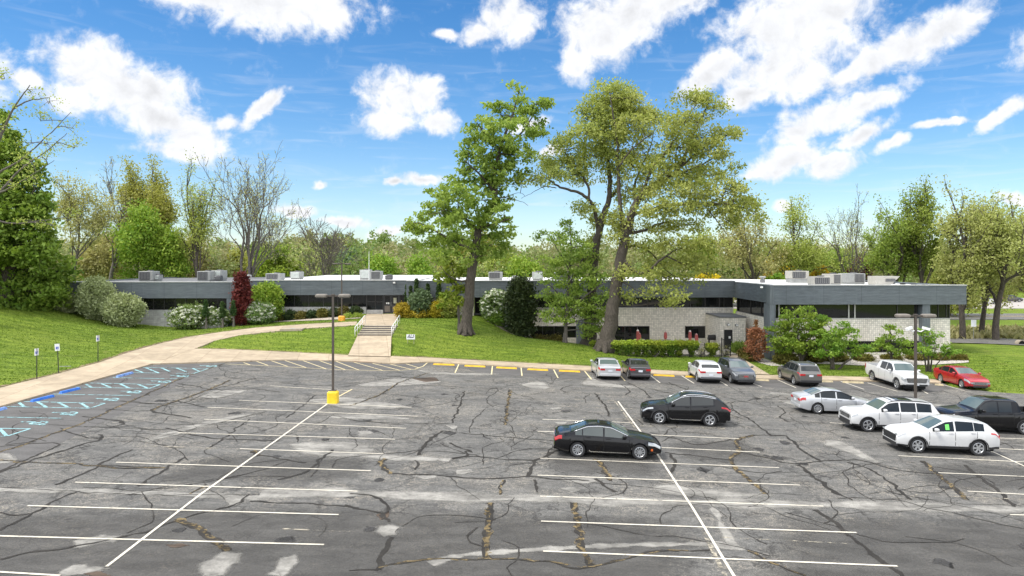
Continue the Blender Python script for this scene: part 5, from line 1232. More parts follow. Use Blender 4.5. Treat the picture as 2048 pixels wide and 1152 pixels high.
shrub('ground_plant', 'low bright green plants in the stones left of the landing', 706, 632, 36, 82, L_YOUNG, 'flat', .16, n=40)
# entrance garden right of the landing
for p_, y_, w_, lb in [(814,570,12,'slim dark arborvitae nearest the entrance doors'),(821,572,10,'slim dark arborvitae second from the entrance doors'),(833,559,13,'tallest dark arborvitae behind the weeping evergreen'),(856,569,12,'slim dark arborvitae right behind the weeping evergreen'),(878,564,16,'slim dark arborvitae rightmost of the entrance garden')]:
    shrub('arborvitae', lb, p_, y_, w_, 83.8 if p_ < 818 else 81.4, L_DK, 'cone', .18, n=130, cat='tree')
shrub('weeping_evergreen', 'weeping blue green evergreen in the middle of the entrance garden', 840, 579, 42, 80.6, L_WEEP, 'ball', .26, n=170)
for p_, y_, w_, lb in [(806,606,32,'golden shrub beside the landing, left end of the garden'),(838,619,36,'lowest golden shrub below the weeping evergreen'),(869,604,28,'golden shrub with pointed top right of the weeping evergreen'),(872,620,30,'spreading golden shrub at the lawn edge, right end'),(820,619,24,'small golden shrub between the landing and the weeping evergreen')]:
    shrub('golden_shrub', lb, p_, y_, w_, 80.3, L_GOLD, 'ball', .17)
shrub('green_shrub', 'loose yellow green shrub left of the leaning maple trunk', 897, 590, 44, 81, L_YG, 'ball', .2)
shrub('ground_plant', 'low dark green plants at the foot of the maple side garden', 893, 622, 34, 80.6, L_MAPLE, 'flat', .16, n=40)
shrub('viburnum', 'large white flowering shrub left of the dark juniper', 992, 580, 58, 81.4, L_VIB, 'ball', .2, blossom=L_WHITE)
shrub('green_shrub', 'dark green shrub under the large white flowering shrub', 1000, 622, 46, 80.6, L_DENSE, 'ball', .18)
shrub('juniper', 'big dark juniper tree beside the retaining wall', 1042, 556, 56, 79.5, L_JUN, 'column', .26, n=420, cat='tree')
for p_, y_, w_, lb in [(1076,672,40,'low bronze bush under the lower windows, left one'),(1110,671,36,'low bronze bush under the lower windows, right one')]: shrub('low_bush', lb, p_, y_, w_, 80.5, L_YEW, 'ball', .16)
# clipped hedge plants along the patio fence
hx = [1195,1216,1237,1257,1275,1292,1309,1325,1341,1358,1383,1424]
pos = ['leftmost, behind the left oak trunk','behind the big oak trunk','just right of the big oak trunk','third right of the big oak trunk','fourth right of the big oak trunk','fifth right of the big oak trunk','sixth right of the big oak trunk','seventh right of the big oak trunk','in front of the middle umbrella','third from right end','second from the right end','alone by the gate']
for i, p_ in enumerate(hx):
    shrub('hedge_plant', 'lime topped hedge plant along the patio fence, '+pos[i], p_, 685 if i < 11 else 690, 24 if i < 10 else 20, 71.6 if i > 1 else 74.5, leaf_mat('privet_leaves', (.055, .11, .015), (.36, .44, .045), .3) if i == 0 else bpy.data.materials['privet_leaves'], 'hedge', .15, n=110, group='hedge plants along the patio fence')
shrub('bare_shrub', 'nearly bare grey brown shrub in the gap of the hedge', 1404, 692, 20, 71.6, L_TAN, 'ball', .06, n=16)
shrub('bare_shrub', 'nearly bare grey brown shrub beside the black gate', 1449, 690, 20, 72.5, L_TAN, 'ball', .06, n=16)
# right wing planting
for p_, y_, w_, Y_, lb in [(1478,684,32,74,'green bush right of the side door'),(1492,696,30,71,'green bush at the bend of the side path'),(1500,706,26,69.5,'low green bush in front of the dead conifer')]: shrub('green_shrub', lb, p_, y_, w_, Y_, L_YOUNG if p_ < 1480 else L_YEW, 'ball', .17)
shrub('dead_conifer', 'rust brown dying conifer against the blue grey column', 1513, 652, 40, 69.0, L_RUST, 'ball', .16, n=90, cat='tree')
shrub('dead_conifer', 'narrow rust brown dying conifer behind the wider one by the side wall', 1512, 634, 14, 70.0, L_RUST, 'cone', .16, n=40, cat='tree')
for p_, y_, w_, lb in [(1572,707,46,'bronze yew mound behind the grey brown car'),(1628,709,40,'bronze yew mound between the two largest ornamental trees'),(1672,708,42,'bronze yew mound under the second ornamental tree'),(1727,712,38,'bronze yew mound in open gravel left of the white pickup'),(1784,713,36,'bronze yew mound behind the white pickup bed'),(1834,716,38,'bronze yew mound behind the right lamp pole'),(1878,713,40,'bronze yew mound under the rightmost ornamental tree'),(1912,712,36,'bronze yew mound at the building corner')]:
    shrub('yew_mound', lb, p_, y_, w_, 68.3, L_YEW, 'ball', .16, n=120, depth=.8)
orn = leaf_mat('ornamental_leaves', (.10, .19, .022), (.28, .38, .055), .4)
px_tree('largest ornamental tree, broad green crown in front of the right wing left end', 67.6, [[(1604,722,7),(1602,705,6),(1596,680,4),(1590,650,2.5)],[(1604,718,5),(1612,690,4,-.3),(1622,660,2,-.5)],[(1603,718,4),(1585,690,3,.4),(1565,665,1.5,.6)],[(1605,718,4),(1630,695,3,.4),(1650,680,1.2,.7)]],
 [(1595,625,20,12),(1615,622,18,10),(1590,640,34,14),(1620,642,30,14),(1570,658,28,13),(1605,660,40,14),(1640,655,26,14),(1560,675,24,12),(1590,680,36,14),(1630,680,34,14),(1575,696,34,10),(1612,698,34,10),(1650,692,18,10)], orn, BARK, dens=3.2, size=.17, clump=.42, name='ornamental_tree')
px_tree('ornamental tree with two spreading stems right of the largest one', 64.6, [[(1665,743,8),(1664,728,7),(1655,710,4.5),(1645,690,2)],[(1674,743,5),(1688,725,4,-.2),(1712,708,3,-.4),(1735,695,1.2,-.5)],[(1665,730,4),(1672,700,3,.4),(1680,670,1.2,.6)]],
 [(1665,645,22,12),(1680,655,24,12),(1660,668,28,12),(1690,675,30,12),(1650,685,26,10),(1685,692,36,10),(1720,690,26,11),(1740,693,16,10),(1655,700,28,8),(1695,704,30,8),(1640,708,14,6)], orn, BARK, dens=3.4, size=.16, clump=.42, name='ornamental_tree')
px_tree('small ornamental tree with pointed top behind the white pickup bed', 66, [[(1783,730,6),(1783,705,4.5),(1782,680,3),(1780,655,1)],[(1783,712,3),(1800,695,2,-.3),(1815,688,1,-.4)],[(1783,712,3),(1768,695,2,.3)]],
 [(1780,652,8,8),(1780,668,20,9),(1772,682,24,9),(1795,684,22,9),(1780,697,30,9),(1812,698,20,9),(1765,700,18,8),(1800,706,22,7)], orn, BARK, dens=2.5, size=.16, clump=.42, name='ornamental_tree')
px_tree('airy multi stemmed ornamental tree right of the right lamp pole', 63.5, [[(1857,752,5),(1857,725,4),(1853,700,3),(1846,670,1)],[(1860,752,4),(1866,720,3,.2),(1878,695,1.5,.4)],[(1855,752,4),(1848,722,3,-.2),(1838,700,1.5,-.4)],[(1862,752,3),(1872,725,2,-.3),(1892,700,1,-.5)]],
 [(1850,662,12,8),(1862,674,20,9),(1845,685,20,9),(1878,682,22,9),(1858,696,28,9),(1890,696,16,9),(1838,702,16,8),(1875,708,24,7),(1895,705,10,6)], orn, BARK, dens=1.3, size=.15, clump=.42, name='ornamental_tree')
# gravel beds and mulch rings
def bed(poly, z=.03, m=M_MULCH, nm='gravel_bed'):
    P = resamp(poly+[poly[0]], 60)[:-1]; c = P.mean(0); mb = MB(); rows = []
    for f in (1.0, .66, .33, .02): rows.append([(c[0]+(p[0]-c[0])*f, c[1]+(p[1]-c[1])*f, tz(c[0]+(p[0]-c[0])*f, c[1]+(p[1]-c[1])*f)+z+.03*(1-f)) for p in list(P)+[P[0]]])
    mb.grid(rows[::-1]); tag(mb.build(nm, m), kind='structure')
M_PEB = mat('pale_pebbles', (.40, .37, .33), .9, var=.5, vs=9, bump=1.0)
bed([(26.2, 68.0), (32, 66.2), (38, 66.0), (42.4, 66.8), (43.4, 68.6), (42.8, 70.3), (26.2, 70.3)], .06, M_PEB)
bed([(23.6, 76), (25, 70.5), (25.0, 66.6), (23.9, 66.6), (22.9, 71), (22.3, 76)], .03, M_PEB)
bed([(-2.8, 80.5), (.2, 78.0), (5.5, 78.5), (9, 80.2), (10, 81.9), (-2.5, 82.3)], .05, M_MULCH)
bed([(-13, 80.5), (-7, 80.2), (-6, 83.5), (-12.8, 84.2)], .05, M_MULCH)
bed([(-20.5, 80.3), (-17, 80.4), (-17.4, 84), (-30, 84.6), (-30, 83)], .05, M_MULCH)
# meadow tufts along the verge by the right edge
P = np.stack([rng.uniform(47, 75, 2600), rng.uniform(84, 100, 2600)], 1); z = terr(P[:, 0], P[:, 1], False)
V, Fq, S = cards(np.c_[P, z+.25], .55, rng.random(2600), .0, 2.0, .6); tag(np_mesh('tall_grass', V, Fq, leaf_mat('dry_grass', (.17, .17, .06), (.42, .37, .19), .3), None, S), 'strip of dry tall grass beyond the driveway', 'grass', kind='stuff')

# short turf blades give the lawn its nap and ragged edges
n = 110000; P = np.stack([rng.uniform(-52, 46, n), 42+44*rng.random(n)], 1)
ok = (np.abs(P[:, 0]) < P[:, 1]*.74) & ~pin(LOT, P[:, 0], P[:, 1])
for pp in PATHPOLYS: ok &= ~pin(pp, P[:, 0], P[:, 1])
for (a, b, c_, d_) in [(LX0, LX1, LY-.1, 120), (LX1-1, EX1, EY-.6, 130), (EX1-1, MX1, MY-.3, 120), (MX1-1.5, RX1-.5, RY-2.0, 110), (7.5, 23.5, 71.5, 83)]: ok &= ~((P[:, 0] > a) & (P[:, 0] < b) & (P[:, 1] > c_) & (P[:, 1] < d_))
P = P[ok]; z = terr(P[:, 0], P[:, 1], False); n = len(P)
pn = np.sin(P[:, 0]*.9+np.sin(P[:, 1]*.7)*2)*np.sin(P[:, 1]*1.1+np.sin(P[:, 0]*.5)*2)*.22
V, Fq, S = cards(np.c_[P, z+.015], .085, np.clip(.5+pn+rng.normal(0, .07, n), 0, 1), .0, 1.5, .62)
tag(np_mesh('turf', V, Fq, leaf_mat('turf_blades', (.09, .15, .015), (.17, .245, .032), .4), None, S), 'mown green turf blades of the front lawns', 'grass', kind='stuff')
def verge(name, edge, w, m, side=1):
    P_ = resamp([tuple(p)[:2] for p in edge], 90); d = np.gradient(P_, axis=0); d /= np.linalg.norm(d, axis=1, keepdims=True)+1e-9; nr = np.stack([-d[:, 1], d[:, 0]], 1)*side
    rows = []; at = []
    for i in range(len(P_)):
        r = []
        for f, a_ in ((-.05, 1.0), (.5, .75), (1.0, 0.0)):
            q = P_[i]+nr[i]*w*f*(1+.3*math.sin(i*1.3)); r.append((q[0], q[1], tz(q[0], q[1])+.035)); at.append(a_)
        rows.append(r)
    mb = MB(); mb.grid(rows if side < 0 else [r[::-1] for r in rows])
    if side > 0: at = [a_ for k in range(0, len(at), 3) for a_ in at[k:k+3][::-1]]
    tag(mb.build(name, m, attr=at), kind='structure')
M_DIRT = decal_mat('bare_dirt', (.20, .145, .09), (.45, .75), 3.0, .35)
verge('dirt_verge', PA_L, .55, M_DIRT, 1); verge('dirt_verge', PB_U, .35, M_DIRT, 1)
# ------------------------------------------------------------------ vehicles
def paint(name, col, rough=.3, metal=0.0, coat=.8): return mat(name, col, rough, metal, .03, 2.0, .5, coat)
M_TYRE = mat('tyre_rubber', (.022, .022, .023), .8, var=.2); M_RIM = mat('alloy_rim', (.42, .43, .44), .32, .6, var=.05); M_RIMD = mat('dark_alloy_rim', (.09, .09, .095), .35, .5, var=.05)
M_CGL = mat('tinted_car_glass', (.016, .019, .019), .03, var=0, spec=.6); M_CGM = mat('grey_green_car_glass', (.05, .062, .058), .04, var=0, spec=.8); M_CGLL = mat('light_car_glass', (.085, .115, .11), .04, var=.0, spec=.9)
M_TRIM = mat('black_car_plastic', (.022, .022, .023), .55, var=.1); M_CHROME = mat('chrome', (.62, .63, .64), .15, .9, var=0)
M_RLIGHT = mat('red_tail_lens', (.42, .012, .015), .15, var=.05, coat=.5); M_HLIGHT = mat('clear_head_lens', (.42, .44, .45), .1, .3, var=.1, coat=.6); M_AMBER = mat('amber_lens', (.6, .12, .02), .2, var=0)
M_PLATE = mat('number_plate', (.62, .64, .68), .5, var=.05); M_SEAM = mat('panel_gap', (.006, .006, .006), .9, var=0)
class Car:
    def __init__(s, name, label, cat, body, spec, group=None):
        s.p = spec; s.L, s.W = spec['L'], spec['W']; s.M = body
        d = np.arange(0, s.L+.001, .02); k = np.exp(-np.linspace(-2, 2, 13)**2); k /= k.sum()
        def prof(pts):
            z = np.interp(d, [p[0] for p in pts], [p[1] for p in pts]); zp = np.r_[np.full(6, z[0]), z, np.full(6, z[-1])]
            return np.convolve(zp, k, 'valid')
        s.d = d; s.top = prof(spec['top']); s.belt = np.minimum(prof(spec['belt']), s.top-.02)
        s.wf = spec['fo']; s.wr_ = spec['fo']+spec['wb']; s.r = spec['r']; s.sill = spec.get('sill', .24)
        s.root = empty(name, label, cat, group=group)
    def sec(s, d):
        p = s.p; W = s.W/2; L = s.L; zt = float(np.interp(d, s.d, s.top)); zb = float(np.interp(d, s.d, s.belt))
        fr = p.get('nose', .9); rr = p.get('tail', .7)
        w = W*(1 - (p.get('nt', .17)*((fr-d)/fr)**2.3 if d < fr else 0) - (p.get('tt', .11)*((d-(L-rr))/rr)**2.3 if d > L-rr else 0))
        lo = s.sill + (.10*max(0, (.45-d)/.45)) + (.13*max(0, (d-(L-.5))/.5))
        for c in (s.wf, s.wr_):
            Ra = s.r+.055; dx = d-c
            if abs(dx) < Ra: lo = max(lo, s.r*.98+math.sqrt(Ra*Ra-dx*dx))
        lo = min(lo, zb-.12)
        z2 = max(lo+.03, .60*zb); z1 = lo+(z2-lo)*.45; z3 = max(z2+.02, zb-.085)
        h = zt-zb; tum = p.get('tumble', .36)
        bed = p.get('bed')
        pts = [(w*.95, lo), (w*.985, z1), (w, z2), (w*.985, z3), (w*.955, zb)]
        wg = w*.955-.012; he = h*.93
        if bed and bed[0] < d < bed[1]:
            e = min(1, (d-bed[0])/.02, (bed[1]-d)/.02); zf = zb-.45*e
            pts += [(w*.93, zb+.012), (w*.90, zb+.012), (w*.895, zf), (w*.5, zf), (0, zf)]
        else:
            wr = wg-tum*he
            pts += [(wg, zb+.012 if h > .1 else zb+h*.1), (wr, zb+he), (wr-.05-.02*min(1, h*2), zb+h*.99), (wr*.55, zt+.012), (0, zt+.02)]
        return pts
    def P(s, d, t, side=1):
        q = s.sec(min(max(d, 0), s.L)); i = min(int(t), 8); f = t-i
        return np.array([s.L/2-d, side*(q[i][0]*(1-f)+q[i+1][0]*f), q[i][1]*(1-f)+q[i+1][1]*f])
    def panel(s, d0, d1, t0, t1, side, off=.008, nd=10, nt=4, slant=0.0, mb=None, mirror=False):
        mb = mb or MB(); rows = []
        for i in range(nd+1):
            row = []
            for j in range(nt+1):
                v = j/nt; t = t0+(t1-t0)*v; d = d0+(d1-d0)*i/nd + slant*(v)*(1 if i == 0 else 1)
                a = s.P(d, t, side); e = .02; dd = s.P(min(d+e, s.L), t, side)-s.P(max(d-e, 0), t, side); dt = s.P(d, min(t+.05, 9), side)-s.P(d, max(t-.05, 0), side)
                n = np.cross(dd, dt); ln = np.linalg.norm(n); n = n/ln if ln > 1e-9 else np.array([0, side, 0])
                if np.dot(n, a-np.array([0, 0, .55])-np.array([a[0], 0, 0])) < 0: n = -n
                row.append(a+n*off)
            rows.append(row)
        if side > 0: rows = rows[::-1]
        mb.grid(rows); return mb
    def shell(s):
        ds = sorted(set([0, .01, .04] + list(np.arange(.08, s.L-.05, .045)) + [s.L-.04, s.L-.01, s.L] + [c+sg*(s.r+.055)*f for c in (s.wf, s.wr_) for sg in (-1, 1) for f in (1.0, .985, .93, .8)] + ([s.p['bed'][0]+.021, s.p['bed'][1]-.021, s.p['bed'][0], s.p['bed'][1]] if 'bed' in s.p else [])))
        mb = MB(); n = 19; rows = []
        for d in ds:
            q = s.sec(d); x = s.L/2-d
            rows.append([(x, -y, z) for (y, z) in q] + [(x, y, z) for (y, z) in q[:-1][::-1]])
        mb.grid(rows[::-1])
        k = len(ds); base = 0
        mb.f.append(tuple(base+j for j in range(n))); mb.m.append(0); mb.f.append(tuple(base+(k-1)*n+j for j in range(n-1, -1, -1))); mb.m.append(0)
        return mb.build('body', s.M, s.root, smooth=True, sharp=28)
    def wheels(s, rim=None, spokes=5, wide=.075, lip=None):
        m = rim or M_RIM; r = s.r; rr = r*.70
        wm = MB(); w = .115
        wm.lathe([(rr*.9, -w), (r-.03, -w), (r, -w+.035), (r, w-.035), (r-.03, w), (rr+.012, w-.006), (rr, w-.02), (rr*.97, w-.06), (0, w-.07)], axis='Y', n=28)
        rm = MB(); rm.lathe([(rr-.002, w-.012), (rr-.022, w-.004), (rr-.04, w-.025)], axis='Y', n=28); rm.lathe([(.0, w-.012), (.05, w-.014), (.062, w-.04)], axis='Y', n=12)
        for k in range(spokes):
            a = 6.2832*k/spokes; c, sn = math.cos(a), math.sin(a)
            for da in ((-.10, .10) if spokes == 5 else (0,)):
                c, sn = math.cos(a+da), math.sin(a+da); px_, pz = -sn, c
                def pt(rad, wd, y): return [(c*rad+px_*wd, y, sn*rad+pz*wd), (c*rad-px_*wd, y, sn*rad-pz*wd)]
                h0 = wide*.5*(.6 if spokes == 5 else 1)
                A = pt(.03, h0*.8, w-.02)+pt(rr-.02, h0, w-.012); B = pt(.03, h0*.8, w-.055)+pt(rr-.02, h0, w-.05)
                rm.add(A+B, [(0,1,3,2),(1,5,7,3),(0,2,6,4)])
        for (c, sd) in ((s.wf, 1), (s.wf, -1), (s.wr_, 1), (s.wr_, -1)):
            loc = (s.L/2-c, sd*(s.W/2-.135), r)
            wo = wm.build('wheel', M_TYRE, s.root, smooth=True, sharp=40); ro = rm.build('rim', m, wo)
            wo.location = loc
            if sd < 0: wo.rotation_euler = (0, 0, math.pi)
        mb = MB(); mb.box(-s.L/2+.2, s.L/2-.2, -s.W/2+.26, s.W/2-.26, .2, .62); mb.box(-s.L/2+.4, s.L/2-.4, -s.W/2+.27, s.W/2-.27, .62, .8); mb.build('underbody', M_SEAM, s.root)
    def arches(s):
        for c in (s.wf, s.wr_):
            for sd in (1, -1):
                mb = MB(); rows = []
                for a in np.linspace(.0, math.pi, 17):
                    row = []
                    for R_ in (s.r+.05, s.r+.115):
                        d = c-R_*math.cos(a); z = s.r*.98+R_*math.sin(a); y = s.W/2*.995
                        row.append((s.L/2-d, sd*(y+.008 if R_ < s.r+.1 else y+.003), z))
                    rows.append(row)
                mb.grid(rows if sd < 0 else rows[::-1]); mb.build('arch_trim', M_TRIM, s.root)
    def cladding(s, t1=.75):
        for sd in (1, -1):
            mb = s.panel(s.wf+s.r+.06, s.wr_-s.r-.06, .02, t1, sd, .012, 12, 2); s.panel(.05, s.wf-s.r-.07, .02, t1*1.1, sd, .010, 4, 2, mb=mb); s.panel(s.wr_+s.r+.07, s.L-.04, .02, t1*1.1, sd, .010, 4, 2, mb=mb)
            mb.build('sill_trim', M_TRIM, s.root, smooth=True)
    def glass(s, ws, rear, sides, g=None, gs=None, rt=(7.1, 9)):
        for nm, (a, b), t0 in (('windshield', ws, 7.08), ('rear_window', rear, 7.15)):
            mb = s.panel(a, b, t0, 9, 1, .006, 8, 4); s.panel(a, b, t0, 9, -1, .006, 8, 4, mb=mb)
            mb.build(nm, g if (g and nm == 'windshield') else (gs or g or M_CGL), s.root, smooth=True)
        for sd in (1, -1):
            for w in sides:
                s.panel(w[0], w[1], 5.06, 5.93, sd, .008, 12, 4).build('side_window', gs or M_CGL, s.root, smooth=True)
    def doors(s, cuts, handle=None, t=(0.9, 4.6)):
        for sd in (1, -1):
            for i in range(len(cuts)-1):
                a, b = cuts[i], cuts[i+1]; d = s.panel(a+.012, b-.012, t[0], t[1], sd, .007, 8, 5).build('door', s.M, s.root, smooth=True)
                q = s.P(b-.2, 3.55, sd); mb = MB(); mb.bbox(q[0]-.11, q[0]+.11, min(q[1]+sd*.01, q[1]+sd*.05), max(q[1]+sd*.01, q[1]+sd*.05), q[2]-.018, q[2]+.018, .008); mb.build('handle', handle or s.M, d)
            for c in cuts: s.panel(c-.011, c+.011, t[0], t[1], sd, .0035, 1, 5).build('door_gap', M_SEAM, s.root)
    def mirrors(s, d, m=None):
        for sd in (1, -1):
            q = s.P(d, 4.4, sd); mb = MB(); mb.bbox(q[0]-.08, q[0]+.10, min(sd*(abs(q[1])+.06), sd*(abs(q[1])+.26)), max(sd*(abs(q[1])+.06), sd*(abs(q[1])+.26)), q[2]+.06, q[2]+.22, .035)
            mb.tube([(q[0], q[1]-sd*.03, q[2]+.04), (q[0], sd*(abs(q[1])+.12), q[2]+.1)], .03, 6); mb.build('mirror', m or s.M, s.root, smooth=True, sharp=50)
    def nose(s, grille, lights, lower=None, bars=4, barm=None, gm=None, plate=None):
        x = s.L/2
        if grille:
            w, z0, z1 = grille; mb = MB(); mb.add([(x+.004, -w*.9, z0), (x+.004, w*.9, z0), (x+.012, w, z1-.02), (x+.010, w*.96, z1), (x+.010, -w*.96, z1), (x+.012, -w, z1-.02)], [(0,1,2,3,4,5)])
            mb.box(x-.08, x+.004, -w*.88, w*.88, z0+.01, z1-.02); g = mb.build('grille', gm or M_TRIM, s.root)
            if bars:
                mb = MB()
                for k in range(bars): z = z0+(z1-z0)*(k+.6)/bars; mb.box(x+.012, x+.026, -w*.92, w*.92, z-.016, z+.016)
                mb.build('grille_bars', barm or M_CHROME, g)
        if lower: w, z0, z1 = lower; mb = MB(); mb.box(x-.1, x+.012, -w, w, z0, z1); mb.build('lower_intake', M_TRIM, s.root)
        d0, d1, t0, t1, y0, y1, z0, z1 = lights
        for sd in (1, -1):
            mb = s.panel(d0, d1, t0, t1, sd, .009, 8, 3)
            if y1 > y0: mb.box(x-.03, x+.014, min(sd*y0, sd*y1), max(sd*y0, sd*y1), z0, z1)
            mb.build('headlight', M_HLIGHT, s.root, smooth=True, sharp=40)
        if plate: mb = MB(); mb.box(x+.013, x+.03, -.16, .16, plate-.075, plate+.075); mb.build('license_plate', M_PLATE, s.root)
    def rear(s, lights, plate=.75, bumper=None, strip=None):
        x = -s.L/2; d0, d1, t0, t1, y0, y1, z0, z1 = lights
        for sd in (1, -1):
            mb = s.panel(s.L-d1, s.L-d0, t0, t1, sd, .009, 8, 3)
            if y1 > y0: mb.box(x-.014, x+.03, min(sd*y0, sd*y1), max(sd*y0, sd*y1), z0, z1)
            mb.build('taillight', M_RLIGHT, s.root, smooth=True, sharp=40)
        if plate: mb = MB(); mb.box(x-.02, x-.004, -.16, .16, plate-.075, plate+.075); mb.build('license_plate', M_PLATE, s.root)
        if bumper: w, z0, z1, m = bumper; mb = MB(); mb.bbox(x-.035, x+.25, -w, w, z0, z1, .03); mb.build('rear_bumper', m, s.root)
        if strip: w, z0, z1, m = strip; mb = MB(); mb.box(x-.016, x+.02, -w, w, z0, z1); mb.build('trunk_strip', m, s.root)
    def rails(s, d0, d1, m=None, raise_=.05):
        for sd in (1, -1):
            pts = [s.P(d, 6.75, sd)+np.array([0, 0, raise_ if 0 < i < 7 else .0]) for i, d in enumerate(np.linspace(d0, d1, 8))]; mb = MB(); mb.tube(pts, .024, 6); mb.build('roof_rail', m or M_CHROME, s.root, smooth=True)
    def sunroof(s, d0, d1):
        mb = s.panel(d0, d1, 7.6, 9, 1, .006, 4, 3); s.panel(d0, d1, 7.6, 9, -1, .006, 4, 3, mb=mb); mb.build('sunroof', M_CGL, s.root, smooth=True)
    def chrome_line(s, d0, d1, m=None):     # bright moulding over the side glass
        for sd in (1, -1):
            pts = [s.P(d, 5.97, sd)+np.array([0, sd*.012, .004]) for d in np.linspace(d0, d1, 24)]; mb = MB(); mb.tube(pts, .024, 5); mb.build('window_moulding', m or M_CHROME, s.root, smooth=True)
    def place(s, wheel, px_, py_, deg):     # put the named wheel's contact patch on a photo pixel; heading clockwise from straight ahead
        c = Pl(px_, py_); th = R(deg); fwd = Vector((math.sin(th), math.cos(th))); left = Vector((-fwd.y, fwd.x))
        fx = s.L/2-(s.wf if wheel[0] == 'f' else s.wr_); ly = (s.W/2-.06)*(1 if wheel[1] == 'l' else -1)
        o = Vector((c.x, c.y))-fwd*fx-left*ly
        rot = Matrix.Rotation(.025, 3, 'Y') @ Matrix.Rotation(math.atan2(fwd.y, fwd.x), 3, 'Z')
        s.root.location = (o.x, o.y, lot_z(o.x)+.004); s.root.rotation_euler = rot.to_euler()
SEDAN = dict(L=4.87, W=1.85, wb=2.85, fo=.95, r=.335, sill=.22, top=[(0,.62),(.06,.70),(.35,.83),(1.2,.985),(1.42,1.02),(2.3,1.42),(2.9,1.475),(3.45,1.43),(4.2,1.13),(4.55,1.08),(4.82,1.03),(4.87,.93)],
             belt=[(0,.58),(.3,.77),(1.3,.91),(2.5,.95),(4.0,1.0),(4.75,.99),(4.87,.88)])
def sedan(name, label, body, over=None, **kw):
    sp = dict(SEDAN); sp.update(over or {}); c = Car(name, label, 'car', body, sp); L = sp['L']; c.shell(); c.wheels(kw.get('rim'), kw.get('spokes', 10), kw.get('wide', .05))
    c.glass((1.50, 2.28), (3.52, 4.16), kw.get('sides', [(1.62, 2.62), (2.70, 3.62), (3.67, 3.98)]), g=kw.get('g', M_CGLL), gs=kw.get('gs'))
    c.doors([1.48, 2.66, 3.58]); c.mirrors(1.72); 
    c.nose(kw.get('grille', (.42, .42, .62)), (.05, .62, 2.75, 4.0, .46, .74, .50, .61), (.55, .24, .36), kw.get('bars', 3), kw.get('barm'), plate=kw.get('fplate'))
    c.rear((.01, .34, 2.75, 4.0, .42, .78, .76, .90), .74, (.78, .32, .52, kw.get('bump', body)), kw.get('strip', (.42, .83, .855, M_CHROME)))
    return c
SILVER = paint('silver_paint', (.50, .51, .52), .3, .35); CHAR = paint('charcoal_paint', (.065, .062, .068), .28, .3); WHITE = paint('white_car_paint', (.54, .54, .535), .3); BLACK = mat('black_car_paint', (.006, .006, .007), .15, 0, .03, 2, .25, .35)
GREY = paint('grey_car_paint', (.10, .105, .115), .28, .3); TAUPE = paint('taupe_paint', (.135, .13, .12), .3, .35); RED = paint('red_car_paint', (.36, .018, .022), .25, .1)
c = sedan('silver_sedan', 'silver sedan parked nose to the kerb, leftmost of the kerb row', SILVER); c.place('rl', 1194, 756, -1.5); c.sunroof(2.4, 2.75)
c = sedan('charcoal_sedan', 'charcoal grey sedan parked nose in, right beside the leftmost silver sedan', CHAR, dict(L=4.55, W=1.76, wb=2.68, fo=.93, top=[(0,.60),(.06,.70),(.3,.82),(1.0,.98),(1.2,1.02),(2.1,1.40),(2.7,1.44),(3.2,1.41),(3.9,1.12),(4.25,1.07),(4.5,1.02),(4.55,.92)], belt=[(0,.57),(.3,.76),(1.1,.90),(2.3,.94),(3.7,.98),(4.45,.98),(4.55,.87)]), sides=[(1.4, 2.42), (2.5, 3.3), (3.35,3.65)], g=M_CGL)
c.place('rl', 1256, 757, 0.5)
# the glass of the shorter sedan needs its own stations, so rebuild those panes
for ch in list(c.root.children):
    if ch.name.split('.')[0] in ('windshield', 'rear_window', 'door', 'door_gap'):
        for g2 in list(ch.children): bpy.data.objects.remove(g2)
        bpy.data.objects.remove(ch)
c.glass((1.28, 2.05), (3.26, 3.86), [], g=M_CGL); c.doors([1.3, 2.46, 3.3])
c = sedan('silver_sedan', 'silver sedan seen side on behind the white boxy SUV, tail to the left', SILVER, bars=3); c.place('rr', 1635, 828, 92); c.chrome_line(1.6, 3.98, M_TRIM)
c = sedan('red_sedan', 'dark red sedan facing out at the right end of the kerb row', RED, dict(L=4.82, W=1.83, wb=2.73), grille=(.62, .40, .64), bars=4); c.place('fr', 1923, 776.5, 180)
c = sedan('black_sedan', 'glossy black sedan standing across the bay lines nearest the camera', BLACK, dict(L=4.93, W=1.87, r=.35, fo=1.0), spokes=10, wide=.045, gs=M_CGM); c.place('rr', 1155, 914.5, 93.5); c.chrome_line(1.55, 4.02)
for y0, y1 in ((-.78, -.5), (.5, .78)): mb = MB(); mb.box(c.L/2-.02, c.L/2+.03, y0, y1, .28, .36); mb.build('bumper_chrome', M_CHROME, c.root)
for sd in (1, -1): c.panel(.40, .50, 1.6, 2.2, sd, .012, 2, 2).build('side_marker', M_AMBER, c.root); c.panel(1.25, 3.55, .35, .55, sd, .014, 8, 1).build('sill_moulding', M_CHROME, c.root)
def suv(name, label, body, sp, ws, rear, sides, doors, **kw):
    c = Car(name, label, kw.get('cat', 'car'), body, sp); c.shell(); c.wheels(kw.get('rim'), kw.get('spokes', 5), kw.get('wide', .085))
    c.glass(ws, rear, sides, g=kw.get('g', M_CGLL), gs=kw.get('gs')); c.doors(doors, kw.get('handle')); c.mirrors(ws[0]+.28, kw.get('mirror'))
    if kw.get('clad', True): c.arches(); c.cladding()
    c.nose(kw['grille'], kw['hl'], kw.get('lower', (.6, .26, .42)), kw.get('bars', 3), kw.get('barm'), plate=kw.get('fplate'))
    c.rear(kw['tl'], kw.get('plate', .85), kw.get('bumper', (.8, .34, .58, M_TRIM)))
    return c
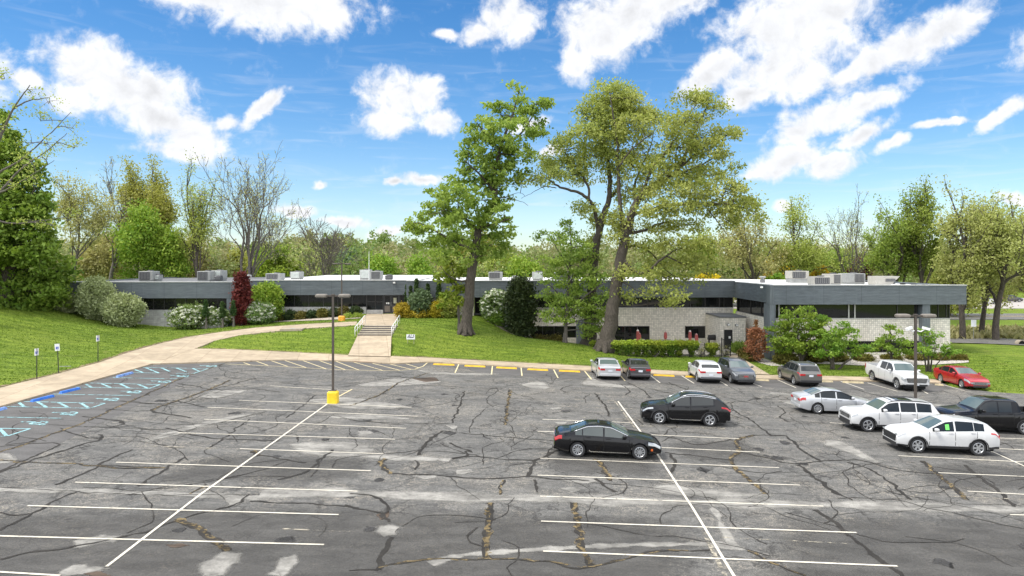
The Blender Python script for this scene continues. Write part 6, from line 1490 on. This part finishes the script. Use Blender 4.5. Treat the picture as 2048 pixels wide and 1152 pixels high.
TRAX = dict(L=4.54, W=1.82, wb=2.70, fo=.92, r=.35, sill=.28, top=[(0,.72),(.05,.84),(.4,.97),(1.1,1.05),(1.28,1.08),(2.05,1.50),(2.6,1.56),(3.4,1.53),(3.95,1.44),(4.32,1.16),(4.48,1.05),(4.54,.9)], belt=[(0,.68),(.3,.88),(1.2,1.0),(2.5,1.03),(3.9,1.10),(4.4,1.02),(4.54,.86)])
c = suv('white_compact_suv', 'white compact SUV parked nose to the kerb beside the grey SUV', WHITE, TRAX, (1.36, 2.0), (4.0, 4.30), [(1.5, 2.5), (2.58, 3.5), (3.55, 3.85)], [1.36, 2.54, 3.52], grille=(.6, .5, .72), hl=(.05, .5, 3.0, 4.0, .5, .75, .62, .7), tl=(.0, .42, 3.0, 4.2, .42, .8, .82, .96), gs=M_CGL, g=M_CGL, plate=.68, bumper=(.8, .36, .54, GREY)); c.place('rl', 1394, 763.5, 1.5)
TERR = dict(L=4.63, W=1.84, wb=2.725, fo=.95, r=.365, sill=.30, top=[(0,.80),(.05,.90),(.35,1.0),(1.05,1.10),(1.25,1.13),(2.0,1.60),(2.6,1.66),(3.6,1.65),(4.15,1.56),(4.45,1.2),(4.58,1.05),(4.63,.9)], belt=[(0,.74),(.3,.92),(1.2,1.06),(2.6,1.09),(4.1,1.15),(4.5,1.08),(4.63,.86)])
c = suv('grey_suv', 'dark grey SUV facing the camera next to the white compact SUV', GREY, TERR, (1.34, 1.96), (4.2, 4.44), [(1.48, 2.5), (2.58, 3.5), (3.56, 4.1)], [1.36, 2.54, 3.52], grille=(.60, .52, .80), hl=(.05, .55, 3.0, 4.05, .62, .78, .70, .83), tl=(.0, .4, 3.0, 4.1, .5, .8, .85, 1.0), bars=4, gs=M_CGL); c.rails(1.95, 4.0, M_TRIM); c.place('fr', 1461, 766.5, 178.5)
text_part('GMC', 'grille_badge', mat('red_badge', (.55, .03, .03), .4, var=0), c.root, .17, Matrix.Translation((TERR['L']/2+.032, 0, .68)) @ Matrix.Rotation(R(90), 4, 'Z') @ Matrix.Rotation(R(90), 4, 'X'))
SOR = dict(L=4.69, W=1.885, wb=2.70, fo=.93, r=.36, sill=.28, top=[(0,.74),(.05,.84),(.35,.96),(1.1,1.08),(1.3,1.11),(2.05,1.62),(2.6,1.70),(3.6,1.68),(4.2,1.60),(4.5,1.2),(4.64,1.08),(4.69,.9)], belt=[(0,.68),(.3,.88),(1.2,1.02),(2.6,1.06),(4.1,1.12),(4.55,1.06),(4.69,.86)])
c = suv('taupe_suv', 'grey brown SUV with silver roof rails parked nose in right of the side path', TAUPE, SOR, (1.38, 2.0), (4.24, 4.50), [(1.5, 2.55), (2.63, 3.5), (3.56, 4.1)], [1.38, 2.58, 3.52], grille=(.5, .5, .72), hl=(.05, .5, 3.0, 4.0, .5, .75, .6, .7), tl=(.0, .42, 3.3, 4.3, .45, .82, .88, 1.02), gs=M_CGL, g=M_CGL, plate=.88, bumper=(.82, .36, .56, M_TRIM)); c.rails(1.95, 4.1); c.place('rl', 1587.5, 770, -1)
RX = dict(L=4.89, W=1.895, wb=2.79, fo=.98, r=.375, sill=.27, top=[(0,.76),(.05,.86),(.4,1.0),(1.15,1.10),(1.38,1.13),(2.2,1.60),(2.75,1.69),(3.5,1.67),(4.2,1.56),(4.66,1.22),(4.82,1.12),(4.89,.95)], belt=[(0,.70),(.3,.90),(1.3,1.03),(2.6,1.06),(4.0,1.16),(4.7,1.08),(4.89,.9)])
c = suv('black_suv', 'glossy black SUV facing left in the middle of the lot behind the black sedan', BLACK, RX, (1.46, 2.15), (4.28, 4.64), [(1.62, 2.66), (2.74, 3.95)], [1.46, 2.70, 3.70], grille=(.52, .34, .78), hl=(.05, .62, 3.1, 4.05, .55, .74, .66, .76), tl=(.0, .5, 3.1, 4.1, .4, .8, .88, 1.0), bars=4, clad=False, spokes=5); c.chrome_line(1.6, 4.1); c.rails(2.2, 4.1, M_CHROME, .035); c.place('fl', 1318.5, 848.5, -84); c.arches()
for sd in (1, -1): c.panel(1.4, 3.5, .25, .5, sd, .016, 8, 1).build('sill_moulding', M_CHROME, c.root)
BLZ = dict(L=4.86, W=1.95, wb=2.863, fo=.96, r=.38, sill=.30, top=[(0,.80),(.05,.90),(.4,1.02),(1.2,1.12),(1.42,1.16),(2.3,1.62),(2.85,1.70),(3.6,1.67),(4.3,1.56),(4.66,1.24),(4.80,1.12),(4.86,.95)], belt=[(0,.74),(.3,.94),(1.3,1.07),(2.6,1.10),(4.0,1.18),(4.65,1.12),(4.86,.9)])
c = suv('white_suv', 'white SUV with black window band and green sticker, nearest on the right', WHITE, BLZ, (1.5, 2.24), (4.36, 4.64), [(1.66, 2.68), (2.76, 3.6), (3.63, 4.1)], [1.5, 2.72, 3.75], grille=(.74, .50, .84), lower=(.76, .28, .46), hl=(.04, .40, 3.55, 4.1, .6, .78, .85, .90), tl=(.0, .46, 3.2, 4.1, .45, .82, .9, 1.02), bars=3, gs=M_CGL, barm=M_TRIM, spokes=6, wide=.09); c.place('fl', 1835, 906.5, -85.5)
c.panel(2.28, 2.46, 5.2, 5.72, 1, .014, 2, 2).build('window_sticker', mat('green_sticker', (.16, .75, .12), .6, var=0), c.root)
JEEP = dict(L=4.91, W=1.97, wb=2.96, fo=.90, r=.385, sill=.30, top=[(0,.92),(.05,1.0),(.3,1.08),(1.2,1.15),(1.4,1.18),(2.05,1.66),(2.5,1.74),(3.7,1.74),(4.45,1.68),(4.72,1.25),(4.86,1.15),(4.91,.95)], belt=[(0,.86),(.3,1.0),(1.3,1.10),(2.6,1.13),(4.2,1.16),(4.7,1.12),(4.91,.9)], nose=.6, nt=.11)
c = suv('white_boxy_suv', 'white boxy SUV with dark sunroof just behind the nearest white SUV', WHITE, JEEP, (1.48, 2.0), (4.48, 4.71), [(1.62, 2.6), (2.68, 3.5), (3.56, 4.35)], [1.48, 2.64, 3.54], lower=(.72, .30, .58), grille=(.66, .66, .88), hl=(.04, .34, 3.0, 3.8, .66, .80, .74, .86), tl=(.0, .3, 3.2, 3.9, .5, .82, .95, 1.05), bars=0, gs=M_CGL, spokes=5); c.sunroof(2.3, 3.5); c.rails(2.0, 4.3, M_TRIM, .03); c.place('fl', 1735.5, 864, -87)
mb = MB()
for k in range(7): mb.box(JEEP['L']/2+.012, JEEP['L']/2+.03, -.55+k*.17, -.49+k*.17, .67, .85)
mb.build('grille_slots', M_CHROME, c.root)
PK = dict(L=5.89, W=2.06, wb=3.745, fo=.98, r=.42, sill=.42, bed=(4.05, 5.82), top=[(0,1.02),(.05,1.10),(.3,1.18),(1.2,1.26),(1.45,1.30),(2.15,1.86),(2.6,1.92),(3.75,1.90),(3.95,1.80),(4.02,1.36),(4.1,1.36),(5.89,1.36)], belt=[(0,.95),(.3,1.1),(1.4,1.2),(2.6,1.22),(3.9,1.28),(4.1,1.33),(5.89,1.33)], nose=.5, nt=.09, tail=.3, tt=.04)
def pickup(name, label, body, sp, **kw):
    c = Car(name, label, 'pickup truck', body, sp); c.shell(); c.wheels(kw.get('rim'), 6, .08); c.arches()
    b0 = sp['bed'][0]
    c.glass((1.52, 2.1), (b0-.22, b0-.08), [(1.68, 2.66), (2.74, b0-.5)], g=kw.get('g', M_CGLL)); c.doors([1.55, 2.70, b0-.4], t=(.5, 4.6)); c.mirrors(1.8, kw.get('mirror'))
    c.nose((.78, .66, 1.0), (.04, .3, 2.6, 3.9, .80, .95, .76, .98), (.8, .42, .56), 4, kw.get('barm'), plate=.55)
    c.rear((.0, .16, 2.4, 4.0, .86, .99, .85, 1.25), .62, (.95, .48, .66, M_CHROME))
    mb = MB(); mb.box(-sp['L']/2+.10, sp['L']/2-b0-.06, -sp['W']/2*.84, sp['W']/2*.84, sp['belt'][-1][1]-.43, sp['belt'][-1][1]-.40); mb.build('bed_liner', M_TRIM, c.root)
    mb = MB()
    for sd in (1, -1):
        y = sd*sp['W']/2*.845; mb.box(-sp['L']/2+.10, sp['L']/2-b0-.06, min(y, y-sd*.012), max(y, y-sd*.012), sp['belt'][-1][1]-.399, sp['belt'][-1][1]+.01)
    mb.build('bed_side_liner', M_TRIM, c.root)
    mb = MB(); mb.box(sp['L']/2+.006, sp['L']/2+.05, -.8, .8, .56, .64); mb.build('front_bumper', kw.get('fb', body), c.root)
    return c
c = pickup('white_pickup', 'white crew cab pickup facing out with its bed towards the kerb', WHITE, PK, mirror=WHITE); c.place('fr', 1793.5, 778.8, 180)
RDG = dict(PK); RDG.update(L=5.33, W=1.99, wb=3.18, fo=1.0, r=.39, sill=.36, tumble=.26, bed=(3.95, 5.27), top=[(0,.96),(.05,1.04),(.35,1.13),(1.2,1.22),(1.42,1.26),(2.05,1.80),(2.5,1.88),(3.65,1.87),(3.85,1.78),(3.93,1.28),(4.0,1.28),(5.33,1.28)], belt=[(0,.90),(.3,1.05),(1.4,1.14),(2.6,1.16),(3.8,1.2),(4.0,1.25),(5.33,1.25)], nose=.7, nt=.13)
c = pickup('black_pickup', 'black pickup cut off by the right edge behind the nearest white SUV', BLACK, RDG, barm=M_TRIM); c.place('fl', 1934, 866, -88)
# vehicles far off beyond the road
for nm, lb, m, sp, px_, Y, deg in [('red_car', 'small red car in the far lot right of the building', RED, SEDAN, 1942, 172, 80), ('dark_suv', 'dark SUV in the far lot near the right edge', CHAR, TERR, 2022, 168, 95), ('white_van', 'white car in the far lot partly behind the thick trunk', WHITE, TRAX, 1972, 160, 100)]:
    c = suv(nm, lb, m, sp, (1.42, 2.0), (4.2, 4.42), [(1.55, 2.5), (2.58, 3.5)], [1.4, 2.54, 3.5], grille=(.5, .5, .7), hl=(.05, .5, 3., 4., .5, .7, .6, .7), tl=(0, .3, 3., 4., .5, .7, .8, .9), clad=False)
    c.root.location = (XY(px_, Y), Y, .08); c.root.rotation_euler = (0, 0, math.pi/2-R(deg))
# ------------------------------------------------------------------ lamps, signs, stops, patio, small things
M_POLE = mat('bronze_pole', (.075, .060, .048), .55, var=.1); M_HEADP = mat('weathered_lamp_head', (.17, .15, .125), .6, var=.12)
M_YPAINT = mat('yellow_paint', (.80, .55, .02), .5, var=.08, vs=5); M_OPAINT = mat('faded_orange_paint', (.72, .33, .03), .6, var=.2, vs=6)
def lamp_post(label, px_, pyb, pyt, half, Y=None, basem=M_YPAINT, baseh=.75, baser=.31, headm=M_HEADP, cams=False, ground=None, boxh=.22):
    b = Pl(px_, pyb) if ground is None else ground; Y = b.y; k = Y/F
    o = empty('lamp_post', label, 'lamp post', tuple(b)); zt = ZY(pyt, Y)-b.z
    mb = MB(); mb.obox((0, 0, zt/2), (.125, .125, zt), 0); mb.bbox(-.10, .10, -.10, .10, zt, zt+.05, .01); mb.build('pole', M_POLE, o)
    if basem:
        mb = MB(); r = baser; mb.bbox(-r, r, -r, r, -.15, baseh, r*.28); mb.build('base', basem, o, smooth=True, sharp=30); mb = MB(); mb.bbox(-.2, .2, -.2, .2, baseh-.01, baseh+.05, .02); mb.build('base_plate', M_POLE, o)
    for sd in (-1, 1):
        mb = MB(); x0, x1 = sd*half*k*.36, sd*half*k; a, b2 = min(x0, x1), max(x0, x1)
        mb.bbox(a, b2, -.28, .28, zt-.16, zt-.16+boxh, .06); h = mb.build('lamp_head', headm, o, smooth=True, sharp=35)
        mb = MB(); mb.box(a+.06, b2-.06, -.23, .23, zt-.168, zt-.162); mb.build('lens', mat('grey_lens', (.3, .3, .28), .3, var=.05), h)
        mb = MB(); mb.box(min(0, x0), max(0, x0), -.05, .05, zt-.10, zt-.01); mb.build('arm', M_POLE, o)
    if cams:
        zc = ZY(661, Y)-b.z
        for sd in (-1, 1):
            mb = MB(); mb.obox((sd*.5, -.22, zc+.14), (.42, .13, .14), sd*-.3, tilt=Matrix.Rotation(sd*.28, 3, 'Y')); mb.tube([(sd*.06, 0, zc), (sd*.25, -.1, zc-.06), (sd*.42, -.2, zc+.08)], .035, 6); mb.build('security_camera', M_WHITE, o)
    return o
lamp_post('near dark lamp post with two heads rising from a yellow base in the lot', 666, 806, 590, 34, headm=M_HEADP)
lamp_post('far dark lamp post with two flat heads and a faded orange base by the landing', 683.5, 640, 526, 18, ground=Vector((XY(683.5, 79), 79, tz(XY(683.5, 79), 79))), basem=M_OPAINT, baseh=.55, baser=.33, headm=M_POLE, boxh=.14)
lamp_post('right lamp post with two heads and white cameras, behind the white SUVs', 1831, 850, 630, 38, basem=None, cams=True)
# wheel stops
def stop(p0, p1, m, label, h=.12, w=.17):
    a, b = Pl(p0[0], p0[1], .1), Pl(p1[0], p1[1], .1); d = b-a; L_ = d.xy.length; rz = math.atan2(d.y, d.x); c = (a+b)/2 + Vector((math.sin(rz), -math.cos(rz), 0))*.22
    o = empty('wheel_stop', label, 'wheel stop', (c.x, c.y, lot_z(c.x)+.004), group='wheel stops along the kerb')
    o.rotation_euler = (Matrix.Rotation(.025, 3, 'Y') @ Matrix.Rotation(rz, 3, 'Z')).to_euler(); mb = MB(); hl = L_/2
    for (x0, x1) in ((-hl, hl),): mb.add([(x0,-w/2,0),(x1,-w/2,0),(x1,w/2,0),(x0,w/2,0),(x0+.05,-w*.3,h),(x1-.05,-w*.3,h),(x1-.05,w*.3,h),(x0+.05,w*.3,h)], [(0,3,2,1),(4,5,6,7),(0,1,5,4),(1,2,6,5),(2,3,7,6),(3,0,4,7)])
    mb.build('concrete_bar', m, o); mb = MB()
    mb = MB(); mb.cyl(-hl*.6, 0, h-.01, h+.012, .025, n=8); mb.build('anchor_pin', M_GALV, o); mb = MB(); mb.cyl(hl*.6, 0, h-.01, h+.012, .025, n=8); mb.build('anchor_pin', M_GALV, o)
M_YST = mat('yellow_stop_paint', (.72, .43, .02), .6, var=.15, vs=5); M_BST = mat('blue_stop_paint', (.035, .16, .58), .5, var=.15, vs=5); M_PST = mat('pale_stop_paint', (.50, .42, .26), .8, var=.2, vs=5); M_BSTF = mat('faded_blue_stop_paint', (.16, .28, .58), .6, var=.35, vs=5)
for p0, p1, m, lb in [((867,726.5),(910,728),M_YST,'yellow wheel stop, leftmost of the kerb row, by the hatched zone'),((930,729.5),(972,731.5),M_YST,'yellow wheel stop, second of the kerb row from the hatched zone'),((993,733),(1035,735),M_YST,'yellow wheel stop, third of the kerb row from the hatched zone'),((1055,736.5),(1097,738.5),M_YST,'yellow wheel stop, second to the left of the silver sedan'),((1118,739.5),(1161,741.5),M_YST,'yellow wheel stop just left of the silver sedan'),
                      ((1306,748),(1349,750),M_YST,'yellow wheel stop in the empty bay right of the charcoal sedan'),((1370,751),(1412,753),M_YST,'yellow wheel stop mostly hidden by the white compact SUV'),((1496,756.5),(1538,759),M_PST,'pale worn wheel stop at the end of the side path'),((1636,760.5),(1663,761),M_PST,'pale worn wheel stop just right of the grey brown SUV'),((1683,762),(1725,763.5),M_PST,'pale worn wheel stop in the empty bay left of the white pickup'),((1868,767),(1885,768),M_PST,'pale worn wheel stop behind the red sedan')]: stop(p0, p1, m, lb)
for p0, p1, m, lb in [((228,752),(259,744),M_BSTF,'scuffed blue wheel stop, farthest of the accessible bays'),((114,784),(152,775),M_BST,'bright blue wheel stop, middle one on the left'),((56,800.5),(100,790),M_BST,'bright blue wheel stop, nearest one wholly in view'),((-30,823),(4,814),M_BSTF,'scuffed blue wheel stop cut off at the left edge')]: stop(p0, p1, m, lb, .13, .22)
# sign posts of the accessible bays
M_SBLUE = mat('sign_blue', (.02, .07, .42), .5, var=0); M_SIGN = mat('sign_white', (.74, .75, .76), .45, var=.04)
def sign_post(label, px_, pyb, pyt, pys, wpx, yaw, lean=0.0, sym=True, z=None):
    g = G(px_, pyb); Y = g.y; k = Y/F; o = empty('accessible_sign', label, 'sign', tuple(g)); h = (pyb-pyt)*k; hs_ = (pys-pyt)*k
    M_ = Matrix.Rotation(lean, 3, 'Y'); mb = MB(); mb.tube([(0, .03, -.2), tuple(M_ @ Vector((0, .03, h)))], .035, 6); mb.build('post', mat('dark_green_post', (.025, .03, .022), .6, var=.1), o)
    w = .31; c = M_ @ Vector((0, 0, h-hs_/2)); mb = MB(); mb.obox(c, (w, .012, hs_), yaw, tilt=M_); pl = mb.build('sign_plate', M_SIGN, o)
    RZ = Matrix.Rotation(yaw, 4, 'Z'); T = Matrix.Translation(c)
    if sym:
        mb = MB(); mb.box(-.085, .085, -.0115, -.007, -.14, .05); b = mb.build('blue_panel', M_SBLUE, pl); b.data.transform(T @ RZ)
        mb = MB(); a = np.linspace(-2.7, 1.2, 10); mb.tube([(.0+.042*math.cos(t_), -.014, -.085+.042*math.sin(t_)) for t_ in a], .008, 5)
        mb.tube([(-.005,-.014,.02),(-.005,-.014,-.06),(.04,-.014,-.06),(.06,-.014,-.11)], .008, 5); mb.box(-.02, .012, -.016, -.012, .015, .045); s_ = mb.build('wheelchair_symbol', M_WHITE, pl); s_.data.transform(T @ RZ)
sign_post('leftmost accessible parking sign, seen nearly edge on, at the left path', 73, 758.5, 697, 711, 5, 1.33)
sign_post('tilted accessible parking sign facing the camera, middle of three', 117, 746.5, 688, 702, 8, .35, -.05)
sign_post('rightmost accessible parking sign, edge on, higher up the path', 195.5, 724, 671, 683, 4, 1.33)
pole = empty('steel_rod', 'short grey rod lying on the grass beside the middle sign', 'rod', tuple(G(130, 735)+Vector((0,0,.05)))); mb = MB(); mb.tube([(-.4,0,.02),(.4,.05,.03)], .025, 6); mb.build('bar', M_GALV, pole)
# name board on the lawn
g = G(821.5, 688); Y = g.y; k = Y/F; o = empty('lawn_sign', 'small white ALS board on two stakes on the front lawn', 'sign', tuple(g))
zb, zt = (688-679)*k, (688-669)*k; w = 8.6*k
mb = MB(); mb.bbox(-w, w, -.03, .0, zb, zt, .008); p_ = mb.build('board', M_SIGN, o)
for sx in (-1, 1): mb = MB(); mb.tube([(sx*w*.72, .02, -.15), (sx*w*.72, .02, zt)], .022, 6); mb.build('stake', mat('wood_stake', (.35, .32, .22), .8), o)
M_INK = mat('sign_ink', (.035, .035, .075), .6, var=0); RX90 = Matrix.Rotation(R(90), 4, 'X')
text_part('ALS', 'sign_letters', M_INK, p_, .40, Matrix.Translation((0, -.034, zb+(zt-zb)*.64)) @ RX90, shear=.25)
mb = MB()
for i in range(11): mb.box(-w*.72+i*w*.13, -w*.72+i*w*.13+w*(.07+.03*(i % 3)), -.034, -.0305, zb+.14, zb+.20)
mb.build('sign_small_print', M_INK, p_)
# small signs beyond the building corner
g = G(1647, 676); o = empty('small_sign', 'small white notice on a post between the oaks right of the building', 'sign', tuple(g)); mb = MB(); mb.tube([(0,0,-.1),(0,0,2.3)], .03, 6); mb.build('post', M_GALV, o); mb = MB(); mb.box(-.3,.3,-.04,-.02,1.5,2.3); mb.build('sign_plate', M_SIGN, o)
o.location = (XY(1947, 84), 84, tz(XY(1947, 84), 84))
# utility box in front of the left wing
Y = 79.0; x0, x1 = XY(385, Y), XY(440, Y); zb = tz((x0+x1)/2, Y); o = empty('utility_box', 'low beige metal utility box between the clipped topiaries', 'utility box', ((x0+x1)/2, Y, zb)); h = ZY(640, Y)-zb; w = (x1-x0)/2
mb = MB(); mb.bbox(-w, w, 0, 1.5, -.1, h, .04); mb.build('cabinet', M_BEIGE, o)
for sx in (-1, 1): mb = MB(); mb.bbox(sx*w/2-w*.46, sx*w/2+w*.46, -.03, .0-.002, .1, h-.1, .01); d = mb.build('door', M_BEIGE, o); mb = MB(); mb.box(sx*w*.1-.03, sx*w*.1+.03, -.06, -.031, h*.42, h*.58); mb.build('handle', M_LOUV, d)
# slab in the lawn
o = empty('concrete_slab', 'thin concrete slab lying in the lawn left of the steps', 'slab', tuple(G(585, 660))); k = o.location.y/F; mb = MB(); mb.bbox(-22*k, 22*k, -.55, .55, -.1, .14, .02); mb.build('slab', M_STEP, o); mb = MB(); mb.lathe([(0,.145),(.28,.145),(.3,.13)], n=14); mb.build('cover', M_GALV, o)
# retaining wall end by the juniper
Y = 80.0; x = XY(1019, Y); o = empty('retaining_wall', 'pale retaining wall end with dark cap beside the juniper', 'wall', (x, Y, tz(x, Y)))
mb = MB(); zc = ZY(634, Y)-o.location.z; mb.box(-.5, .45, 0, .5, -2.6, zc); mb.build('pier', M_BLOCKG, o); mb = MB(); mb.add([(-.55,-.05,zc+.002),(.5,-.05,zc+.002),(.5,.55,zc+.002),(-.55,.55,zc+.002),(-.5,-.05,ZY(619,Y)-o.location.z),(.25,-.05,ZY(621,Y)-o.location.z),(.25,.55,ZY(621,Y)-o.location.z),(-.5,.55,ZY(619,Y)-o.location.z)], [(0,3,2,1),(4,5,6,7),(0,1,5,4),(1,2,6,5),(2,3,7,6),(3,0,4,7)]); mb.build('cap', M_SIDE, o)
mb = MB(); mb.box(.46, 1.6, .1, .45, -2.6, zc-1.55); mb.box(1.61, 2.6, .1, .45, -2.8, zc-2.2); mb.build('stepped_wall', M_BLOCKG, o)
# ---- patio: slab, fence, gate, umbrellas, grill
def tzz(x, y): return tz(x, y)
pts = [(8.5, 73.6), (20.2, 71.9), (23.0, 73.2), (22.9, 82), (9, 82)]
mb = MB(); mb.prism(pts, -.2, .16); tag(mb.build('patio', mat('patio_paving', (.42, .38, .33), .85, var=.15), None), kind='structure')
f0, f1 = Vector((XY(1200, 73.6), 73.6)), Vector((XY(1440, 71.2), 71.2))
o = empty('patio_fence', 'black metal picket fence behind the hedge plants of the patio', 'fence', ((f0.x+f1.x)/2, (f0.y+f1.y)/2, .1)); M_IRON = mat('black_iron', (.012, .012, .012), .5, var=.05)
d = (f1-f0); L_ = d.length; d.normalize(); n = 9
for i in range(n): q = f0+d*(L_*i/(n-1)); mb = MB(); mb.obox((q.x-o.location.x, q.y-o.location.y, .55), (.06, .06, 1.5), 0); mb.build('fence_post', M_IRON, o)
rz = math.atan2(d.y, d.x)
for z in (.12, 1.12): mb = MB(); q = (f0+f1)/2; mb.obox((0, 0, z), (L_, .035, .035), rz); mb.build('rail', M_IRON, o)
mb = MB()
for i in range(int(L_/.13)): q = f0+d*(i*.13+.065); mb.obox((q.x-o.location.x, q.y-o.location.y, .62), (.016, .016, 1.0), 0)
tag(mb.build('pickets', M_IRON, o), kind='stuff')
o = empty('patio_gate', 'black metal gate with slanting rail by the side door path', 'gate', (XY(1443, 71.4), 71.4, .05)); mb = MB(); 
for x, h in ((0, 1.9), (1.05, 1.2)): mb.obox((x, x*.5, h/2), (.07, .07, h), 0)
mb.tube([(0,0,1.85),(1.05,.52,1.15)], .03, 6); mb.tube([(0,0,.15),(1.05,.52,.15)], .025, 6); mb.build('gate_frame', M_IRON, o)
mb = MB()
for i in range(10): x = .1*(i+.5); mb.obox((x, x*.5, (.15+1.85-.67*x)/2), (.03, .03, 1.65-.67*x), 0)
mb.build('bars', M_IRON, o); mb = MB(); mb.box(.9,1.0,.38,.44,.8,.9); mb.build('latch', M_GALV, o)
M_UMB = mat('faded_red_canvas', (.40, .095, .085), .9, var=.3, vs=5); M_UMB2 = mat('pinkish_canvas', (.45, .24, .22), .9, var=.2, vs=5)
for px_, pyt, pyb, Y, lb in [(1275.5,659.5,683,77.5,'closed red umbrella with white tip in front of the long dark window, taller of two'),(1279,666,684,79.5,'closed red umbrella half behind its taller twin by the long dark window'),(1331,663,683,79.5,'closed red umbrella with sagging canvas against the plain block wall'),(1380,661,685,77.5,'closed red umbrella with white tip in front of the small square window'),(1393,667.5,688,76,'closed red umbrella right of the one before the square window')]:
    x = XY(px_, Y); z0 = .16; zt = ZY(pyt, Y); zb = ZY(pyb, Y); o = empty('patio_umbrella', lb, 'umbrella', (x, Y, z0), group='closed umbrellas on the patio')
    mb = MB(); mb.tube([(0,0,0),(0,0,zt-z0)], .025, 8); mb.build('pole', M_WHITE, o)
    hh = zt-zb; b = zb-z0; mb = MB(); mb.lathe([(.03,b),(.13,b+.02),(.17,b+hh*.12),(.09,b+hh*.30),(.15,b+hh*.42),(.13,b+hh*.7),(.11,b+hh*.9)], n=12)
    for i, v in enumerate(mb.v): q = .80+.28*((i*7) % 3); mb.v[i] = (v[0]*q, v[1]*q, v[2])
    mb.build('canvas', M_UMB, o, smooth=True); mb = MB(); mb.lathe([(.13,b+hh*.885),(.12,b+hh*.95),(.03,b+hh*1.02),(0,b+hh*1.05)], n=10); mb.build('tip', mat('white_canvas', (.62,.55,.52), .9) if lb.find('white') > 0 else M_UMB2, o, smooth=True)
    mb = MB(); mb.lathe([(0,.12),(.08,.12),(.3,.06),(.34,0)], n=14); mb.build('base', M_IRON, o, smooth=True)
    # table round the umbrella
    to = empty('patio_table', 'round patio table below ' + {1275.5:'the taller umbrella by the long window', 1279:'the half hidden umbrella by the long window', 1331:'the sagging umbrella on the plain wall', 1380:'the umbrella before the square window', 1393:'the rightmost umbrella'}[px_], 'table', (x, Y, z0), group='patio tables')
    mb = MB(); mb.lathe([(.05,.70),(.6,.70),(.62,.72),(.6,.745),(.05,.745)], n=20); mb.build('table_top', mat('table_metal', (.30, .26, .23), .6), to)
    for a in (.6, 2.2, 3.7, 5.3): mb = MB(); mb.tube([(math.cos(a)*.4, math.sin(a)*.4, .0), (math.cos(a)*.3, math.sin(a)*.3, .70)], .022, 6); mb.build('leg', M_IRON, to)
Y = 79; o = empty('grill', 'black barbecue grill by the vestibule wall', 'grill', (XY(1426, Y), Y, .16)); mb = MB(); mb.bbox(-.55, .55, -.3, .3, .75, 1.0, .03); mb.build('firebox', M_IRON, o); mb = MB(); mb.lathe([(.0,-.5),(.28,-.5),(.3,.5),(0,.5)], (0,0,1.02), 14, 'X'); mb.build('lid', M_IRON, o, smooth=True, sharp=40)
for sx in (-.45, .45): mb = MB(); mb.box(sx-.03, sx+.03, -.25, .25, 0, .75); mb.build('leg', M_IRON, o)
# brown screen by the vestibule
o = empty('timber_screen', 'brown slatted screen panel leaning by the side wall of the right wing', 'screen', (XY(1495, 74), 74, 0)); mb = MB()
for i in range(7): mb.box(-.05+i*.10, .03+i*.10, i*-.02, .04-i*.02, .5, 2.55-i*.16)
mb.build('boards', mat('stained_boards', (.13, .06, .04), .8, var=.2), o); mb = MB(); mb.tube([(0,.08,-.1),(0,.08,2.5)], .05, 6); mb.build('post', M_IRON, o)
# culvert pipe at the right edge
g = G(2043, 690); o = empty('culvert_pipe', 'dark open culvert pipe in the grass bank at the right edge', 'pipe', tuple(g)); mb = MB(); mb.lathe([(.36,-.1),(.42,-.1),(.42,.5),(.36,.5)], (0,0,.1), 20, 'Y'); mb.build('pipe_shell', M_STEP, o, smooth=True, sharp=40); mb = MB(); mb.lathe([(0,.0),(.365,.0)], (0,0,.1), 20, 'Y'); mb.build('shade_disc', M_SEAM, o)  # black disc stands in for the shade inside the pipe
# ---- driveway and road to the right of the building
def drape(name, pts, off, m, rel=True):
    P = resamp([(p[0], p[1]) for p in pts]+[(pts[0][0], pts[0][1])], 80)[:-1]; c = P.mean(0); mb = MB(); rows = []
    for f in (1.0, .75, .5, .25, .01): rows.append([(c[0]+(p[0]-c[0])*f, c[1]+(p[1]-c[1])*f, tz(c[0]+(p[0]-c[0])*f, c[1]+(p[1]-c[1])*f)+off) for p in list(P)+[P[0]]])
    mb.grid(rows[::-1]); return tag(mb.build(name, m), kind='structure')
drape('driveway', [(44.5, 83), (49, 88), (56, 86.5), (60, 82), (75, 78), (75, 73.5), (58, 76.5), (50, 79), (46, 80)], .09, M_ROAD)
mb = MB(); mb.box(30, 500, 117, 130, -.2, .12); tag(mb.build('road', M_ROAD), kind='structure')
mb = MB(); mb.box(30, 500, 123.3, 123.42, .124, .128); mb.box(30, 500, 123.6, 123.72, .124, .128); tag(mb.build('road_line', M_YPAINT), kind='structure')
mb = MB(); mb.box(40, 420, 145, 185, -.2, .07); tag(mb.build('far_parking_lot', mat('pale_far_lot', (.36, .33, .30), .9, var=.15)), kind='structure')
stop_c = G(1945, 684)
o = empty('kerb_block', 'pale concrete kerb block at the far edge of the driveway', 'wheel stop', (XY(1944, 85.5), 85.5, tz(XY(1944, 85.5), 85.5)+.1)); mb = MB(); mb.bbox(-.9, .9, -.1, .1, 0, .15, .03); mb.build('block', M_CONC, o); mb = MB(); mb.cyl(.5, 0, .14, .16, .03, n=8); mb.build('anchor_pin', M_GALV, o)
